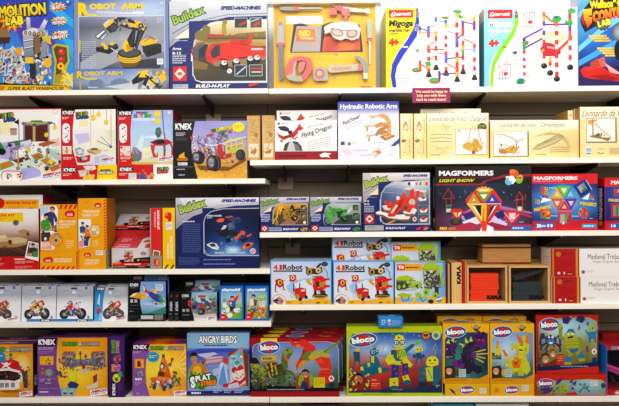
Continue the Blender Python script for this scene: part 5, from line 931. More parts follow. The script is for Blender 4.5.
# ------------------------------------------------------------------ construction sets in navy and silver
def bxbig(A):
    A.M(175,197,262,270,8,8,'1c2a68 1c2c70 1c2a68/18245c 1a2868 1a2460/1a2664 1c2a6c 161f54',.07,2)
    A.PG('c8c8d0','8c8c9c',175,197,262,197,262,205,236,206,212,210,194,216,182,224,175.6,230,175,230);A.PG('e8e8f0','b0b0bc',180,198,262,197,262,202,220,205,190,212,184,206)
    A.L('a0a0b0',.5,178,221,190,214,206,209)
    A.T('Buildex',178.6,201.4,206.6,210.4,'94b048',.05,0,-17,'30244a',.07,'b8d060');A.T('SPEED-MACHINES',223,199.2,258,202.4,'24388c',.07,.25)
    A.P('a8b0c0',204,254,204,220,207,213,213,210,262,208,262,257,211,257,206,256)
    A.M(205,209,261,256,10,9,'10183c 101a40 0c1430/101c48 102050 0c1638/0c1a44 183470 0c1c4c/102c68 2058a0 102c68/1c509c 88b8e0 1c4890',.08,3)
    A.P('1a2868',203,208,216,208,210,211,206.4,215,205.2,222,203,222);A.L('b8c0d0',.7,262,208.6,224,209,212,211.6,206.6,216,204.6,222,204.6,250,207,255,212,256.6,262,256.6)
    A.EG(234,251,10,5,'d8f0ff','3c78b8');A.R(224,256.4,246,258.6,'182460');A.L('b8c0d0',.7,220,256.6,250,256.6)
    for a in range(7): A.P('5090c8', 234, 253, 228+a*2, 234, 228.4+a*2, 234)
    # exploded racing cars
    A.P('e8682c',217,221,221,218.6,226,219,224,222.4,219,222.6);A.P('c05828',226,217,233,216,235,217.6,228,218.6);A.P('3c4c70',229,220,240,217,243,220,236,223);A.P('303c5c',236,221,243,219,242,223,237,224)
    A.P('1c2030',216,232,222,227,228,225,234,227,234,233,226,238,220,236);A.P('c8ccd8',222,230,225,225.6,228,226,226.6,229,224,230);A.P('4c5878',228,224,235,222,237,229,230,231);A.P('606c90',230,224,233,223.4,234,228,231,229);A.P('202838',228,233,238,231,240,236,232,238);A.P('141a28',226,240,232,237.6,233,242,228,243.6)
    A.P('e06020',235,239,241,234,243,231,247,232.4,246,236,243,235,240,239,237,240.6);A.P('d85c24',248,236.6,253,234,253,236,249,238);A.P('181c2c',241,240,249,238,250,240,244,243.4)
    for x, y in ((222.6, 244), (228, 247), (233, 240), (238, 242)): A.E(x, y, 1.1, 1.1, '98a0b0'); A.E(x, y, .5, .5, '303850')
    A.P('c8d0d8',207,245,212,243,217,244,220,248,219,250.6,213,249.6);A.P('30384c',210,244.4,215,244,217,247,212,247.6);A.L('f0f0f0',.7,208,246,218,250)
    A.P('e06828',243,248,247,244,253,243,255.6,244.4,252,247.6,246,250.6);A.P('302420',247,245,251,244,252,246.4,248,248);A.P('e8a070',244,248,247,247.4,246,249.6)
    A.E(254.6,252,2.8,2.8,'e8e0e8');A.E(254.6,252,2,2,'d05858');A.L('f0e8e8',.7,253,250.6,256,253.4);A.T('BUILD THE WORLD',216,252.6,247,254.4,'c8d8f0',.03,.2);A.T('SPEED MASTER',208,215.2,223,216.8,'e0e0f0',.04);A.D(208,217.6,215,219.2,1,'d8d8e8')
    A.D(182.6,221,196,222.4,1,'d0d4e8',.9);A.D(182.6,224,201,254,16,'5868a0',.4,3);A.D(178.6,258,200,266,6,'5868a0',.4,2);A.D(204,260,258,261.4,1,'7884b4',.8);A.D(204,264.4,250,265.8,1,'7884b4',.8)
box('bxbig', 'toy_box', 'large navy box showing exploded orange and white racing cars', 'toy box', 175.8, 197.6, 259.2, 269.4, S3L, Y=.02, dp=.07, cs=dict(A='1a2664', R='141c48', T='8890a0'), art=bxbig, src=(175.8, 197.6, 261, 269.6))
def bxsmall(veh):
    def f(A):
        A.R(0,0,100,70,'1c2c70');A.PG('b8b8c4','8c90a0',0,0,100,0,100,10,50,12,26,20,12,30,0,40);A.PG('d8d8e0','a8acb8',12,1,100,0,100,7,44,9,22,15,18,8)
        A.T('Buildex',2,4.6,38,15,'84a848',.05,0,-13,'30244a',.07);A.T('SPEED-MACHINES',54,2,95,6.4,'24388c',.07,.25)
        A.P('f0e0b8',24,18,22,28,6,31);A.L('a0a8c0',.8,0,36,14,24,30,15,52,11.6,100,11)
        pic = [25, 40, 26, 26, 32, 17, 44, 13, 98, 12.6, 98, 56, 30, 56, 26, 52]
        if veh:
            A.P('c8b890',*pic);A.PG('d8a038','6c5838',27,40,28,26,33,18,44,14,97,13.6,97,42,27,42);A.P('5a4c38',27,36,50,32,97,28,97,55,31,55,27,52);A.P('a0705c',40,55,66,38,78,36,84,40,70,55);A.P('303c28',60,22,66,14,70,24,97,20,97,30,60,32)
            A.S(70,26,97,50,24,2,'4c5c30 6c4c38 384028 805c40',3)
            A.L('e8b01c',3,40,14,34,40,26,52);A.L('d8a018',2.4,46,15,40,34);A.P('e8b020',36,22,46,16,48,24,42,30);A.P('a88024',44,28,56,22,66,26,74,36,60,46,48,44);A.E(34,52,6,7,'40382c');A.E(34,52,4,5,'8a7c5c');A.E(70,42,7,6,'302c24');A.S(44,24,74,44,26,2,'e0a820 584830 c09020 30281c',6);A.P('303028',62,20,66,15,70,20,68,26);A.L('d89c18',2,24,46,32,44,36,50)
        else:
            A.P('b8c0b8',*pic);A.M(27,14,97,55,6,5,'a8b8a8 c0ccc8 98a4a0/788c7c a0b0a8 88948c/5c6860 8c9490 a0a4a4/848884 a8acac 605858',.05);A.P('1c2c70',24,12,40,12,32,17,27.4,26,27,34,24,34);A.P('6c3030',72,40,97,34,97,46,74,52);A.P('384840',48,50,70,36,97,34,97,55,44,55)
            A.P('3fa43c',34,20,38,18,46,24,58,22,66,26,70,24,76,28,66,34,70,44,60,46,54,36,46,38,40,52,28,40,30,36,40,30);A.E(35,47,9,10,'28302c');A.E(35,47,6,7,'707c78');A.E(66,45,7,6,'202824');A.P('48b848',28,40,34,34,42,36,44,48,40,54,38,44,33,40);A.P('203828',50,30,62,28,64,42,54,44);A.S(44,24,70,46,22,2,'38a03c 183020 50c850 706060',6);A.P('c8ccc8',72,28,80,20,82,24,74,34)
        for y in (16, 32): A.R(83, y, 94, y+11, '3c4438'); A.L('a0a8a0', .6, 83, y, 94, y, 94, y+11, 83, y+11, 83, y); A.P('d8a028' if veh else '409c40', 85, y+8, 90, y+3, 93, y+6, 89, y+9)
        A.E(91,51,3,3,'f0e8e0');A.D(2,34,20,50,5,'c8d0e8',.5);A.R(2,57,15,68,'c83830');A.P('e8e0d8',8.5,58,14,62.5,8.5,67,3,62.5);A.E(8.5,62.5,2.2,2,'b85040');A.R(17,60,44,68,'98a0b4');A.D(18,61.5,43,67,2,'586898')
        A.T('BUILD-N-PLAY',47,61.6,78,66,'e8e8f4',.04,.35);A.P('d8a020' if veh else '40a040',82,64,88,61,98,62,95,68,85,68);A.S(83,62,97,67,6,1.6,'304030 806020',3)
    return f
box('bxY', 'toy_box', 'small navy and silver box with a yellow wooden motorbike', 'toy box', 260.2, 197, 309, 231.8, S3R, Y=.02, dp=.07, cs=dict(A='20306c', T='7c8090', R='606878'), art=bxsmall(1), src=(0, 0, 100, 70), group='small navy vehicle kits')
box('bxG', 'toy_box', 'small navy and silver box with a green wooden motorbike', 'toy box', 310.4, 196.8, 361.6, 231.8, S3R, Y=.02, dp=.07, cs=dict(A='20306c', T='7c8090', R='606878'), art=bxsmall(0), src=(0, 0, 100, 70), group='small navy vehicle kits')
def bxheli(A):
    A.R(362,172,434.5,233,'1c2c6c');A.PG('d0c8c8','98949c',362,172,434.4,172,434.4,180,408,180,392,184,378,190,368,198,362,204);A.PG('e8e4e4','b8b4bc',370,173,434,172.6,434,178,400,179.6,380,184,374,180);A.L('606078',.5,364,193,376,186,390,180)
    A.T('Buildex',364.2,177.2,389.6,184.8,'a4b440',.05,0,-16,'30244a',.07,'b8c850');A.T('SPEED-MACHINES',406,174.4,431.6,177,'24388c',.07,.25);A.P('ecdcb0',381,187,379,194.6,368.6,195);A.D(367.6,197,378,198.2,1,'8890b0')
    A.P('b8c0cc',380.6,220,380.6,194,384,187,392,182.4,434,180,434,225,387,225,382.4,223.4)
    A.M(382,182,433,224,9,8,'98a4b4 c8ccd4 e4e8ec d0d8e0/4c5c80 6c7ca0 8c9cb8 7c8cac/3c4c74 506090 5c6c94 485880/303c5c 384868 405070 384060/2c3450 303c58 38445c 303850',.07,4)
    A.P('1c2c6c',379,182,396,181,386,186.4,382.4,193,381.6,200,379,200);A.L('c8ccd8',.7,434,180.6,400,182.6,388,186.6,382.6,193,381.4,200,381.4,219,383.6,223,388,224.4,434,224.4)
    for x, c in ((412, '303030'), (416, 'e8e8e8'), (420, 'e8681c'), (424, '30a090'), (428, 'e8c020'), (430.6, 'd83028')): A.P(c, x-1.4, 182.4, x+1.4, 182.2, x+1, 185.6, x-1, 185.6)
    A.L('9caccc',.6,384,192,408,194);A.L('6c80b0',1,386,188,404,190);A.P('c89838',386,224,396,220,398,220.6,390,224.4)
    # red and white seaplane
    A.P('7c5840',376,214,382,213.4,390,216,400,217.4,412,216.6,413.4,220.4,408,222,398,220.6,388,219.4,383,216.6,377,215.4);A.P('ece4e0',376,212.6,380,211,388,213,398,215,408,214.6,413,217,411,219.6,402,219.6,390,218,384,215,377,214)
    A.P('dcd4cc',382.6,206,388,205,396,208,394,211,386,210);A.P('9c5840',383,208,388,210.6,394,211.6,386,212);A.P('e4dcd4',405,212,412,209,420,211,417,215.4,408,215);A.P('a05c40',406,214,418,214,414,217,408,216.4)
    A.P('d83820',388.6,215.6,394,205,401,197,408,194.6,414,196.4,416,200,408,206,400,213,396,217,390,217);A.P('a82818',396,210,402,201,406,199,403,207,397,213);A.P('f0d8c8',392,213,398,204.6,400,205.6,394,213.6);A.P('e8e0dc',398,197,401,196,402,199,399,200.6);A.E(387,202.4,2,1.8,'d83828');A.E(390.6,206.6,2.6,2,'c83020');A.P('d83c28',390,202,394,201,393,206,389,206.6)
    A.P('d8d0cc',407.6,187.6,431,190.6,429,193,408,189.8);A.P('a06848',408,190,429,193.2,428,194.4,409,191.2);A.P('808890',408,193,413,191.4,415,196,409,197.6);A.P('d83820',413,190,417,188.6,418,199,422,205,418,207,412,198);A.P('d83820',420,191,423,191,422.6,198,417,202);A.E(415,202.4,3.4,3.4,'c0bcb8');A.P('e8e0dc',421,198,430,197.6,430,200.6,423,201.4);A.P('e0a820',427,193,429.6,193,429,197,427.6,197);A.E(427,198,2,1.4,'c83828')
    A.P('d83c28',405,207,411,204,419,206,419,210,412,213,406,211);A.P('484c50',406,207,410,205.6,410,209.6,406,210);A.P('e8e0d8',416,208,420,210,418,213,411,214.6);A.E(406,194.6,1.6,1.6,'d84030')
    for y in (205.4, 214.6): A.R(421.4, y, 432.4, y+9, '4c5c70'); A.L('90a0b0', .4, 421.4, y, 432.4, y, 432.4, y+9, 421.4, y+9, 421.4, y); A.P('e0d8d0', 423, y+5, 427, y+2, 431.6, y+4, 430, y+7.4, 424, y+7.6); A.P('c83424', 424, y+4.6, 427, y+2, 431, y+3.4, 427, y+6)
    A.E(417.6,219.4,2.2,2.4,'f0e0e0');A.E(417.6,219.4,1.4,1.5,'d86058')
    A.T('Ages',364,200,369.4,202,'w',.03);A.T('8-12',364,203,369.4,204.8,'w',.03);A.D(364,206,374.6,213,4,'b8c0d8',.5);A.R(364.6,214.4,374.4,223.6,'c83428');A.P('e8dcd4',369.5,215,373.6,219,369.5,223,365.4,219);A.E(369.5,219,2,1.5,'b05038');A.R(364.6,225.4,384.6,230.6,'a8a8a4');A.D(367,226.8,382,228.4,1,'707078')
    A.T('BUILD-N-PLAY',387,227.2,408,229.4,'e8e8f0',.03,.3);A.P('d83020',418.6,230,421,228,425,227,423,230.4);A.P('e08020',426,230,429,228,432.6,227.6,430,230.4);A.L('d83020',.8,427,227.6,431,226.6);A.P('203068',434,172,434.5,172,434.5,232,434,232)
box('bxH', 'toy_box', 'navy and silver box picturing a red and white wooden seaplane', 'toy box', 362.8, 172.8, 430.4, 231.6, S3R, Y=.02, dp=.065, cs=dict(A='20306c', L='302c50', R='c8ccd4', T='b0a8a8'), art=bxheli, src=(362.6, 172.8, 434.4, 231.8))
# ------------------------------------------------------------------ magnetic tile boxes
def tri(A, c, x0, y0, x1, y1, x2, y2, k='f0f0e0', f=.42):
    A.P(c,x0,y0,x1,y1,x2,y2);cx,cy = (x0+x1+x2)/3,(y0+y1+y2)/3;g = lambda x,y: (cx+(x-cx)*f,cy+(y-cy)*f)
    A.P(k,*g(x0,y0),*g(x1,y1),*g(x2,y2))
def lightshow(A):
    A.M(435,163,532,232,12,10,'141018 181018 1c1418 181018/181824 142034 18202c 20181c/10182c 203c5c 1c3044 141824/101828 20304c 203048 101824/241828 503860 583c68 281c30/502038 7c5c90 7c5c98 40243c/38101c 903050 a04c70 301824',.1,5)
    A.R(435,163,532,182,'161216');A.M(435,163,532,182,8,3,'141014 1a1418 141014/18121a 1c141c 161216',.2)
    A.P('a01c38',435,182,480,182,484,179.4,503,173.6,508,172.6,532,172.6,532,175,508,175,488,179.4,483,183.6,435,183.6)
    A.T('MAGFORMERS',439,168.4,494,173.8,'f0ecf0',.05,0,0,None,0,None,1.02);A.R(440,175,494,175.8,'80142c');A.T('LIGHT SHOW',439.6,177,474.4,180.4,'d8d420',.04,.3)
    for c, q in (('c83048', (452, 216, 470, 208, 490, 206, 510, 208, 532, 216, 532, 218, 508, 211, 490, 209, 470, 211, 452, 219)), ('a878b8', (462, 214, 474, 206, 500, 205, 532, 212, 532, 214, 500, 208, 474, 209))): A.P(c, *q)
    A.E(487,217,26,7,'b8a8d8');A.E(487,217.6,23,5.6,'5c4480');A.P('e8e0f4',462,222,482,214,488,220,468,228);A.P('d8c8ec',492,214,508,224,503,230,486,221);A.P('f0e8f8',483,222,492,222,494,232,480,232)
    A.P('b83050',435,231,470,222,482,226,460,232);A.P('a02848',500,231,486,224,492,222,520,230);A.P('382c78',462,214,476,209,482,213,466,219);A.P('302870',494,213,502,210,508,216,498,219)
    # diamond of tiles
    A.ST(484,189,9,6,12,'e8a040',.5)
    A.P('d82c20',465.6,199,476,188.6,484,187,494,188,502,200,501.6,205,484.6,229,467,203);A.P('e87018',467,203,484,203.6,484.4,229);A.P('e0c028',484,203.6,484.4,229,486,226,487,204);A.P('f0c038',467,203,484,203.6,482,222)
    A.P('181418',473,204.6,481.6,204.4,481,216.6);A.P('c83820',489,204,502,203,486.6,226);A.P('302434',491,206,496,205,487.6,217);A.P('f0f0f0',472.6,205.6,475,205.6,481.6,218,480.6,217.6);A.P('f0e8f0',494.6,205.6,497,205,488,219)
    A.P('f0a828',476,188.6,484,185.4,494,188,490,191,480,191.4);A.P('f4f0b0',478,188,490,188,488,190,480,190)
    tri(A, 'c8a020', 467.6, 202, 480.6, 202.6, 474, 192, 'c88820', .5); A.P('f0ecf0', 472.6, 200, 475.6, 200, 474, 197); tri(A, '58a828', 476.6, 191.6, 491.6, 191.6, 484, 201.6, 'f0f4e8', .5); tri(A, '2c48b0', 485, 202.6, 501, 202.6, 493, 192.4, '3c58c0', .5); A.P('f0ecf4', 490.6, 200, 494, 200, 492.4, 196.6); A.L('f4e8d0', .6, 467, 203, 501, 203.2); A.L('e03c28', 1.4, 466, 199, 475, 190); A.L('e03c28', 1.4, 493, 189.6, 501.4, 199.6); A.P('e84020', 481, 221, 487.4, 221, 486.6, 232, 482, 232)
    # tower figures
    A.L('a02c20',1,448.4,187,442.6,197.4,454.6,197.4,448.4,187);A.L('a02c20',.9,446,197,446,204,451,204,451,192);A.R(446.4,198.4,450.6,203,'201c24');A.R(446,204.4,451,207.8,'38886c');A.R(447,205.4,450,207,'203038');A.R(446,208,451,211.6,'c8ccc8')
    A.P('c83828',449.6,210.6,453,208,461,208,464,211,457,221,451,212);A.P('f0b888',453,212,457,212,457,218);A.P('f0f0f0',458.6,212,461.6,211.6,458,217);A.EG(456,221.6,6,3.6,'605840','201818');A.E(456,218.6,3.4,1.6,'684c28')
    A.L('b02c20',1,520,190.6,516,199,524,199,520,190.6);A.L('b83020',1.1,517,199,517,212,523,212,523,195);A.R(517.6,206,522.6,211,'a8b088');A.R(518.6,207,521.6,210,'e8e8e0');A.L('b02c30',1,514,200,526,198,526,194)
    A.P('d82c38',506,212,510,209.6,516,210,520,216,516,222,510,224,504,218);A.P('f0ccd4',509,213,516,212.6,515,219,510,220);A.L('f0d8e0',.6,505,213,512,222,519,214)
    A.E(514.6,171.6,4.6,4,'e05820');A.E(513,169.6,3,2.2,'f08030');A.E(519.6,178,3.6,4.4,'90b830');A.E(521,176,2.6,3,'d8b020');A.P('e0f0f4',506,175,513,174,517,179,513,183,508,181);A.E(509,180,3.6,4,'70c0e0');A.E(512,177,3,3,'f4f8f4');A.P('c84020',517,176,522,175,522,178)
    A.D(439.6,227,447,229.6,1,'d8d420',1);A.D(448.6,227.6,457,229.6,1,'9c9c40',1);A.D(474,229,484,230,1,'604c58');A.D(519.6,222,528,223.4,1,'c8c8c8');A.R(511,224.6,532,231,'3068b8');A.R(511,224.6,532,226.6,'b83050');A.D(512.6,227.6,529,229.6,1,'c8d4f0',.9)
    A.S(438,184,530,206,26,.35,'e0e8f8 b0c0d8 8898c0',3)
def lsside(A): A.M(0, 0, 10, 10, 2, 8, '181418/141018/2c1420/203018', .2); A.T('MAGFORMERS', 3, 1.6, 6.4, 6.4, 'd8d0d8', .03, 0, -90); A.R(3, 8, 8, 8.6, 'e8c020'); A.R(3, 8.7, 8, 9.4, '40a040')
box('mag1', 'toy_box', 'black magnetic tile box with a glowing red and orange diamond', 'toy box', 435.4, 166, 531.6, 231.2, S3R, Y=.018, dp=.09, cs=dict(A='1a1418', L='201a20', R='18141a', T='201c20'), art=lightshow, src=(435.4, 163.8, 532, 231.4), left=lsside)
def cubelet(A, x, y, s, cs): 
    c = cs.split()
    for i in range(2):
        for k in range(2): A.P(c[(i+2*k) % len(c)], x+i*s, y+k*s+i*.4, x+s*.9+i*s, y+k*s+.3+i*.4, x+s*.9+i*s, y+s*.9+k*s+i*.4, x+i*s, y+s*.85+k*s+i*.4); A.E(x+s*.45+i*s, y+s*.5+k*s, s*.22, s*.22, '405880')
def mag30(A):
    A.M(531,173,598,231,9,8,'2c1c70 2c2080 2c1c70/281c70 2868b8 281868/3860b0 48b0e8 2848a0/3058a8 50b8f0 3060b0/281c70 2c68b8 201458/241468 281c78 241460',.05,3)
    A.PG('d81c24','e02830',531,173,598,173,598,183.6,531,183);A.T('MAGFORMERS',533.4,176,577.6,179.8,'f4ecf0',.05);A.D(533.6,180.6,577,181.6,1,'f0b0b8');A.PG('c81820','e02428',531,221.4,598,220.6,598,232,531,232)
    A.P('b8e4f8',546,206,560,198,575,206,562,212);A.EG(562,200,20,16,'a8e0f8','3880c8');A.P('f0f8ff',540,196,552,200,540,203,542,199);A.P('f0f8ff',590,193,582,199,588,200);A.L('c0e0f4',.8,549,187.6,556,188);A.L('b0d8f0',.8,548,216,582,216.6)
    A.T('MAGNETIC',533.4,206.4,551,210,'e8d020',.06,.2,-12,'806010',.03);A.T('MAGIC!',580,202.4,596.4,206,'e8d020',.06,.1,6,'806010',.03)
    tri(A, 'e0b020', 551, 198.6, 563, 198.4, 557, 186.6, 'd8d8b0', .46); tri(A, '74c828', 557, 186.4, 570.4, 186.2, 564, 197.6, 'e8f0d8', .46); tri(A, '30a8e0', 564, 198.4, 576.6, 198.6, 570.6, 186.6, 'a8c8d8', .46); tri(A, 'e8641c', 550.6, 199.2, 563, 199.2, 557, 210.6, 'e8dcd0', .46); tri(A, '7c2ca0', 564.4, 199.2, 577, 199.2, 571, 210.6, 'd8d0e0', .46); tri(A, 'd82430', 557.6, 210.8, 570.6, 210.8, 564, 200, 'e0c8c0', .4)
    for q in ((551, 198.9, 577, 198.9), (557, 186.6, 571, 210.6), (571, 186.6, 557, 210.6)): A.L('402c48', .5, *q)
    A.P('c02c50',557.4,211.6,571.4,211.6,571.4,226,557.4,226);A.P('d84868',557.4,211.6,571.4,211.6,570,213.4,559,213.4);A.P('988c80',559.4,214,566.6,214,566.6,223.6,559.4,223.6);A.P('b8b0a4',560,215,564,214.4,564,223.6,560,223);A.P('68a048',564.6,217,567,214,569,214,566,221);A.E(563,223.4,1.2,1.4,'f0ece0')
    A.P('1c2c88',573.6,186,584.6,178.6,592,190,580.6,198);A.P('2c40a8',575,186.6,584,180.4,586,183,577,189.4);A.P('808c90',577,187,583.6,182.4,587.6,189,581,193.4);A.P('a8b0a8',577.6,187,581,184.8,584,190.4,581,192.4);A.L('c8d4e8',.6,586,180,592,190);A.P('487c50',581.6,190,586,187.6,587.4,189,582.4,192.4)
    cubelet(A, 540.4, 186.4, 3.8, 'e04020 e8b820 d83028 e87020'); cubelet(A, 541, 191, 3.6, 'e84828 a8c030 4c68b8 d83028'); cubelet(A, 534.6, 199, 2.4, '58b040 e8c020 e08020 d0d040'); cubelet(A, 540, 209, 5, 'd83828 e84828 58a848 e8b020'); A.E(545.6, 213.6, 5.6, 4.6, 'd83828'); A.E(545.6, 212.8, 4, 3, 'e87820'); A.E(543, 214, 1.4, 1.4, '3048a0'); A.E(548, 213, 1.5, 1.5, 'e8c020'); A.E(544.4, 217, 1.6, 1.2, '50a838')
    cubelet(A, 589, 195, 2.6, 'e87030 d83040 70b0d8 e8a030'); A.P('d83048', 578.6, 218, 580, 210, 584, 206.6, 587, 211, 589, 217, 584, 220); A.S(579, 209, 588, 219, 18, 1.2, 'e87828 e8c020 50a850 4868b8 d83040', 5)
    A.R(534.6,223,553.6,229,'2c68b8');A.T('30',536,224,540.6,228,'w',.06);A.T('pcs',541,225.2,545,228,'w',.04);A.E(547.6,226,1.3,1.8,'e0e8f4');A.E(551,226,1.3,1.8,'e0e8f4');A.R(581.6,224.4,596,228.6,'3898d8');A.D(583,225.6,594.6,227.6,1,'c8e4f8',.9);A.D(589,218.6,595,219.8,1,'c8c8e0')
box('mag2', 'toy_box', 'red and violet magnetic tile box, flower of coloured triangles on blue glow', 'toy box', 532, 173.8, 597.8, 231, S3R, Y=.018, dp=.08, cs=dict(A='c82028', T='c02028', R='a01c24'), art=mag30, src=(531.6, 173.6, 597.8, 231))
def mag3(A):
    A.M(605,178,640,231,5,6,'2c2080 3038a0/283c90 4080c8/242470 3058a8/201458 281c70',.06);A.PG('d81c24','e02830',600,178,640,178,640,186.8,600,186.6);A.T('MAGFORMERS',611,180.4,650,184.4,'f4ecf0',.05);A.PG('c81820','e02428',600,221.6,640,221,640,232,600,232)
    cubelet(A, 614, 189, 4, 'e84828 e8b820 d83028 3060b8'); A.T('MAGIC', 608.6, 199, 619.6, 202, 'e8d020', .06, .1, 4); A.P('c02440', 611, 203.6, 640, 203.6, 640, 218, 611, 218); A.P('988c80', 613, 206, 619, 205.6, 619, 216.4, 613, 216.4); A.R(616, 206, 618, 216, '507c48'); A.R(609.6, 224, 640, 229, '2c68b8'); A.T('14', 611, 225, 615.6, 228, 'w', .06)
def m3side(A):
    A.M(0,0,10,10,2,5,'2c1c60/241458/201050',.05);A.R(0,0,10,1.6,'c81c28');A.R(0,8.3,10,10,'c01c24');A.T('MAGFORMERS',3.4,1.9,7.4,8,'e8e4ec',.05,0,-90);A.E(5,8.7,2.2,.5,'e8b820')
box('mag3', 'toy_box', 'partly cropped magnetic tile box with a lettered violet spine, at the right edge', 'toy box', 604.6, 177.6, 640, 230.8, S3R, Y=.018, dp=.105, cs=dict(A='c82028', L='2c1c60', T='c02028'), art=mag3, src=(604.6, 177.6, 640, 231), left=m3side)
# ================================================================== fourth row, left
def bikecard(kind):
    """frame 38 x 38: x 0..38, y 0..37"""
    def f(A):
        blue = kind == 3
        x0 = 11 if blue else 0
        A.M(0,0,38,37,5,8,'b0b0b8 b8b8c0 b0b4bc/a8acb8 b0b4bc a8acb8/e8e8ee ececf2 e8e8ee/f0f0f4 f2f2f6 eeeef2/e8e8ee f0f0f4 e8e8f0',.02,kind)
        A.P('54545c',14.4,2.4,15.4,1.4,20.6,1.4,21.6,2.4,20.6,3.2,15.4,3.2)
        if blue:
            A.P('3c9cd8',0,0,12,0,10,14,9,37,0,37);A.PG('1c6cb0','4cb4ec',0,0,12,0,9.6,16,9,37,0,37);A.P('b8e0f4',3,18,5,8,6,8,6,20);A.R(2,0,11.4,4,'18181c');A.T("K'NEX",3,.8,10.8,3.3,'e8e8e8',.05)
            A.P('c84040',2.4,24,6,22,8,26,5,29,2,28);A.P('4060b0',3,26,6,27,5,30,3,29);A.P('a0c8e8',6.4,28,9,29,8.4,36,5,35)
        else: A.E(30.6, 2, 1.6, 1.6, '3868b8'); A.R(29.4, .6, 32, 3.4, '4878c0')
        A.D(8,4.4,15,5.4,1,'808890');A.E(18,6.4,3,2.6,'6898d0');A.E(18,6.4,2.5,2.1,'d0dcec');A.D(21,4.6,30,6,1,'9098a4')
        cx = x0*.45
        if kind != 0: A.D(21+cx*.3, 9.4, 33, 12.4, 2, '9ca0a8', .6)
        # motorbike, no rider
        w1, w2 = ('4c4450', '6c6470') if kind in (0, 3) else ('282c30', '505c50')
        fx = 12 if kind in (0, 3) else 28; rx = 27 if kind in (0, 3) else 11
        bx = cx+(0 if kind in (0, 3) else 0)
        A.E(bx+fx-2,29,5.4,6,w1);A.E(bx+fx-2,29,3.2,3.6,w2);A.E(bx+fx-2,29,1.4,1.5,'b8b8bc')
        A.E(bx+rx-3,29.6,5,5.2,w1);A.E(bx+rx-3,29.6,3,3,w2);A.E(bx+rx-3,29.6,1.2,1.2,'c8c8cc')
        c1, c2, c3 = {0: ('7c4828', 'd85c28', '8c6850'), 1: ('e89c28', 'c84c28', 'e8e0d0'), 2: ('d82830', 'e8e8ec', '3858b0'), 3: ('7c4828', 'd85c28', '8c6850')}[kind]
        A.P('54505c',bx+9,24,bx+14,20,bx+22,22,bx+27,26,bx+22,31,bx+14,32,bx+10,28)
        A.P(c1,bx+10,22,bx+15,17,bx+21,18,bx+22,23,bx+15,26,bx+11,25);A.P(c2,bx+17,17,bx+23,14.6,bx+26,19,bx+22,23,bx+17,22);A.P(c3,bx+13,25,bx+19,23,bx+21,27,bx+15,29.6)
        A.E(bx+21,18.8,1.8,1.8,'f0d8b8');A.L('c0c4c8',1,bx+22,18,bx+fx-2,29) ;A.L('9ca0a8',.9,bx+14,24,bx+rx-3,29);A.L('404048',.9,bx+11,18.6,bx+14,15.6,bx+16,16.6)
        A.S(bx+9,17,bx+26,31,34,1.05,c1+' '+c2+' '+c3+' 403c44 d8b868 b0b0b8',kind+2)
        A.E(33.5,33,1.3,1.2,'808088');A.D(32,31,35.6,33.4,2,'a0a0a8')
        if kind in (0, 3): stamp(A, 24, 33, 36, 36, -8)
        else: A.R(6, 34.4, 38, 37, '3888d0'); A.R(21, 34.6, 33, 37, '18181c'); A.T("K'NEX", 22.4, 35, 32, 36.7, 'e8e8e8', .05)
        if kind == 2: A.P('3888d0', 0, 34.6, 12, 34, 12, 37, 0, 37)
    return f
labs = ('leftmost white motorbike pack, brown bike, cropped by the left edge', 'second white motorbike pack, yellow and orange bike', 'third white motorbike pack, red and white bike', 'white motorbike pack with a bright blue strip down its left side')
for i, (x0, x1, y0) in enumerate(((-17, 20.4, 286), (21, 55.6, 286), (56.2, 92.6, 286.4), (94, 127.6, 287))):
    o = box('bike%d' % i, 'bike_pack', labs[i], 'toy pack', x0, y0, x1, 323, S4L, Y=.03, dp=.03, lean=-4, cs=dict(A='e0e0e6', R='2c3c5c', T='a8a8b0', L='c0c0c8'), art=bikecard(i), src=(0, 0, 38, 37), group='motorbike packs standing in a row', stickers=(('hang_tab', 12.6 if i < 3 else 13.6, .5, 23.4 if i < 3 else 24.4, 3.8, 'b8b8c0', lambda A: A.P('38383e', A.src[0]+1.6, 2.3, A.src[0]+2.6, 1.3, A.src[2]-2.6, 1.3, A.src[2]-1.6, 2.3, A.src[2]-2.6, 3.2, A.src[0]+2.6, 3.2)),))
    again(o, ('cropped grey rear pack', 'grey rear pack', 'grey rear pack', 'grey rear pack')[i]+' directly behind the '+('leftmost brown motorbike pack', 'yellow and orange motorbike pack', 'red and white motorbike pack', 'blue striped motorbike pack')[i], dx=-.01, dy=.055, dz=.004, group='motorbike packs standing in a row')
    again(o, 'rearmost pack in the file behind the '+('leftmost brown motorbike pack', 'yellow and orange motorbike pack', 'red and white motorbike pack', 'blue striped motorbike pack')[i], dx=-.02, dy=.11, dz=.004, group='motorbike packs standing in a row')
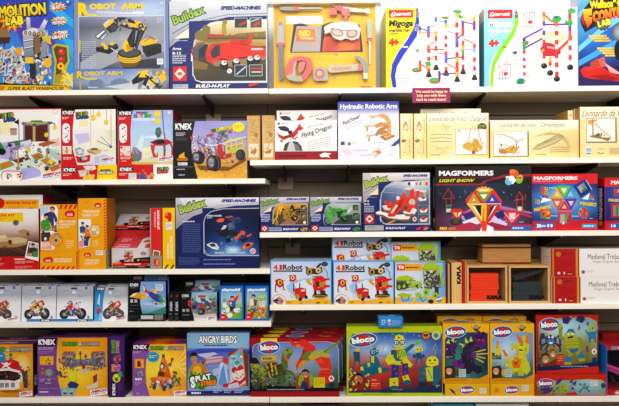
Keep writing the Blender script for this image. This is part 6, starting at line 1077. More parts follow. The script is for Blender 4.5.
def plane(A):
    A.M(140,281,167,314,7,7,'6c9cd8 78a8e0 6ca0dc/88b0e4 7ca8e0 6898d4/9cbce8 88ace0 7ca0dc/9cb8e0 a0bce0 88acd8/3c98a8 4ca0a0 3c8c8c',.07,2)
    A.E(146,297,5,2,'c8d4f0');A.E(160,306,6,1.4,'b0c8f0');A.E(148,304,4,1.2,'b8ccf0');A.P('3c8c80',146,314,166,307,167,314)
    A.P('131317',128,281,141,281,139.6,290,139.6,302,142,314,128,314);A.T("K'NEX",129.6,283,138.4,286.2,'e0e0e0',.05);A.D(130,287.4,137,288.4,1,'888890')
    A.P('d8a038',129,297,134,293,141,292,147,296,146,299,142,299);A.P('e8e0d8',129,296.6,133,293.4,137,293,134,296);A.P('e8c020',139,292.4,145,293,143,295);A.P('e8b818',141,296,147,296,146,299,142,299.4)
    A.P('d83030',142.6,284.4,144,284,147,290,150,292,149,294,144.6,292);A.P('e0e0e4',143,285,145,288,144.6,291,143.6,290);A.P('38489c',148,292,156,291,160,296,162,302,156,302,150,297);A.P('389c50',158,295,161,294.6,165,303,164,305.4,160,302);A.P('e8c020',151,289,158,290,156,294,152,292);A.P('d8b020',154,303,158,302,157,305.4,154,305);A.P('e8e0d8',162,302,166,304,164.6,306)
    A.S(146,290,164,304,26,1,'e8c020 3848a0 d83030 48a048 e0e0e4 30408c',4);A.R(155.6,284.4,163,290.6,'d8dce8');A.D(156,285,162.6,290,4,'a0a4b4',.4)
    A.R(130,299.4,132.6,302.6,'c8c8cc');A.R(134,299.4,137,302.6,'b0b0b4');A.D(130,305,139,306.6,1,'686870');A.D(129,311,135,312.4,1,'989898');A.R(128,308.6,141,309,'505058')
def planeF(A):
    A.R(127,313,166,324,'1a1a1c');A.R(141,315.6,153.4,320.6,'c8c8c8');A.R(154.4,314.4,163.4,322,'6c6c6c');A.D(155,315,163,321.6,4,'a8a8a8',.4);A.D(129,316,138,319,2,'48484c');A.R(138,321,141,322.6,'30803c')
box('plF', 'toy_box', 'flat black box with a white label, lying under the toy plane box', 'toy box', 127.8, 314, 165.4, 323, S4L, Y=.02, dp=.22, cs=dict(A='1a1a1c', R='141416'), art=planeF, src=(127.8, 313.8, 165.6, 323.6))
o = box('pl', 'toy_box', 'upright black and sky blue box picturing a colourful toy plane', 'toy box', 128.4, 281.6, 165.8, 314, 'plF', Y=.025, dp=.05, cs=dict(A='18181c', R='101c30', T='182c50'), art=plane, src=(128, 281.4, 166, 314), stickers=(('price_sticker', 155.6, 284.2, 163.2, 290.6, 'd8dce8', lambda A: A.D(156.2, 285, 162.6, 290, 4, '9098a8', .5)),))
again(o, 'upper box partly in shadow directly behind the toy plane box', dx=.0, dy=.07, dz=.026)
def kspine(A):
    A.R(0,0,6,30,'161618');A.T("K'NEX",1.6,9,4.6,19,'c8c8cc',.05,0,-90);A.D(1,22,5,24,1,'888890');A.E(3.6,3,1.2,1.4,'a03030');A.R(.2,0,.5,30,'484850');A.R(1.4,25,4.6,28.6,'38383c')
for i, (x0, x1) in enumerate(((168.4, 173.6), (174, 179.4))):
    box('ksp%d' % i, 'toy_box', ('narrow black box end, left of the pair, beside the toy plane box', 'narrow black box end, right of the pair, touching the kart box')[i], 'toy box', x0, 293, x1, 323, S4L, Y=.025, dp=.16, cs=dict(A='161618', T='28282c'), art=kspine, src=(0, 0, 6, 30), group='black box ends beside the kart box')
def kart(A):
    A.R(180,292,217.4,324,'141418');A.M(190,292,217.4,324,7,7,'90bce8 a0c8ec 98c0e8/80a868 88b070 70a060/788070 888c84 707870/8c8c8c 909090 888888/b0acac b8b4b4 a8a4a4',.07,3)
    A.P('141418',180,292,192,292,190.6,300,191,310,194.6,323,180,323);A.P('405c90',193,302,198,298,212,299,216,304,210,311,196,312);A.S(192,298,217,312,60,1.3,'3858a0 b83038 c8ccd4 38804c e0b030 484c58 7080a8',5,.4)
    A.P('c8c8cc',195,300,197,295.4,200,298,202,303,198,303);A.P('c8c8cc',205,296,207,295.6,210,301,206,301);A.L('b83038',1.4,190,302,194,309);A.R(198,295,206,297.4,'b85030');A.P('c04038',199,305,204,304,205,312,201,311)
    A.E(201.6,313,3.6,3.8,'2c2830');A.E(200.8,313,1.8,2,'808088');A.E(194,308,2,2.4,'302c38');A.P('c8c4c4',193,314,199,317,216,315,217.4,320,217.4,323,194,323);A.P('e0dcdc',194,320,200,319.4,217,322,217,323.6,195,323.6)
    A.T("K'NEX",181.8,294,189,297,'d8d8d8',.05);A.D(182,298,188,299,1,'888890');A.R(182,310,184.6,313,'b0b0b4');A.R(186,310,189,313,'a0a0a4');A.D(182,316,190,318,1,'787880');A.P('d02830',188,300,190.6,301,190,308,187.6,306);stamp(A,207,318.4,216.6,322.2,-6)
o = box('kart', 'toy_box', 'black and grey box picturing a colourful toy kart, blue lid above', 'toy box', 180.4, 292.4, 217, 323, S4L, Y=.02, dp=.09, cs=dict(A='18181c', T='4c80b0', R='202c38'), art=kart, src=(180, 292, 217.4, 323.4), top=lambda A: (A.R(180, 0, 189, 10, '18181c'), A.R(203, 2, 212, 8, 'c8d0dc')))
again(o, 'rear box with a black panel, its logo showing above the kart box', dx=.0, dy=.1, dz=.048)
raise_on(bpy.data.objects[bpy.data.objects[-1].name] if False else C.objects[-1], 0.0, '') if False else None
def rest_under(x, y, z0, z1, w, d, label, name='toy_box', c='1a1a1e', group=None):
    m = MB(); m.box(-w/2, 0, 0, w/2, d, z1-z0-.0008, c); o = m.build(name, M_CARD, loc=(x, y, z0+.0002)); tag(o, label, name.replace('_', ' '), group); return o
rest_under(o.location.x, o.location.y+.1, S4L, S4L+.048, .17, .09, 'flat black box lying under the rear box behind the toy kart box')
p = BOX['pl'].o; rest_under(p.location.x, .246, S4L, S4L+.2, .17, .08, 'dark upright box in shadow at the very back behind the toy plane boxes')
def figbox(k):
    def f(A):
        A.R(0,0,24,35,'1c64b8');A.M(1.6,2,22.6,33,5,7,'4c90d8 60a0e0 4c94d8/90c0ec a0c8ec 78b0e0/a8d0b0 a0c890 a8cca0/70b048 88c050 60a040/58a038 70b040 509838',.06,k)
        A.R(1.6,2,22.6,6.6,'3c88d0');A.T('playmobil',2.6,2.6,20.4,6.4,'f0f4f8',.05,0,0,None);
        if k == 1:
            A.D(12,6.6,19,9,2,'80b0dc');A.E(4.6,8.6,1.1,1.4,'70a8d8');A.E(19.6,8.6,1.5,1.8,'e8a828');A.D(3,8,8,12,2,'98bce4');A.P('e03838',13,14,17,10,19.6,9.6,18,14,16,17,9,17,7,15);A.E(12.6,13,2,2,'d8a080');A.P('302020',10.6,12.6,11,10.4,14,10,14.8,12.6,13,11.6);A.P('3c60b0',10,15,16,15,16,21,10,21);A.P('28304c',10,21,16,21,14.6,26,11,26);A.R(13,23,15.6,28,'c83030')
            for q in ((3, 17, 8, 22), (6, 21, 10, 27), (14, 22, 21, 27), (7, 27, 13, 32), (2, 24, 6, 29)): A.E((q[0]+q[2])/2, (q[1]+q[3])/2, (q[2]-q[0])/2, (q[3]-q[1])/2, 'e8e8e4')
            A.S(2,16,21,32,26,.7,'30303c f0f0ec 58a038 282830',4);A.E(5,14.4,1.8,2,'8898a8')
        else:
            A.P('90b858',12,9,22,9,22,14,12,14);A.D(13,10,21,13,2,'d8e8c8',.5);A.D(12,6.4,19,8.4,1,'80b0dc');A.L('d8a878',1.4,4,8,6,14);A.E(8.6,10.6,2.2,2.2,'30241c');A.E(8.4,11.8,1.5,1.6,'d8a080');A.P('e8dcc8',5,14,8,13,9,20,5,20);A.P('804828',9,13.4,12.4,14.4,11.6,20,9,20);A.P('2c64a8',7,20,11,20,11,26,7.4,26);A.E(16,16,1.6,1.6,'d82c28')
            A.P('8c5028',3,24,7,22,10,26,9,32,5,31,3,28);A.P('c88c50',12,20,20,18,22,22,21,32,13,32);A.S(3,20,22,32,46,1.1,'a05c2c d8a060 e8c080 7c4420 c87838 e0d0a0',4,.4);A.L('a86830',1.1,10,26,15,29,11,32)
        A.P('d8282c',1,29,3,28,6,28.6,7.4,31,7,34.4,1,34.4);A.D(2,31,6.4,33,1,'f4d0d0')
    return f
box('pm1', 'figure_box', 'blue toy figure box showing spotted dogs and a figure in a red top', 'toy box', 219.4, 285.6, 243.6, 321, S4L, Y=.03, dp=.08, cs=dict(A='1c60b0', R='123c70', T='183c68'), art=figbox(1), src=(0, 0, 24, 35), group='blue toy figure boxes')
box('pm2', 'figure_box', 'blue toy figure box showing brown animals, at the end of the left shelf', 'toy box', 245, 285.6, 268.8, 321, S4L, Y=.03, dp=.08, cs=dict(A='1c60b0', R='1858a8', T='183c68'), art=figbox(2), src=(0, 0, 24, 35), group='blue toy figure boxes',
    stickers=(('price_sticker', 14.4, 15.6, 20.6, 21.6, 'dcdce0', lambda A: A.D(15, 16.4, 20, 21, 3, 'a8a8a8', .4)),))
again(BOX['pm2'].o, 'shadowed blue box directly behind the brown animal figure box', dy=.1, dx=.0)
again(BOX['pm1'].o, 'shadowed blue box directly behind the spotted dog figure box', dy=.1, dx=.0)
# ================================================================== fourth row, right
def robot4(A):
    A.M(0,0,62,45,8,7,'c0cce4 ccd4e8 b8cce8 a8c4e4/d0d8ec d4dcf0 c4d4ec b0c8e8/d8e0f0 dce4f0 d0dcec b8d0e8/e0e4ee dce0ec d0dcea bcd0e8',.02)
    A.P('a8c4e8',16,26,24,20,40,18,50,22,50,40,30,40,18,32);A.P('dce4f0',24,24,34,20,48,22,48,40,30,38)
    A.G(14,40.6,62,45,'e8b414','e0a810');A.P('e8b414',30,41,48,39.4,62,39.4,62,42,30,42)
    A.T('4',3,4.4,7.4,9.8,'e02c24',.06);A.T('in',7.6,7.4,9,9.6,'e0a020',.04);A.T('1',9.2,4.4,12,9.8,'e02c24',.07);A.T('Robot',12.6,4.2,32.6,9.8,'201c20',.035);A.R(3,10.2,32.4,11.8,'28201c');A.D(4,10.6,31,11.4,1,'a89878',.8)
    A.E(55,4,3.4,2.4,'202428');A.D(53,3,57,5,2,'687078')
    # little head on legs
    A.P('d02828',4.6,20,9,18.4,13,20,13.6,26,9,28,5.6,25.4);A.E(9.6,22.6,2,2.6,'e8c020');A.E(9.8,22.8,1,1.4,'302018');A.L('2c201c',1,5.4,24,4.8,31);A.L('2c201c',1,12.6,25,13.4,29);A.P('d89c20',4,31,7.4,31.6,7,33,4.4,32.4);A.P('d89c20',12,28.6,15.6,29.6,14.8,31,12,30);A.P('e8c030',13,20,15.4,19.4,14.6,22)
    A.P('d02828',19,15,25.6,14.6,26.6,20,22,22.4,19.6,20);A.E(22.6,17.6,1.9,2.2,'e8dcc0');A.E(22.6,17.6,1,1.2,'503018');A.R(18.4,15,20,17,'d8a020');A.P('2c201c',19,20,21,20,20,22.6);A.P('e0a820',25.6,18,28,21,26,22.6)
    # tractor
    A.P('d02424',24,29,30,27.6,36,29,36.4,37,30,39.4,24.6,37);A.L('302420',1,23.4,24,23.4,32);A.L('302420',1,29.6,23.6,29.6,28);A.P('e8e0d8',31,30,35,30,35,31.4,31.6,32);A.E(27,37,2.2,3,'c89820');A.E(21.6,36,1.9,2.6,'d8b060');A.E(21.6,36,1.2,1.8,'d8dce8');A.E(36,37.6,1.7,1.8,'28201c');A.E(30,40,1.9,1.6,'302420');A.S(24,29,36,39,12,.8,'b01c1c e85040 402018',3)
    A.E(8.4,42,7.4,7.6,'d88c20');A.E(8.4,42,6.7,6.9,'e4e4ec');A.P('b89080',4,40,9,36.6,14,41,12,45,6,44.6);A.P('30201c',2.4,40.6,6,39,10,42,8,44,3,43);A.S(3,38,13,44.6,12,1,'a84030 c89080 40302c d0a090',5)
    # big robot
    A.L('4c4034',1.6,36,7,40,10);A.P('3c3028',36,9,42,7.6,46,9,52,6.6,53,12,48,14.6,43,14,38,15.6,36,13);A.P('3c3028',46,7,50.6,2.6,52,4,48,8.6)
    A.E(39.6,11.6,2.7,3.1,'c8982c');A.E(39.6,11.8,1.5,1.8,'302418');A.E(48.6,10.4,3.1,3.2,'c8982c');A.E(48.6,10.4,1.9,2,'e8d8b0');A.E(48.6,10.6,1.1,1.2,'302418');A.R(40,7.6,44,9,'c89828');A.L('584838',.6,54,8,57.4,12,58,17);A.L('383028',1.2,43,17,51,16.4)
    A.P('d42428',42.6,18,46,17.6,47,16.4,53,16.2,55,18.6,60,18,60,20,55.6,21,56,25,60.4,25.6,60,27.6,55,28,53,31,44,31,42.6,26);A.P('403028',46,22.6,49,22,49.4,27,46.4,27);A.P('c8922c',49.6,23,54,21.4,56,24,51.6,28,50,27);A.P('d8a030',36,20,38,19,42,23.6,41.6,26,38,24);A.P('d8a848',37,19,35.6,22,38,22.6)
    A.P('302824',44,31,46.6,31,47,36,44,37);A.P('403834',50,31,55,30.6,56.6,36.6,50.6,36.6);A.P('28221e',43,34.6,57.4,34.6,58,37.6,42,37.6);A.E(50,37.4,8,1.9,'c8982c');A.E(50,37,6,1,'6c5020');A.S(43,17,56,30,16,.8,'e84840 a01c1c c03030 e8b030',6)
    for x, c in ((29, 'c88090'), (37.6, 'a8b0b8'), (46, '384858'), (54, 'b88c10')): A.P(c, x, 43, x+4, 42.2, x+3.6, 43.8, x+.6, 44.2)
    A.R(17,42.4,21,43.6,'b08818')
    A.L('3c94d8',.9,.4,0,.4,45);A.L('3c94d8',.9,61.6,0,61.6,45);A.L('48a0e0',1,0,.5,62,.5)
rb = dict(cs=dict(A='3c90d8', T='b0b4c0', L='3c88d0', R='3080c8'), art=robot4, src=(0, 0, 62, 45), group='four in one robot kits')
rtop = lambda A: (A.M(270, 0, 332, 10, 12, 2, 'e0e0e8 c87870 e8e8f0 4c5058 d8dce8 c83030 e8e8ec a8b0b8/c8c8d0 d0d4e0 b84840 d8dce8 504c50 e8e8f0 d0a030 c8d0dc', .1), A.G(270, 0, 332, 2, '50a8e8', '50a8e8'))
box('r4a', 'toy_box', 'left front red robot kit box at the start of the right shelf', 'toy box', 270.4, 260.2, 331.8, 305, S4R, Y=.02, dp=.065, top=rtop, **rb)
rb['src'] = (0, 0, 62, 45)
box('r4b', 'toy_box', 'right front red robot kit box, directly left of the green robot box', 'toy box', 333, 260.8, 394.2, 305, S4R, Y=.02, dp=.065, top=rtop, **rb)
h0 = .118; b = BOX['r4b']
rest_under(b.o.location.x-.006, .09, S4R, S4R+h0, .3, .07, 'hidden flat box lying under the raised rear red robot kit', c='3c90d8')
again(b.o, 'raised rear red robot kit box with its heading above the front two', dx=-.004, dy=.07, dz=h0)
again(BOX['r4a'].o, 'shadowed robot kit box behind the left front red robot kit', dx=.006, dy=.07, dz=0.0)
def t4(A):
    A.M(0,0,51,43,7,6,'a8c0e0 b8c8e4 90b4dc 4c88c0/d0d8e8 d8dcec c0d0e4 5c94c8/dce0ec d0dce8 b8cce4 6ca0cc/e0e4ec c8d8ec a0c0e0 70a4d0',.02)
    A.P('e8a818',2,2.4,26,2.4,28,5,28,8,26,9.4,2,9.4);A.R(2,2.8,10,9,'d82820');A.T('T4',3,4,9,7.8,'f4e8e0',.07);A.D(11,5.4,25,7,1,'4c3c20',.9);A.E(45,3,3.4,2,'8cc0e4')
    def bot(x, y): pass
    A.P('a4c424',29.6,3,31,1.4,41,1.2,43.6,4,43.4,9.4,40,11,31,11,29.4,8);A.P('88a81c',30,8,43,8,42,11,31,11);A.P('3c3c28',31,9.6,42,9.4,41,12.6,32,12.6);A.E(33.6,9.4,1.2,1,'d88028');A.E(39.6,9.2,1.2,1,'d88028');A.P('d0d8b0',34.6,9,38.6,9,38,11.6,35.4,11.6)
    A.P('4c4c48',29,13,45,12.4,46,20,42,28,33,28,29,20);A.S(29,12,46,28,60,1.2,'38383c 788088 a8b0a0 505048 a0b840 c8ccc8',4,.5)
    A.P('a8c828',44,6,48,3,48.4,10,46,18,44.6,12);A.P('98b824',46,18,49.6,16,49.6,24,46,26);A.P('90b020',28,6,29.6,5,29.6,13,28,16)
    A.P('3c3c3c',31,26,35,26,34,32,31,32);A.P('3c3c3c',40,26,44,26,44,34,40,33);A.P('a0c424',28.4,29,33,27,35,29,34,34,30.6,36,28.6,33);A.P('a0c424',37,33,42,31.4,44,34,43.4,37,38,38.6);A.E(31,31.4,1.4,1.6,'688018');A.E(40.4,35,1.6,1.6,'688018')
    A.P('a8c82c',.6,18,4,14.6,12,13.6,19,16.6,18,20,2,20);A.P('7c9c1c',1,18.6,18,18.6,18,20.4,1,20.4);A.P('505048',1,20,12,20,14,27,2,29);A.P('98b838',13,19,24,20,28,23,26,26,14,27);A.E(4,25.6,3,4,'3c4030');A.E(4,25.6,1.6,2.2,'98b430');A.E(9,25,2.8,3.6,'484c38');A.E(9,25,1.4,1.8,'a8c830');A.S(10,18,27,27,40,1.1,'88a828 506020 b8d050 404438 c8c8a8',6,.5)
    A.L('b8d048',1.4,18,22,27,20);A.P('b0b4bc',2,29,20,27.4,22,29,6,30)
    A.G(0,36,51,43,'e4b818','e0b014');A.P('88b0d8',4,37,18,36.6,18,41.4,6,41.4);A.P('88b0d8',21,36.6,33,36.6,34,41.4,21.6,41.4)
    A.P('a0c030',2,33,8,31.4,14,33,17,32.4,16,35,9,36,3,34.6);A.L('586028',.8,6,35,8,40,13,39,14,35);A.P('a0c030',20,32,25,31,27,35,30,36,34,36.6,30,38,25,37,21,35);A.L('586028',.8,25,36,28,41,30,39);A.E(36,40.6,3,2.2,'282c30');A.E(44,38.6,3.2,3.2,'5c8cc0');A.P('e8ecf0',41,38,47,36.6,47,38,41.4,39.6)
    A.L('90b830',.8,0,0,51,.2)
tt = dict(cs=dict(A='4c90c8', T='a8b8a0', L='4c88c0', R='2c70b0'), art=t4, src=(0, 0, 51, 43))
o = box('t4', 'toy_box', 'front box with a lime green transforming robot, left of the wooden crates', 'toy box', 395, 261.4, 445.6, 305, S4R, Y=.02, dp=.065, top=lambda A: A.M(395, 0, 446, 10, 9, 1, 'b8c8a8 d8e0d0 a8b848 d8dce8 c87838 d0d8e0', .08), **tt)
rest_under(o.location.x-.02, .09, S4R, S4R+.094, .24, .07, 'hidden flat box lying under the raised rear green robot box', c='4c90c8')
again(o, 'raised rear green robot box, heading visible above the front one', dx=-.01, dy=.07, dz=.094)
# ---- wooden crates of planks
def crate(label, x0, x1, y0, color, colname, seed, Y=.03):
    X0, X1 = PT(x0, 285, Y).x, PT(x1, 285, Y).x; Z1 = PT(x0, y0, Y).z; w = (X1-X0)/2; h = Z1-S4R; d = .2; t = .01; cx = (X0+X1)/2
    e = empty('wooden_crate', (cx, Y, S4R+.0003)); tag(e, label, 'crate', 'open fronted wooden crates')
    m = MB(); m.box(-w, 0, 0, w, d, t, 'w', bev=.001).box(-w, 0, h-t, w, d, h, 'w', bev=.001); m.box(-w, 0, t+.0004, -w+t, d, h-t-.0004, 'w', bev=.001).box(w-t, 0, t+.0004, w, d, h-t-.0004, 'w', bev=.001); m.build('frame', M_WOOD, e)
    MB().box(-w+t+.0003, d-.006, t+.0003, w-t-.0003, d-.001, h-t-.0003, 'w', bev=0).build('back_panel', M_WOODD, e)
    g = MB().box(-w+t+.0004, .003, t+.0004, w-t-.0004, .005, h-t-.0004, 'w', bev=0).build('window', M_THIN, e)
    tm = MB(); A = Art(tm, (-w+t, .0029, t), (1, 0, 0), (0, 0, 1), 2*w-2*t, h-2*t, (0, 0, 40, 36)); A.T('KAPLA', 20, 29.6, 37, 34, '181414', .1); tm.build('lettering', M_CARD, g)
    rnd = random.Random(seed); pl = None; n = 0
    z = t+.0012; k = 0; H = h-2*t; ph = .0115; W = 2*w-2*t
    m = MB(); L_ = W*.76; m.box(-L_/2, -.022, 0, L_/2, .022, ph*.92, color, bev=.0006); 
    pl = m.build('plank', M_PLK, loc=(0, 0, 0)); first = True
    def put(x, y, zz, rx=0, ry=0, rz=0, nm=''):
        nonlocal first
        o = pl if first else pl.copy()
        if not first: C.objects.link(o)
        first = False
        o.location = (cx+x, Y+y, S4R+zz); o.rotation_euler = (rx, ry, rz); tag(o, colname+' toy plank stacked inside the '+colname+' crate', 'plank', colname+' planks in a crate')
        return o
    rows = int((H*.86)/(ph))
    for i in range(rows):
        if color == '3c464c' and i > rows*.6: break
        put(-.012+rnd.uniform(-.004, .004), .0285+rnd.uniform(-.0015, .0015), z+i*ph)
    if color == '3c464c':
        o = put(.0, .04, z+int(rows*.6+1)*ph+.03, ry=R_(-18)); o.rotation_euler.x = .3; put(-.01, .08, z+.001, 0); 
        for q in range(7): put(.002, .082, z+(q+1)*ph+.001+0*q)
        o.location.z += .004
    return e, w, h, d
M_PLK = mat('painted_plank', attr=True, rough=.6, spec=.25)
cr1 = crate('open wooden crate with a clear front, full of orange red planks', 466.8, 507.4, 265.8, 'ff4a1c', 'orange red', 3)
cr2 = crate('open wooden crate with a clear front, holding dark slate planks', 509, 550, 266, '3c464c', 'dark slate', 5)
def kapla(A):
    A.M(0,0,14,40,3,6,'d8ac68 e0b878 d8b070/dcb470 e4c080 d8ac68/d8ac64 e0b878 d0a45c',.04);A.T('KAPLA',7.6,3,13,21,'181414',.08,0,-90);A.R(0,0,1.2,40,'30241c');A.L('c89858',.3,4,0,4,40);A.L('c89858',.3,8,22,8.2,40)
def woodbox(key, label, x0, x1, y0, Y, d, art, cs, src=(0, 0, 14, 40)): return box(key, 'wooden_box', label, 'wooden box', x0, y0, x1, 305, S4R, Y=Y, dp=d, cs=cs, art=art, src=src, m=M_CARD)
woodbox('kap', 'pale wooden block box on end with black vertical lettering, by the red crate', 450.6, 461.8, 262.6, .03, .22, kapla, dict(A='d8ac68', T='c89c5c', L='281c18'))
woodbox('kapr', 'thin red slab standing between the lettered wooden box and orange red crate', 462.4, 466.4, 261.6, .03, .22, lambda A: (A.R(0, 0, 14, 40, 'b81c20'), A.R(10, 0, 14, 40, 'c89858')), dict(A='b81c20', T='8c4830'))
woodbox('kapl', 'thin wooden slab with dark stripes beside the green robot box', 446.6, 450, 263.6, .035, .2, lambda A: (A.R(0, 0, 14, 40, 'b88c58'), A.R(0, 0, 6, 40, '902830'), A.R(8, 0, 10, 40, 'e0c088')), dict(A='b88c58', T='8c6840', L='702020'))
# rear crates and the flat chest on top
zt = S4R+cr1[2]
for i, (x0, x1) in enumerate(((455, 503), (505, 547))):
    X0, X1 = PT(x0, 270, .235).x, PT(x1, 270, .235).x
    m = MB(); m.box(-(X1-X0)/2, 0, 0, (X1-X0)/2, .1, cr1[2]+.012, 'b88c54', cs=dict(T=('7c4c30', '94714a')[i])); o = m.build('wooden_box', M_CARD, loc=((X0+X1)/2, .24, S4R+.0002))
    tag(o, ('closed wooden box behind the orange red crate', 'closed wooden box behind the slate crate')[i], 'wooden box', 'rear wooden boxes')
def chest_top():
    Y = .12; X0, X1 = PT(482.6, 252, Y).x, PT(531, 252, Y).x; w = (X1-X0)/2; z0 = zt+.0006; z1 = PT(507, 244.4, Y).z; h = z1-z0
    e = empty('wooden_chest', ((X0+X1)/2, Y, z0)); tag(e, 'low closed wooden chest with dark bands resting on top of the crates', 'wooden box'); d = .105
    MB().box(-w, .002, .006, w, d, h-.02, 'w').build('body', M_CHEST, e)
    MB().box(-w, 0, h-.0196, w, d+.002, h-.0145, '241814', bev=.0004).build('dark_band', M_CARD, e)
    MB().box(-w, .001, h-.0141, w, d+.001, h, 'w').build('lid', M_CHEST, e)
    MB().box(-w+.002, .003, .0002, w-.002, d-.001, .0056, '80181c', bev=.0004).build('base_felt', M_CARD, e)
M_CHEST = mat('chest_wood', 'c08c50', rough=.45, noise=.14, nscale=10, stretch=(1, 1, 8))
chest_top()
def medieval(A):
    A.M(0,0,100,28,6,3,'e8e4e4 f0ecec f0eeee/ece8e8 f0eeee f0eeee',.01);A.M(0,0,28.6,28,3,4,'b01418 b81c1c b0181c/b41818 c02020 b41a1c/a81418 b81c1c ac181c',.04)
    A.R(1.6,0,2.9,28,'c88c28');A.R(25,0,27.2,28,'d09430');A.E(7.6,5.4,2.4,2.4,'c88c38');A.ST(7.6,5.4,2,1,8,'8c2018');A.E(7.6,5.4,.7,.7,'e0a848');A.D(11,4,22,6.6,2,'6c1014',.5);A.D(6,11,22,20,6,'a01418',.5)
    A.E(8,24.4,1.5,1.3,'e8c8c8');A.R(12,23.2,12.9,25.6,'283880');A.R(12.9,23.2,13.9,25.6,'f0f0f0');A.R(13.9,23.2,14.8,25.6,'d02828');A.R(17,23.2,21,24,'201818');A.R(17,24,21,24.8,'c01818');A.R(17,24.8,21,25.6,'d8a020')
    A.T('Medieval Trebuchet',37,5.4,78,10.6,'4c4040',.0);A.T('Siege Engine Series',42,11.6,74,15,'b05858',-.005);A.ST(32.4,23.4,2.4,1.6,8,'b07848');A.E(32.4,23.4,.8,.8,'7c3020');A.D(35.4,22,44,24.4,2,'a8a8b0',.4)
md = dict(cs=dict(A='e4e0e0', T='b8a8a0', L='e0d8d0'), art=medieval, src=(0, 0, 93, 28), left=lambda A: (A.R(0, 0, 10, 10, 'e4dcd4'), A.D(2, 3, 8, 9, 6, 'c0a098', .3)), group='trebuchet kit cartons')
box('md2', 'kit_box', 'lower red and white trebuchet kit carton, standing on the shelf', 'kit box', 552, 276.6, 645, 305, S4R, Y=.02, dp=.13, **md)
box('md1', 'kit_box', 'upper red and white trebuchet kit carton, stacked on the other', 'kit box', 550.8, 248.6, 643.6, 276.6, 'md2', Y=.022, dp=.135, **md)
# ================================================================== lowest row, left
def plants(A, x0, y0, x1, y1): 
    w = x1-x0; A.T('PLANTS', x0, y0, x0+w*.4, y1, '5aa82c', .08, 0, 0, '20401c', .1); A.T('vs', x0+w*.42, y0+(y1-y0)*.3, x0+w*.5, y1, 'd8d8c8', .05, 0, 0, '302820', .08); A.T('ZOMBIES', x0+w*.52, y0, x1, y1, 'b09c8c', .07, 0, 0, '403028', .1)
def helmet(A):
    A.M(-22,344,33,397.5,9,8,'d89018 e09c1c e0941c d88818/e8b028 f0c840 e8ac28 e09828/e8b428 f0cc50 f0b838 e0a030/e0a030 e8b848 e8a838 d8902c/c87c18 d88c1c d08418 d08020',.05,3)
    plants(A, -12, 347, 31, 351.4); A.ST(-2, 357, 9, 7.4, 16, '2888c0', .8); A.D(-8, 355, 3, 359, 2, 'd0e4ec'); A.EG(22, 366, 9, 12, 'f8dc88', 'e8b848')
    A.P('6c7078',8,362,10,357,12.4,357,14,362);A.E(11,354.6,1.7,2,'388050');A.S(4,358,10,364,5,1,'50545c 88909c',2)
    A.P('c81c24',-6,372,-2,364,6,360,14,359.4,20,362,24,368,25,374,23,380,16,376,0,376,-8,378);A.P('e03840',2,364,8,361.4,14,361,12,364,4,366);A.L('f0e8e8',1.3,2.4,363,10,368);A.L('f0e8e8',1.3,2.6,367.4,10.4,363.4);A.E(6.4,363.6,2,1.6,'f0e8e8');A.P('e0d8d8',19,362,22,364,24,369,22,369,20,365)
    A.P('ece4e0',-10,369,10,368,20,370.6,23.4,375,23,380,19,383,20,388,14,390,0,389.6,-10,388);A.P('28181c',-10,371.4,9,370.4,18,372.4,21,376,20,379,14,381,8,380,-10,380);A.P('4c2c24',10,373,18,374,20,377,14,379.6,9,378)
    for x in (-6, 0, 5, 11): A.P('908c90', x, 382.8, x+4, 382.6, x+4, 387.4, x, 387.6)
    A.S(-4,372,8,380,14,1.2,'50583c 8c6c3c a03028 6c7078',4);A.P('50443c',22,372,28,370,28,388,24,388);A.S(20,366,30,386,24,1,'6c7078 48484c a06830 388050',6);A.E(12,391.4,12,1.4,'a86414')
    stamp(A, 19.6, 391.4, 32.4, 396.4, -7)
pk = dict(group='orange and purple action game boxes')
box('hel', 'toy_box', 'orange box picturing a red helmet with a white face guard, far left of lowest row', 'toy box', -22, 344.4, 33, 397, S5L, Y=.012, dp=.085, cs=dict(A='d89020', R='201824', T='58307c'), art=helmet, src=(-22, 344, 33.2, 397.6), top=lambda A: (A.M(-22, 0, 33, 10, 6, 1, '50286c 6c3c80 88406c 502878 603484', .2), A.T('ZOMBIES', -5, 3, 14, 7, 'd0c0d0', .05)), right=lambda A: (A.R(0, 0, 10, 10, '241c28'), A.T("K'NEX", 2, 6, 7, 8, 'c8c4c8', .05, 0, -90)), **pk)
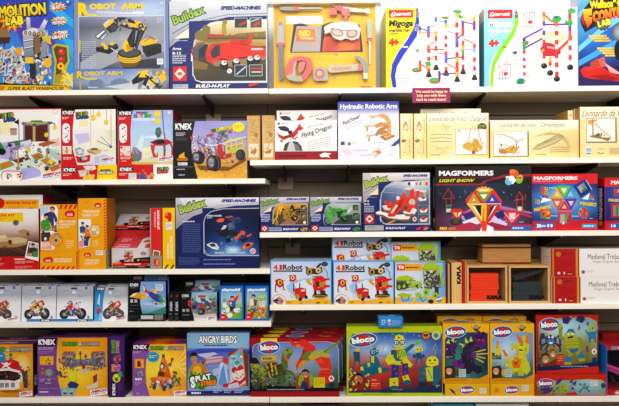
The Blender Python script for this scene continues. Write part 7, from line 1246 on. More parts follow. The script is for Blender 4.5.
def pvbig(A):
    A.M(56,337,108,396,8,8,'e88c10 f09c14 e8900c/f0a418 f0b828 e89818/f0c038 f8dc40 f0a818/f0bc20 f0cc30 f0a010/e09010 e8a018 e08c0c',.04,4)
    A.P('7c4c94',37,348,57,348,56.4,362,57,376,62,396,37,396);A.P('6c3c88',37,337,58,337,57,349,37,349);A.P('141216',37,337.6,57,337.6,55.4,345.6,37,345.6);A.T("K'NEX",38,338.6,55,344.4,'f4f0f4',.055);A.D(38,347,54,349.6,2,'d0b8dc');A.D(38,351,52,354,2,'a884b8',.4)
    A.L('d8b0c8',.4,57.4,346,56.4,362,57,376,62,396);A.R(39,355.4,53.6,364.8,'d85c28');A.R(39.6,356,53,364.2,'e8b828');A.E(42,359.6,1.6,2,'c0b838');A.S(44,357,52,363.6,10,.9,'8c2838 a04030 5c3048',3)
    A.P('d87c20',40,369.4,42,366.6,44,369.4);A.E(42,372.4,2,2,'c86830');A.S(39,368,45,377,8,1.1,'484068 b86028 584878',4);A.E(48.6,372.4,3.8,3.8,'90a08c');A.S(45,369,52.6,376,12,.9,'788878 b0bcA8 505c50'.lower(),5)
    for y in (378, 388): A.R(38, y, 58, y+.3, 'b898c8')
    A.D(40,379,44,382,2,'c8b0d4');A.D(45,382.4,52,384,1,'d0c0dc');A.R(47,378.6,50,380.6,'a8988c');A.D(39,391,49.6,393.6,1,'e0d0e8')
    plants(A, 62.4, 341.6, 100, 345.4)
    # fort of rods: towers, ramps
    for x0, x1 in ((62.6, 75.6), (91.6, 105.6)):
        A.P('c84c28',x0,354,x0+1.4,351,x1-1,351,x1,354);A.P('6c7888',x0,352.6,x1,352.6,x1,367,x0,366);A.P('d89c38',x0+3,355,x1-3,355,x1-3,363,x0+3,363);A.P('48586c',x0+4,357,x1-4,357,x1-4,364,x0+4,364);A.S(x0-1,352,x1+1,369,46,1.1,'505c78 8c98a8 b84028 6c5888 c8a040 404858',int(x0),.4)
    A.P('6c7890',75,359,92,358,92,365,75,366);A.S(56,358,107,370,90,1.1,'505c80 8890a8 6c5090 a04838 404468 c8b060 707c90',7,.4);A.L('404850',.7,80.6,348,80.8,360)
    A.S(56,370,67,378,24,1.1,'405078 c85828 486890 8c3838 30405c',9)
    for x, y in ((80.6, 350.6), (86, 353.4)): A.P('a83c38', x-1.4, y+3, x, y-1, x+1.6, y+3, x, y+4); A.P('e0c8b0', x-2, y-1, x, y-2.6, x+2, y-1, x, y)
    A.P('c8c8b8',80.6,372.6,83,364,85,364,89,373,86.6,373.4,84,369,82.4,373.6);A.P('a83438',82,363.6,85,363,86,368,82.6,369)
    A.P('d8d0c0',86,386,94,384,98,372,99,372,98,387,88,389);A.P('a83838',93,376,98,373,97.6,381,94,383)
    A.P('d8d030',71,372,73,369.4,76,371,77,379,74,382.6,70,381);A.L('80a030',.9,73,370,72.6,367.4);A.P('303878',67.4,384,71,380.6,76,382,79,384,77,388,69,387.6);A.E(72.6,376,3.8,4.4,'e0d838')
    A.R(61,387.6,75.6,394.6,'70b8dc');A.E(65,391,2,2,'c8c040');A.E(71.6,391,2,2,'c8c040');A.R(63.4,392,66.6,394,'304878');A.R(70,392,73,394,'304878')
    stamp(A, 90.4, 388.6, 107.6, 394.8, -7)
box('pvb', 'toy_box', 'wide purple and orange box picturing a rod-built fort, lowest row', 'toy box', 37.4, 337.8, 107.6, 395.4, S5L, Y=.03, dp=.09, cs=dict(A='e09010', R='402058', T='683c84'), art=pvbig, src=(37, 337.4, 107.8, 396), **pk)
again(C.objects['toy_box'], 'x') if False else None
def pvspine(A):
    A.M(0,0,18,60,3,6,'4c2870 502c78 482468/3c1c60 40206c 3c1c5c',.05);A.T('PLANTS',3.4,3,7.4,16,'68b030',.07,0,-90,'20401c',.08);A.T('ZOMBIES',8,3.6,12.4,16.6,'b890a0',.05,0,-90,'402030',.08)
    A.E(9.6,22,4.6,4.4,'9c4c58');A.S(5,18,14,26,14,1.2,'c88890 7c3448 d8a0a0 58304c',3);A.P('a860a0',4,30,7,27,14,28,13,34,6,35);A.P('e88c28',3.4,27,7,27,6,34,3.4,35);A.S(5,28,13,35,8,1,'c080b8 885090 e8a8c8',4)
    A.E(9,41,4.4,4.4,'d8d020');A.E(9,42,2,2,'686818');A.E(8.4,39,1.6,1,'f0e860');A.P('48a040',10,36,14.6,34,16,39,12,40);A.R(3,45,8.4,59,'141016');A.T("K'NEX",4,46,7.6,58,'f0ecf0',.05,0,-90);A.D(10,47,15,57,4,'6c4890',.3)
box('pvs', 'toy_box', 'narrow purple spine with a yellow round plant, between two orange boxes', 'toy box', 108.4, 337, 124.6, 397.4, S5L, Y=.01, dp=.23, cs=dict(A='3c1c60', R='201438', T='582c7c'), art=pvspine, src=(0, 0, 18, 60), right=lambda A: A.S(1, 1, 9, 9, 12, .7, '3c2060 30502c 50283c', 3), **pk)
def cone(A):
    A.M(146,344,187,397,8,8,'e8a81c f0b424 e8a018/f0d030 f8d838 f0b028/f0d838 f8e048 f0b830/f0c830 f0c030 e8a028/e8a018 e8980f d88c14'.replace('0f ','10 '),.04,4)
    for i in range(5): A.P('f8dc80', 168+i*2, 372-i*2, 187, 348+i*7, 187, 350+i*7)
    A.P('8c58a4',132,350,150,350,146,360,145,372,146,384,149.6,397,132,397);A.P('743f90',132,343,150,343,148,351,132,351);A.P('141216',132,343.4,150,343.4,147,349.4,132,349.4);A.T("K'NEX",133.2,344.4,146.8,348.6,'f0ecf0',.05);A.D(133,351,141,353.4,2,'c8a8d8')
    A.R(134,358.4,144,368.4,'d85c28');A.R(134.6,359,143.4,367.8,'e8b040');A.P('8c2838',137,360.4,140,360.4,141,366.6,136.6,366.6);A.E(140,373.4,3.2,3,'98a09c');A.S(134,370,144,376.6,12,1,'70788c 505868 a0a8a0 6c4878',5);A.D(134.6,378,143.6,380.6,1,'e8e0f0',.9);A.D(134.6,383,140,386,2,'b898c8');A.R(132,382,146,382.3,'b898c8');A.D(136,393,141,394.6,1,'d0c0dc')
    plants(A, 150.6, 346, 184, 349.6); A.ST(153, 356.6, 7, 5.6, 14, '2c94cc', .85); A.D(149, 355, 157, 358.4, 2, 'e0e840')
    A.PG('e8782c','c8581c',162,357,165,356.6,169.6,370,172,380,157,380,159.6,367);A.P('e88c40',162.6,358,164,358,166,372,161,372);A.R(162,354,165,357.4,'586040');A.E(162.2,366,2.6,3.6,'302820');A.E(162,366.4,1.6,2.4,'d8d8c8');A.E(161,374,3.6,3,'703818');A.P('302828',157.6,376,164,375.6,164.6,378,157.6,378)
    A.P('d86424',150,378,160,376,174,378.6,172,385,160,386,151,382);A.P('f08838',152,378,160,376.6,173,378.8,160,380.6);A.S(150,380,174,389,50,1.1,'48506c 8c98a8 404458 c8ccd0 303040 60708c',6);A.E(154,387,2,3,'404860');A.E(164,388.6,2,3,'404860');A.E(171,386.6,1.8,2.6,'404860');A.L('8890a0',.8,168,386,172,397);A.P('f0e8e0',156,380.6,159.6,381,159.6,383.6,156,383)
    A.L('b83030',1.1,172,359,170.6,366);A.ST(172.4,359,2.2,1.4,6,'d02c30');A.E(170,364.4,1.8,1.8,'6c7080');A.ST(175.6,372.6,2,1.3,6,'d02c30');A.S(172,372,181,386,40,1,'388050 3c4c74 a04830 484c58 50a060',8);A.L('404448',.7,176,378,180,386)
    stamp(A, 174, 390.6, 186.6, 395.4, -6)
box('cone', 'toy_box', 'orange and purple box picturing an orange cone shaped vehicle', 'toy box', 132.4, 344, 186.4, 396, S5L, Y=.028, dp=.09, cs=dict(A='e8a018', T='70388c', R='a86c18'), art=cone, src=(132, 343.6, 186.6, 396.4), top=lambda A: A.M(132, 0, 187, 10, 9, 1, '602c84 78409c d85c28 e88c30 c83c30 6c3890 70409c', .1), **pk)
again(BOX['cone'].o, 'shadowed box directly behind the orange cone vehicle box', dy=.1, dx=.004, group=pk['group'])
again(BOX['pvb'].o, 'shadowed box directly behind the wide purple and orange fort box', dy=.1, dx=.004, group=pk['group'])
again(BOX['hel'].o, 'shadowed box directly behind the red helmet box', dy=.1, dx=.004, group=pk['group'])
def splat(A):
    A.M(187,332,250,396,9,9,'7cacd0 84b4d8 88b8dc/84b0d4 90bce0 88b4d8/4858c0 5c68cc 5864c4/4c68c8 6888d8 5878c8/6888d0 88a8e0 6c88cc/8cb0e4 a8c4ec 88a4d4/5868b0 7080c0 5060a8',.03,3)
    A.M(187,332,250,348,5,2,'80b0d4 88b8dc 84b4d8/88b4d8 94c0e0 8cbcdc',.02)
    A.P('3c50b8',187,351,200,348.6,230,348.4,250,350,250,354,230,352,200,353,187,356);A.L('5868c4',.6,187,351,200,348.4,230,348.2,250,350)
    A.T('ANGRY BIRDS',198.6,335.6,237,343,'f8f8f8',.03,0,0,'24242c',.07);A.D(204,344.4,231,346,1,'2c3c54',.9);A.E(189,335.6,.6,.6,'405878')
    A.P('c8c4dc',197,354,206,353,214,352,218,354,210,356,216,358,206,358,200,356);A.P('b8b8dc',212,370,226,364,232,366,224,372,214,376)
    A.P('d0b0c0',204,357,222,356,226,360,206,364);A.L('b87888',1,206,360,224,358);A.L('c08890',1,206,363,224,362);A.L('c8a0a8',.8,208,366,222,365)
    # catapulting child
    A.P('c88c18',189,370,191,365,196,362.6,200,363,204,366,206,372,206,382,189,380);A.E(198,372,6,7,'d8a020');A.E(197,370,4,4,'e8b838');A.E(193.8,358.4,3.2,4,'c88c5c');A.P('241814',190,358,189.8,354.6,192,352.2,195.6,352,197,354.4,197,358,196,355.8,191.4,356);A.R(192,357.4,192.8,358,'241814');A.R(195,357.4,195.8,358,'241814');A.R(193,360.4,195.4,361,'a04840');A.P('c88c5c',192.4,361,196,361,196.4,364,192.6,364)
    A.P('c07c4c',200,360,201,358.6,203,364,205,358,206,358.4,205.6,366,208.6,370,206.6,376,202,372);A.P('c88458',206,368,208.4,370,207.6,377,204,378);A.L('402418',.8,201,359,203,364,205.4,359)
    # splash and sign
    A.P('b8dcf0',218,380,220,364,224,360,227,372,228,384,219,384);A.P('6898d8',218,384,221,370,224,364,226,378,228,386);A.P('3c8030',190,370,193,374,195,371,197,375,200,372,203,378,210,374,216,376,217,380,208,382,206,388,202,391,198,388,194,391,189,384);A.P('68b838',188,373,192,376,196,374,199,378,204,379,203,385,198,386,195,390,190,385,188.4,380);A.S(189,372,206,391,16,1.2,'4c9830 80c848 3c8828',4)
    A.T('PLAT',195,374.6,211,381,'f8f8f8',.05,0,-10,'18201c',.12);A.T('S',190,376.4,195,388,'f8f8f8',.05,0,-8,'18201c',.1);A.P('8c3c1c',199,380.6,217.4,379,216,385,200,386.6);A.T('STRIKE',200.4,380.4,216,385.6,'e8901c',.08,.1,-4,'401810',.06)
    # target board
    A.P('7c3c20',228,353,238,349.4,244,350,248.4,354,248.6,386,244,386,240,352,229,358);A.P('d87828',228,357,242.8,346,246.8,385,230,389.6);A.PG('58a8e0','c8e0e8',229,358,242,348.4,245.6,383.4,230.6,387.6)
    A.D(230.6,355.6,239,357.4,1,'f0f0e8');A.S(229.6,352,244.4,366,22,1,'58a048 f0f0e8 90c8e8 4c9040',5);A.E(234.6,370,3,3.2,'c82828');A.E(240.8,368.4,3,3.6,'c82828');A.E(236.6,363,1.8,2,'58a838');A.P('e8e0d8',232,373,244,369,244.6,378,233,382);A.S(231,366,245,386,30,1,'c82828 f0ece8 b83030 78b8d8 e0d0c8',8);A.P('c82c2c',229.4,384,235,379.6,240,381,246,376,247,379,240,385,230,386.6);A.P('c8c8d8',227,385,238,382,240,387,229,388.8);A.P('c82828',222.6,384,229,383,228,387,223,387)
    A.ST(225.4,360.4,3.6,2.4,9,'c83438');A.E(225.4,361,2.2,2.2,'d04040')
    A.P('28306c',187,390,250,389,250,396,187,396);A.P('8c98d8',187,387,200,389.4,250,388.6,250,390,187,391);A.D(191,392,207.6,394,1,'e8e8f4',.9);A.D(213,390.4,222,393.4,2,'b8c0e4',.5);A.D(224,390.4,232,393.4,2,'b8c0e4',.5);A.D(234,390.4,244,393.4,2,'b8c0e4',.5)
box('spl', 'toy_box', 'sky blue target game box with a dark haired boy in a yellow shirt', 'toy box', 187.2, 333, 249.6, 395.4, S5L, Y=.03, dp=.08, cs=dict(A='6c98c8', R='4c78a8', T='7090b0'), art=splat, src=(187, 332.8, 249.8, 395.8))
# ================================================================== lowest row, right
def bloco(A, x, y, rx, ry, rot=-4, c='f0f0f4'):
    A.E(x,y,rx,ry,'c8d0e4',rot,22);A.E(x,y,rx*.94,ry*.9,'1c4c94',rot,22);A.E(x,y,rx*.8,ry*.76,'3468ac',rot,22);A.P('d02028',x-rx*.42,y-ry*.5,x-rx*.1,y-ry*.85,x+rx*.1,y-ry*.5,x+rx*.35,y-ry*.85,x+rx*.55,y-ry*.2,x+rx*.05,y+ry*.95,x-rx*.4,y+ry*.1)
    A.T('bloco',x-rx*.78,y-ry*.45,x+rx*.8,y+ry*.38,'f8f8f8',.06,0,rot,'1c2040',.05)
def pholder(A, x, y, s=1.6, n=3):
    for i in range(n): A.E(x+i*4*s, y, 1.5*s, 1.9*s, 'd09c7c'); A.P('5c3820', x+i*4*s-1.6*s, y-.2*s, x+i*4*s-1.4*s, y-2*s, x+i*4*s+1.4*s, y-2*s, x+i*4*s+1.6*s, y-.2*s, x+i*4*s, y-1.2*s); A.P('e8e0d8', x+i*4*s-.7*s, y+.7*s, x+i*4*s+.7*s, y+.7*s, x+i*4*s, y+1.3*s)
def dino(A):
    A.R(250,338,340,400,'a01820');A.P('302020',250,348,340,346,340,392,250,392)
    A.M(252,343,338.6,391,10,8,'5870b0 6c88c8 6c88c8 6480c0/5c78b8 7c98d0 88a0d0 6c88c4/6c80a8 98a8c8 8ca0c0 6880b0/587060 8898a0 7c98a0 486c60/405840 607c60 587868 385840/304830 3c5438 385848 30483c',.07,5)
    for q in ((250, 338, 256, 338, 252, 344, 250, 352), (340, 338, 330, 338, 337, 342, 340, 350)): A.P('a01820', *q)
    A.P('a01820',250,338,340,338,340,343,330,341.6,260,341.6,252,346,250,346);A.L('c8c8d8',.5,252,352,254,345,262,342.4,328,342,336,344,339,350,339,384)
    A.P('101418',250,386,340,390,340,394,250,394);A.R(250,393,340,400,'a01820');A.D(267,390.6,335,392,1,'a8a8a8',.7);A.P('98a0b4',290,358,294,354,297,361,304,363,304,374,289,374)
    A.P('e8d818',261,335,277.6,335,277,343,260.6,343);A.D(263,337,276,340,2,'a09818')
    bloco(A, 269, 347.6, 11.4, 7.2); A.P('b89c28', 260.6, 356, 276.8, 355, 276.8, 361.6, 260.6, 362.6); A.P('c8b450', 261.2, 357, 276, 356, 276, 360.6, 261.2, 361.6); A.D(262.6, 358, 275, 360.4, 1, '605c20', .9)
    # green foam dinosaur
    A.P('182018',250,358,256,358,260,364,258,368,250,366);A.P('404c28',264,366,272,362,280,364,286,368,286,376,276,380,266,378);A.P('5c7034',281,361,283,352,287,347.4,293,348,292.4,354,290,358,287.4,362,288,368,284,372);A.P('88983c',283,352,287,348,293,348.6,292,353,288,354,285,358);A.E(287.6,350.4,1,1,'202818');A.P('d86830',284,354,289.6,362,288,362.6,283.4,357)
    A.P('808c3c',250,366,258,364,264,368,267,374,264,377,258,376,252,372);A.P('a0a84c',252,364,260,366,266,372,260,370,252,367);A.L('c89828',1.6,266,366,270,378);A.L('e8c030',1.4,271,364,272.6,376);A.L('b05c20',1.2,263,363,276,363);A.L('d8a838',1.3,275,366,277,376)
    A.P('4c6030',256,376,262,375,262,384,258,384);A.P('4c6030',276,376,282,374,286,382,280,386,278,380);A.P('586c38',286,370,292,372,296,378,292,376,286,376);A.L('708048',1.4,288,374,293,377,295,380);A.S(251,364,284,386,60,1.1,'404c28 788838 28301c 586830 c89830 38442c',4,.6);A.E(258,370,.9,.9,'283018');A.E(256,388,4,3,'404448');A.S(262,382,268,390,8,1.2,'588040 b03028 305028',3);A.S(250,378,300,388,40,1.2,'405c30 607850 8898a0 304020',12)
    # red foam dragon
    A.P('d83420',288,338,296,343,303,339,309,342,316,347,315,352,310,352,307,357,301,362,298,368,297,372,296,366,302,354,304,346,298,348,292,345);A.P('e87c30',296,345,300,344,301,348,297,348);A.P('b02418',303,350,309,352,306,358,301,362);A.P('d89020',298,366,301,362.6,306,360,309,358,307,362,301,369)
    A.P('6c8038',301,358,306,352,311,352,313,357,309,361,304,361);A.P('c8a828',308,358,314,352,322,350,331,356,330,358,318,358,312,362);A.P('e0c030',310,356,318,353,324,354,318,356);A.P('88a040',320,354,338,342,340,340,340,343,326,354.6);A.L('48582c',.8,322,354,339,342.6);A.P('a0b048',314,351,326,353,322,356,312,356)
    A.P('d83420',315,360,322,357,330,359,332,368,331,374,333,382,328,385,320,383,318,376,322,370,318,364);A.P('e0502c',316,361,322,359,324,364,318,364);A.L('b02418',.9,321,375,330,376);A.L('f0a080',.5,320,370,329,370)
    # boy photo
    A.P('a8342c',297,379,300,374,305,374,310,376,313,382,311,390,296,390);A.P('88a830',299,378,302,374,304,380,301,388,298,386);A.P('88a830',309,375,313,377,313,386,310,388);A.E(305.6,375.4,3.2,3.8,'c08060');A.P('28181c',302,374.6,302,371.6,304.6,369.8,308,370.6,309.4,373,309,375.6,307.6,372.6,303.6,372.6);A.R(303.8,375,304.6,375.6,'28181c');A.R(306.6,375,307.4,375.6,'28181c');A.P('e8e0d8',304.4,377,307,377,306,378.2);A.P('2c3868',302,382,308,384,308,390,300,390);A.L('b83838',1,294,384,298,377)
    A.R(313.6,378.6,325,389,'d8c820');A.D(315,380,324,388,4,'8c8414',.4);A.E(331.6,379.8,2.7,3.1,'f0e8e8');A.P('d84040',330,379,331.6,377.4,333.2,379,333,381,330.4,381);A.P('303430',329,384,335,384,334,389,329,389)
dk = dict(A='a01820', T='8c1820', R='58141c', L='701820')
def dtop(A): A.R(250, 0, 340, 10, '901820'); A.P('e8d818', 261, 0, 277.6, 0, 280, 6, 264, 6); A.E(295, 4, 9.6, 3.4, 'b8c8dc'); A.E(295, 4, 8, 2.6, '3468ac'); A.P('d84828', 322, 5, 328, 8, 334, 5, 330, 2, 326, 3); A.P('e89828', 318, 3, 324, 6, 322, 3)
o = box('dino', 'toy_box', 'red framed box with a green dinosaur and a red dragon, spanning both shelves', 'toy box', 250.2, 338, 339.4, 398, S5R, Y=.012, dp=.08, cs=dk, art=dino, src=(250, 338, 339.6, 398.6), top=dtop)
again(o, 'second red dinosaur and dragon box, in shadow directly behind the front one', dx=.022, dy=.09)
again(o, 'rearmost red dinosaur and dragon box in deep shadow', dx=.04, dy=.18)
def robots(A):
    A.R(346,326,443,399,'b8c818');A.M(347,332,442.4,395,12,10,'28489c 3058a8 2c50a0 204088/3c68b8 5888cc 4c78c0 2c50a0/7098cc a8c0e0 90b0d8 4870b4/a06060 c08880 a87080 5060a0/a83828 b04030 a83c2c 7c3848/b03420 b83c28 a83424 902c28/702828 8c3028 7c2824 48242c/142850 1c3460 182c58 142850',.07,3)
    A.S(348,334,440,352,34,.4,'f0f4f8 c8d8f0',5);A.EG(414,348,16,9,'b8d0ec','5080c0');A.EG(384,350,12,8,'c8dcf4','6890cc')
    A.P('b8c818',346,326,443,326,443,334,438,332.6,380,332,352,334,349,340,348,396,346,399);A.R(346.6,395,443,399,'b0c01c');A.P('186888',378,332.6,404,332,404,334,378,334.6);A.D(362,396,412,397.6,1,'6c7818',.5)
    bloco(A, 363, 340, 14.6, 7.6, -8); A.E(426.4, 335.6, 4.4, 4.4, '4c2c14'); A.E(426.4, 335.6, 3.8, 3.8, 'd88c28'); A.P('603414', 423.6, 334, 429, 334, 428.4, 336.6, 424, 336.6); A.P('603414', 425, 337.6, 428, 337.6, 427, 339); A.E(436.6, 335.4, 4.4, 4.4, 'e0e078'); A.E(436.6, 335.4, 3.4, 3.6, 'a8c850'); A.E(436.4, 335.6, 2.2, 2.4, '3878b8')
    # central yellow robot with guitar
    A.L('88a038',.6,396,336,390,331.6,389.6,328);A.L('88a038',.6,404,335,408,331,407,328)
    A.P('d8d820',394,341,396,335.6,399,334.4,403,335.6,405,340,406,345,402,348,396,347.6,393.4,345);A.E(396.6,342.8,3,3,'1c7088');A.E(396.6,342.8,1.8,1.8,'c8dce0');A.E(402.4,342.6,3,3,'1c7088');A.E(402.4,342.6,1.8,1.8,'c8dce0');A.E(399,337.6,1.2,1.2,'d03028');A.E(396.8,343,.7,.8,'202020');A.E(402.2,343,.7,.8,'202020');A.L('c84030',.6,398,346,402,346)
    A.P('c8cc20',393,349,405,348,407,358,405,366,395,366,391,360);A.P('d0d024',392,351,389,354,385,361,388,366,396,364,395,360,390,360,393,356);A.P('d0d024',405,357,408,360,413,366,410,369,404,364);A.P('185868',391,350.6,396,350,396,355,391,356)
    A.P('186878',393,357,399,350,407,350,407,356,402,362,396,362);A.P('b8cc28',398,351,405,350.4,407,357,402,361,397,358)
    for i in range(5): A.L('286838', .6, 398+i*1.6, 350.6+i*.4, 399+i*1.7, 359-i*.5)
    A.P('1c7080',404,350,412,344,415,344.6,414,347.6,407,353);A.P('68b838',414.6,344.6,419,339.4,422.6,339.6,421,343,416,346.4);A.E(397,352,1.4,1.4,'c83028');A.E(402,364,1.5,1.5,'c83028');A.E(399,358,1.1,1.1,'c83028')
    A.P('1c3c88',391.6,366,399,366,398.6,380,391,380);A.P('1c3c88',402,365,408,364,409,378,403,380);A.P('c8cc24',389.4,380,398,379,398.4,388,389.4,388.6);A.P('c8cc24',402,378,408,376,410.6,384,404,385);A.E(394,390,4.4,2.6,'186074');A.E(407,384.4,4,2.8,'186074')
    for x, y in ((394.6, 370), (396, 375), (405.6, 368), (405, 374), (394, 384.6), (405, 379)): A.E(x, y, 1.1, 1.1, 'c82c28')
    # blue robot reclining
    A.E(372.6,352.6,3,3.4,'185878');A.P('1c7088',370,351,375,347.6,379.6,349,379,353,374,357,370.6,356);A.E(373,352.4,1.9,2.1,'a8bcd0');A.E(377.4,350.4,1.8,2,'b8ccd8');A.E(373.4,352.6,.9,1,'101828');A.E(377.4,350.6,.9,.9,'101828');A.L('c8c828',.7,371,348,369,336);A.L('98a850',.6,382,356,385,341)
    A.P('1c7088',370,357,377,357,381,366,383,371,376,374,370,370);A.P('c8cc28',371,357,374,356.6,374,364,371,363);A.P('186480',360,371,370,368,388,368.6,389.6,372,380,374.6,366,378,361,377);A.P('1c7088',361,365,369,362.6,371,366,364,370.6);A.P('c8cc28',378,369,381,368.6,381.6,374,379,374.6);A.P('c8cc28',367,364,369.6,363.4,370,367,368,368.4);A.P('c8cc28',360,368,363,367.6,363.6,373,360.6,373.4);A.E(361.6,374.4,2.6,3,'186480')
    A.P('d8b820',355,349,359,348,360,352,356,353);A.P('1c5868',353,352,359.6,352,360,362,354,362);A.L('1c5868',1.2,354.6,361,353,370);A.L('1c5868',1.2,359,361,360,368)
    # far robot and seated yellow robot
    A.P('d8d024',415.4,348.4,422.4,347,423,351.4,416,353);A.E(417.6,350,.7,.8,'202020');A.E(420.8,349.8,.7,.8,'202020');A.P('185870',416,354,421,353,422,359,417,360);A.E(414.6,357,1.7,2.2,'185870');A.E(423.4,357,1.6,2.2,'185870');A.L('185870',1.3,417,360,416,365);A.L('185870',1.3,421,359,422,364)
    A.L('98b030',.7,434,358,436,353,433.6,349,436,344);A.P('d8d824',426,364,427.6,359,431,357,436,357.4,438.6,361,438.6,366,432,368,427,367);A.E(430,361.4,1.1,1.2,'604830');A.E(435,361.2,1.1,1.2,'604830');A.L('a05030',.6,430,364.8,435,364.6)
    A.P('186880',419,369,426,366,428,372,424,384,419,382);A.P('c8cc28',425.6,369,433,368,433,383,427,383);A.P('186880',433,369,440,367,441,378,438,386,433,388);A.E(424,374.6,1.5,1.6,'c82c28');A.L('286c78',.9,428,371,432,380);A.P('103850',418,384,426,383,427,388,419,389)
    A.P('183858',380,391,400,391.6,430,389.4,441,384,441.6,395,380,395);A.D(392,391.4,412,392.6,1,'b890a0');A.D(436,387,440,390,2,'c0c8d8',.5)
    # child photo with small robots
    A.P('8c2c20',352,378,358,375,366,378,366,392,350,392);A.E(358,381,4.4,5.4,'b87058');A.P('301c18',353,380,353.6,376,358,373.6,362,375.6,363,380,360,377,355.4,377);A.E(358.4,385,1.6,1.8,'6c1c1c');A.R(356,380,357,380.8,'201414');A.R(359.6,380,360.6,380.8,'201414');A.S(348,370,356,393,30,1.2,'c8cc28 1c6880 d8d830 184c68',4);A.S(363,374,369.6,392,20,1.1,'c8cc28 1c6880 c83828 d0d028',5)
    A.P('c8341c',370,379,380,379.6,381,391.4,370,391);A.D(371.6,381,379,383,1,'e0b0a0');A.D(371.6,385,379.4,389,2,'e0a898',.4)
o = box('rbt', 'toy_box', 'lime framed box with yellow and blue robots, small blue box on its top', 'toy box', 346.6, 326.4, 442.6, 398.4, S5R, Y=.018, dp=.085, cs=dict(A='a8b818', T='98a820', R='183058', L='182c50'), art=robots, src=(346.4, 326, 442.8, 398.6))
def smallb(A):
    A.M(378,319,403,330,4,2,'3088d0 3490d8 2c84cc/2c80c8 3088d0 2878c0',.04);A.E(389,322,1.8,1.7,'c8dcec');A.E(389.4,326,1.6,1.6,'e09888');A.D(381,321,385.6,328,3,'c0dcf4',.45);A.D(392,321.4,401,328.4,5,'90bce4',.45)
box('blu', 'toy_box', 'small bright blue box lying on top of the lime robot box', 'toy box', 378.4, 317.6, 403.2, 327.6, 'rbt', Y=-.004, dp=.095, cs=dict(A='2c84cc', T='4ca0e0', L='2068a8'), art=smallb, src=(378, 318.4, 403.4, 330), top=lambda A: (A.E(383, 4, 3, 3, 'b8dcf4'), A.E(383, 4, 2, 2, '4870b8'), A.D(390, 2, 401, 6, 1, 'e0f0f8', .8)))
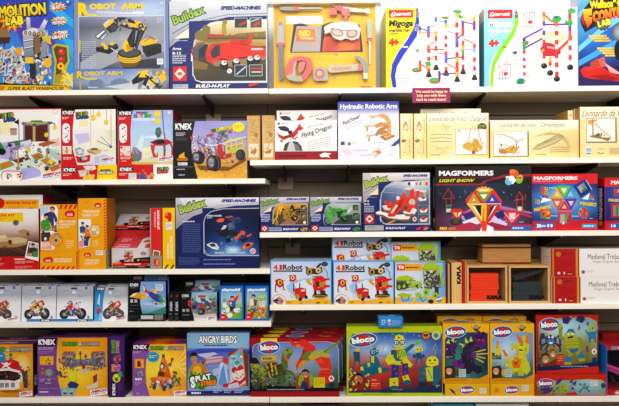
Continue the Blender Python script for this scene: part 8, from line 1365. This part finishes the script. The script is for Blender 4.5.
def creature(k):
    def f(A):
        A.R(0,0,46,62,'e0a814');A.M(0,0,46,12,4,2,'e8b818 e8b410 e0a818/e8b018 e8a810 e09818',.04);A.M(0,54,46,62,5,2,'c88818 d89818 d08c18/d89c1c e0a41c d89418',.05)
        if k == 1: A.M(1.6, 9, 44.6, 57, 8, 9, '504080 3c5060 283c6c 402c70/384c70 305868 284870 3c2864/305c58 388070 24606c 302058/286058 3c9880 2c7068 242050/205048 308068 246458 203048/48706c 609088 387068 2c5048', .1, 4)
        else: A.M(1.6, 9, 44.6, 57, 8, 9, '6c8cb8 88b0d8 78a0cc 6890c0/80b0d8 a8cce8 90bce0 7098c8/98c0dc c8dcec a8c8e0 6c98c8/80a8a0 b0c8c8 90b0b0 5880a8/50746c 80a098 688878 3c6478/385c50 507c6c 48706c 2c5060', .07, 4)
        A.P('e8b414',0,0,46,0,46,10,36,8.6,26,7.4,20,9,8,9,2,16,1.6,56,0,62);A.P('d89814',0,55,14,57,36,57,46,52,46,62,0,62);A.P('e8b414',44.8,8,46,8,46,56,44.6,56)
        bloco(A, 12.6, 8.6, 11, 6.4, -5); A.P('8c5c18', 28, 3, 33, 1.4, 38, 3, 36, 6, 30, 6); A.D(29, 2.4, 37, 5.6, 2, 'd8c890', .5); A.P('50443c', 30, 5.4, 36, 5.4, 34, 8, 32, 8)
        A.R(2,30,11.6,37,'2c3c44' if k == 1 else '405c58');A.D(3,34,10,36.4,2,'a8a8a0',.5)
        if k == 1:
            A.P('4c2464',3,22,8,18,13,20,14,24,11,30,4,32,2,27);A.S(3,18,14,32,18,1.2,'301840 6c3080 c8c828 241c30',3)
            for q in ((3, 20, 6, 16, 7, 21), (8, 17, 11, 14, 11, 20), (22, 20, 22, 14, 26, 20), (26, 18, 28, 13, 30, 20), (19, 25, 16, 20, 22, 22)): A.P('c8cc28', *q)
            A.P('2c2438',18,36,20,26,26,19,33,18,38,22,36,28,30,34,32,44,27,52,20,52,17,44);A.P('3c2c50',22,28,29,22,33,24,30,32,24,38);A.P('5c2468',31,15,35,12,42,14,43,20,40,24,33,24);A.P('401c50',29,13,34,11,40,11.6,45,15,36,16);A.P('501c60',34,6,37,8,38,13,34,13);A.P('2c1c3c',39,8,42,9,41,14,38,13);A.E(36,17,1,1,'d04080');A.E(40,17.4,1,1,'d04080')
            A.P('6c2c84',8,40,12,36,16,40,22,42,20,46,14,46,10,44);A.P('502068',14,38,18,36,19,42,15,43);A.S(17,20,33,52,36,1.4,'241c30 40304c 5c2c70 302840 484058',7)
            for q in ((30, 30, 42, 27), (30, 32, 44, 31), (30, 33, 42, 36), (31, 35, 40, 40)): A.L('d0cc28', 1.1, *q)
            A.P('6c2c80',28,30,33,29,33,36,28,36);A.P('28203c',30,42,37,44,40,50,34,52,28,48)
        else:
            A.P('d0c820',5,26,7,20,10,22,11,31,5,33);A.P('e07c20',6,19,8,17,9.6,20,8,22);A.S(4,18,12,33,14,1.1,'c8c828 e08828 d8d038',3)
            A.P('c8c828',26,22,32,17,38,18,41,22,40,30,34,34,31,38,28,30);A.P('c4c424',21,21,24,20,29,24,28,27,23,25);A.P('e06c20',30,20,27,11,32,14,35,20);A.P('e07820',35,18,37,10,40,14,41,22);A.P('c8c828',34,18,34,13,37,12,37,18);A.P('d8d040',30,24,36,22,36,28,31,30);A.E(33,21.6,1.5,1.5,'282c20');A.E(33,21.4,.6,.6,'e8e8e0');A.P('403020',30,26.4,34,27,34,28.4,30.6,28)
            A.P('c8c828',18,42,22,36,30,33,37,33,39,40,38,48,30,50,22,50);A.P('e07020',22,40,26,35,31,34,32,40,31,46,24,46);A.E(27,41,1.8,2,'8c4c10');A.P('c8c828',34,42,40,40,42,48,38,53,33,50);A.P('e07020',12,27,15,27,20,35,17,36);A.P('c0c424',15,33,19,34,22,42,19,44);A.P('b8bc24',18,46,24,45,25,52,18,53);A.P('b8bc24',29,47,34,47,35,54,29,54);A.S(16,22,41,52,34,1.2,'c8c828 a8ac20 d8d848 e08828',7)
        A.P('482c20',1.6,45,10,43,12,46,12,56,1.6,57);A.E(6,49,3,4,'d0a080');A.P('30201c',2.8,48,3.2,44.8,6.4,43.6,9,45.4,9.2,48,7.6,46,4.4,46);A.R(4.4,48.4,5.2,49,'201814');A.R(6.8,48.4,7.6,49,'201814');A.P('f0e8e0',4.6,50.6,7.6,50.6,6,51.8);A.E(14,51,2.4,3.4,'504828' if k == 1 else 'd8a828');A.D(3,58,30,59.4,1,'b07c18',.6)
    return f
def flatc(k):
    def f(A):
        A.M(0,0,46,14,5,2,'e0b414 e8b818 e0b014/d8a414 e0ac14 d8a010',.03);bloco(A,22.4,7,8,4.8,-5)
        if k == 1: A.P('402060', 4, 5, 7, 6, 10, 9, 13, 12, 11, 12.6, 7, 9.6); A.P('c8c828', 9, 9, 14, 11.6, 12, 12.4)
        else: A.ST(6.6, 7.6, 4.6, 2, 5, 'e07c20')
    return f
pst = lambda A: A.D(A.src[0]+.7, A.src[1]+.8, A.src[2]-.7, A.src[3]-.4, 4, '909098', .4)
for k, (x0, x1, xa, xb, lab, labf) in enumerate(((442.9, 489.4, 445, 489.8, 'upright yellow box picturing a black and purple winged dragon', 'flat yellow box with a tiny purple creature, lying under the purple dragon box'), (490, 534.4, 490.4, 534.4, 'upright yellow box picturing a yellow and orange horned creature', 'flat yellow box with a small orange star shape, under the horned creature box')), 1):
    box('fl%d' % k, 'toy_box', labf, 'toy box', xa, 383.8, xb, 397.6, S5R, Y=.018, dp=.2, cs=dict(A='d8a814', T='c89818', L='b88810'), art=flatc(k), src=(0, 0, 46, 14), group='yellow creature boxes', stickers=(('price_sticker', 35.6, 5, 42.6, 11, 'e0dcd0', pst),) if k == 1 else (('price_sticker', 33, 1.6, 40, 8.4, 'e0dcd0', pst),))
    ctop = lambda A: (A.E(A.src[0]+22, 4, 8, 3, 'b8c8dc'), A.E(A.src[0]+22, 4, 7, 2.3, '3468ac'), A.R(A.src[0]+34, 3, A.src[0]+40, 7, 'e8dcc0'))
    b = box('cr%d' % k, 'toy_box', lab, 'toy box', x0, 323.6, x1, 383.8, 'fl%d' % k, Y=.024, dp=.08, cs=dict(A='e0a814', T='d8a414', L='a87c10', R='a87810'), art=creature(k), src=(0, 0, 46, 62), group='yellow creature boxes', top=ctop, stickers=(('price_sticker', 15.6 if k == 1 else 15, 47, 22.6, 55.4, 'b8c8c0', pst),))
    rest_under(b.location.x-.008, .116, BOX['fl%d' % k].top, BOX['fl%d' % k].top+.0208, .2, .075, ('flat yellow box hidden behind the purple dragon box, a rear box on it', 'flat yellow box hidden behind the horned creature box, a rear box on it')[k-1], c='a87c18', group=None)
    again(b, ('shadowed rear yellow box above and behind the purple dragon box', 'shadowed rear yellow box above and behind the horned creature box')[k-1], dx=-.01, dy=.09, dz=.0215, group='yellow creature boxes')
def monsters(A):
    A.R(535,314,599,372,'c82418');A.P('c82418',535,314,599,314,599,330,535,330)
    A.P('203050',536,372,536,324,545,316,560,316,598,322,599,366,540,368);A.M(538,318,597.6,364,10,9,'a89848 88b0b8 90c8e0 70b0c8 70a0a0/989848 c8dce0 b8dce8 a0c8d0 88a890/888c3c a8a858 a0a050 989850 98a070/706c3c 88843c 8c8438 80803c 908850/505434 6c7038 807838 606838 686c50',.1,6)
    A.P('c82418',535,314,599,314,599,322,590,317.6,570,316.6,556,320,545,318,540,324,537,332,537,372,535,372);A.L('a8b838',.9,556,319,572,316.6,590,318,596,322,598,328)
    bloco(A, 549, 324.4, 10.6, 7, -5)
    A.P('443068',562,317,568,315.6,572,318,568,324,563,323);A.P('3c2858',577,316,583,315,586,319,582,323,577,321);A.P('a02c60',587,322,589.6,322,589,326,587,325);A.P('50286c',560,326,563,327,562,332,558.6,330);A.P('802858',579.6,324,580.8,328,578,331,578.6,327);A.S(562,315,590,322,14,1.1,'5c3880 3c2454 80305c 48607c',5)
    # spider-like purple monster
    A.E(550.6,340,6,5,'503c80');A.E(550.6,341.6,3.6,3,'3488b0');A.E(549,337,1.3,1.4,'e8e0e8');A.E(552.4,336.8,1.3,1.4,'e8e0e8');A.P('f0ece8',548.6,342,552.6,342,552,343.6,549.4,343.6)
    for q in ((545, 338, 541, 334, 539.6, 344), (546, 343, 541, 345, 540, 350), (556, 338, 559, 335, 560.6, 345), (555, 343, 559.6, 346, 560, 351), (548, 345, 545, 349, 547, 351)): A.L('3c2860', 2, *q)
    A.P('383068',540,333,544,333,545,338,541,339);A.S(540,334,561,351,28,1,'5c4890 3c2858 2c7ca0 6c3880',4)
    # green giant
    A.L('8c9838',3.6,560,326,560.6,337,566,340);A.E(559.8,325.6,2.6,2.6,'a8b040');A.P('a8ac30',565,333,570,330,575,334,579,340,580,350,575,353,568,353,564.6,346);A.P('2c78a8',566,333,568.6,328.6,573,328.6,576,333,570,331.6);A.P('b8b838',566,334,570,331.4,575,333.6,575,338,568,339.4);A.E(568.4,334,1,.9,'f0f0e8');A.E(572.6,333.8,1,.9,'f0f0e8');A.P('302c20',567.6,336.6,573.6,335.4,573,337.6,568,338.6)
    for y in (341, 344.4, 347.6): A.L('7c8424', .5, 565, y+1, 579, y)
    A.L('8c9434',3,579,338,583,345,580.6,350);A.P('2c6c98',568,349,579,348,577,353,571,352.6);A.P('2c78a8',565,357,569,354.6,571.6,358,571,364,565.6,364);A.P('2c78a8',578,352,582,351.4,584.6,357,582,361,578,359);A.P('989c30',568,352,573,353,571,357,567.6,356);A.P('989c30',575,352,580,350.4,580,354,576.6,355);A.P('a8a830',564,362,571.4,362,571,364.6,564,364.8);A.P('a8a830',578,358.6,585,358,585,361,579,361.6)
    # small blue-green one
    A.E(592,328.6,2.6,3,'b0b838');A.E(593,328,.8,.9,'202828');A.P('2c80a8',588,332,596,331,596.6,338,589,339);A.L('2c80a8',1.4,588,334,586,330);A.L('2c80a8',1.4,596,333,598,330);A.L('2c6c98',1.6,590,338,590,342);A.L('2c6c98',1.6,595,338,596,342);A.P('6c3c80',586,346,588.6,346,588.6,352,586.6,352)
    # children
    A.E(545,358.6,3.8,5,'c88c70');A.P('583420',541,359,541.4,353.6,545.6,351.6,549,354,549,358,546.6,355.4,543,355.8);A.E(552.4,353.4,2.7,3.8,'d09c80');A.P('8c5830',549,353,549.8,348.8,553,347.8,555.6,350,555.6,354,553.6,350.8);A.P('f0e4dc',543.6,360.6,547,360.2,545.6,362.6);A.P('f0e4dc',551,355,554,354.6,552.6,356.6);A.R(543,357.4,544,358,'281c18');A.R(546.4,357.2,547.4,357.8,'281c18');A.R(551,352.4,551.8,353,'281c18');A.R(553.4,352.2,554.2,352.8,'281c18')
    A.P('7c3020',541,364,550,362,556,358,556,365,541,367);A.S(538,350,542,366,14,1.1,'3c4c24 584838 38546c 8c8838',3);A.P('c82c1c',556.6,354.6,563,353.6,564,364,556.6,365);A.D(557.6,356,562.6,362,3,'e09888',.4);A.E(594.4,351.4,2.6,2.9,'f0e8e0');A.P('d84038',593,351.6,594.4,349.6,596,351.6,594.4,353.4);A.P('183c70',592,358,597,356.6,597,361,592.4,362)
    A.P('142858',536,366,556,367.6,599,361,599,366,560,371,536,371);A.D(560,365.6,594,367,1,'98a0b8',.8);A.P('c82c1c',535,371,556,370,599,366,599,374,535,374)
def monflat(A):
    A.R(535,374,607,397,'b82818');A.M(537,379,606,396,10,4,'605c30 a0a858 78a8b8 a0c8d8 88b0a8/6c6c38 a0a850 88b0b8 98c4d4 90a898/58582c 787838 68888c 7890a0 889068',.1,3)
    A.P('c82c1c',535,374,607,374,607,384,602,380,590,379,556,381,545,379,538,384,535,386);A.L('a8b838',.7,556,381.4,590,379.4,602,380.6,605.6,386)
    bloco(A, 545.6, 383.4, 8.4, 5.2, -4); A.P('4c3474', 541, 388, 545, 389, 549, 387, 553, 391, 548, 394.6, 541, 394); A.S(540, 387, 555, 395, 20, 1.1, '4c3478 2c6c98 302448 6c6c30', 4); A.P('50307c', 556, 382, 560, 377.6, 563, 379, 560, 383, 556, 386); A.S(571, 378, 577, 386, 10, 1.2, '4c3074 6c3c8c 402858', 5); A.E(573, 389, 1.4, 1.6, '802858')
    A.E(564,388.6,4.4,4.4,'a8a830');A.P('989c2c',558,389,563,386,568,390,567,394,559,393);A.S(557,385,572,395,20,1.1,'a8ac30 808428 2c6c90',7);A.S(580,383,590,393,26,1.1,'2c6c98 b0b838 38488c 50a0b8',8);A.L('2c6c98',1.2,580,393,584,388,590,392);A.P('b82c1c',566,394,576,392.6,578,396.6,566,396.6);A.E(603.6,386,2.4,3,'304c70')
box('monF', 'toy_box', 'flat red edged monster box with a white sticker, lying under the upright one', 'toy box', 535, 374.4, 606.6, 397, S5R, Y=.016, dp=.17, cs=dict(A='b82818', T='a82818', R='98201c'), art=monflat, src=(535, 374, 607, 397), stickers=(('price_sticker', 590.6, 380.6, 598, 386.4, 'd8dcd4', lambda A: A.D(591.4, 381.4, 597.4, 386, 3, '888890', .4)),))
o = box('mon', 'toy_box', 'upright red box picturing a large green monster, standing on a flat one', 'toy box', 536, 315, 598.4, 372.6, 'monF', Y=.04, dp=.075, cs=dict(A='c02418', T='8c1814', R='701414', L='182840'), art=monsters, src=(535.6, 314.8, 598.8, 373))
# right-hand red and blue open tray
def trayset():
    Y = .02; X0, X1 = PT(607.4, 370, Y).x, PT(645, 370, Y).x; w = (X1-X0)/2; z1 = PT(620, 346, Y).z; h = z1-S5R; e = empty('window_box', ((X0+X1)/2, Y, S5R+.0003)); tag(e, 'blue and red toy box with a dark open window showing pink pieces, far right', 'toy box')
    t = .022; d = .14; m = MB(); m.box(-w, 0, 0, w, d, t*1.35, 'b81c24', bev=.001).box(-w, 0, h-t, w, d, h, 'c0202c', bev=.001).box(-w, d-.006, t*1.36, w, d, h-t-.0004, '18141c', bev=.0004).box(w-.008, 0, t*1.36, w, d-.007, h-t-.0004, '2070c0', bev=.0006)
    A = Art(m, (-w, 0, h-t), (1, 0, 0), (0, 0, 1), 2*w, t, (0, 0, 38, 4)); A.R(4, .6, 9, 3.4, '5c98d0'); A.D(10, .8, 18, 3.2, 2, 'd0c8e0', .6); A.R(0, 3.6, 38, 4, '8c141c')
    A = Art(m, (-w, 0, 0), (1, 0, 0), (0, 0, 1), 2*w, t*1.35, (0, 0, 38, 6)); A.R(0, 0, 38, 6, 'b01c28'); A.E(13, 3.4, 6, 2.6, 'b8b0b8'); A.E(13, 3.4, 5, 2, 'c04858'); A.D(9, 2.4, 17, 4.4, 1, 'e8e0e4', .9)
    m.build('carton', M_CARD, e)
    s = MB(); P_ = [(-w-.004, .0)]; 
    sx = PT(599.6, 370, Y+d).x-(X0+X1)/2
    def quad(a, b, c_, d_, cc): s.poly([a, b, c_, d_], col(cc))
    x0, x1, y1 = -w, max(sx, -w-.03)*0-w-.001, d
    s.box(-w-.0035, .0005, .001, -w-.0004, d, h-.001, '2c80d0', bev=.0004); s.build('side_panel', M_CARD, e)
    for i, (bx, bz, rx, L_, c) in enumerate(((-.035, .125, 20, .12, 'd84c98'), (-.02, .1, 24, .12, 'c83c88'), (.035, .15, 10, .07, 'e8e0e4'), (-.04, .06, 60, .06, '28242c'))):
        q = MB(); q.box(-L_/2, 0, -.008, L_/2, .02, .008, c, bev=.003); p = q.build('toy_piece', M_PLAST, e, (bx, .03+i*.003, bz)); p.rotation_euler = (0, R_(rx), 0)
    MB().box(-w+.001, .002, t*1.36+.0004, w-.009, .003, h-t-.0008, 'w', bev=0).build('window', M_THIN, e)
trayset()
rest_under(PT(618, 336, .19).x, .19, S5R, PT(618, 333.6, .19).z, .16, .09, 'dark red box in shadow at the back above the blue and red window box', c='9c1c20')
# tops just showing below the lowest shelf
for i, (x0, x1, yt, c, lab) in enumerate(((433, 474, 404.4, '58b8d0', 'light blue box top just showing under the right shelf'), (476, 529, 404.2, 'e8ecf0', 'white box top just showing under the right shelf, beside the light blue one'), (300, 345, 405.2, '6c4c70', 'dull purple box top just showing under the shelf at bottom centre'))):
    box('low%d' % i, 'toy_box', lab, 'toy box', x0, yt, x1, 470, S6, Y=.05, dp=.15, cs=dict(A=c), art=lambda A: (A.D(A.src[0]+3, A.src[1]+4, A.src[2]-3, A.src[1]+12, 2, '506080'), A.R(A.src[0], A.src[3]-6, A.src[2], A.src[3], 'c83838')))
# ================================================================== light
w = bpy.data.worlds.new('store'); sc.world = w; w.use_nodes = True
w.node_tree.nodes['Background'].inputs[0].default_value = (1.0, .95, .88, 1); w.node_tree.nodes['Background'].inputs[1].default_value = .26
def area(name, loc, tgt, sx, sy, e, c):
    l = bpy.data.lights.new(name, 'AREA'); l.shape = 'RECTANGLE'; l.size = sx; l.size_y = sy; l.energy = e; l.color = c
    o = bpy.data.objects.new(name, l); C.objects.link(o); o.location = loc
    o.rotation_euler = (Vector(tgt)-Vector(loc)).to_track_quat('-Z', 'Y').to_euler(); return o
area('right_fill_light', (1.0, -.75, 2.75), (.3, .3, 1.7), 2.6, .2, 5, (1, .97, .92))
area('right_fill_light', (.5, -1.3, 3.0), (.2, .1, 1.3), 3.0, .5, 14, (1, .965, .91))
area('right_fill_light', (-.1, -3.2, 3.0), (0, .1, .95), 3.8, 1.2, 112, (1, .965, .92))
area('right_fill_light', (2.3, -3.4, 2.35), (1.3, .3, 1.7), .8, .8, 24, (1, .93, .82))  # added fill, no ceiling fixture: brightens the back wall under the right-hand shelves
vs = sc.view_settings; vs.view_transform = 'Standard'; vs.look = 'None'; vs.exposure = 0; vs.gamma = 1; vs.use_curve_mapping = False
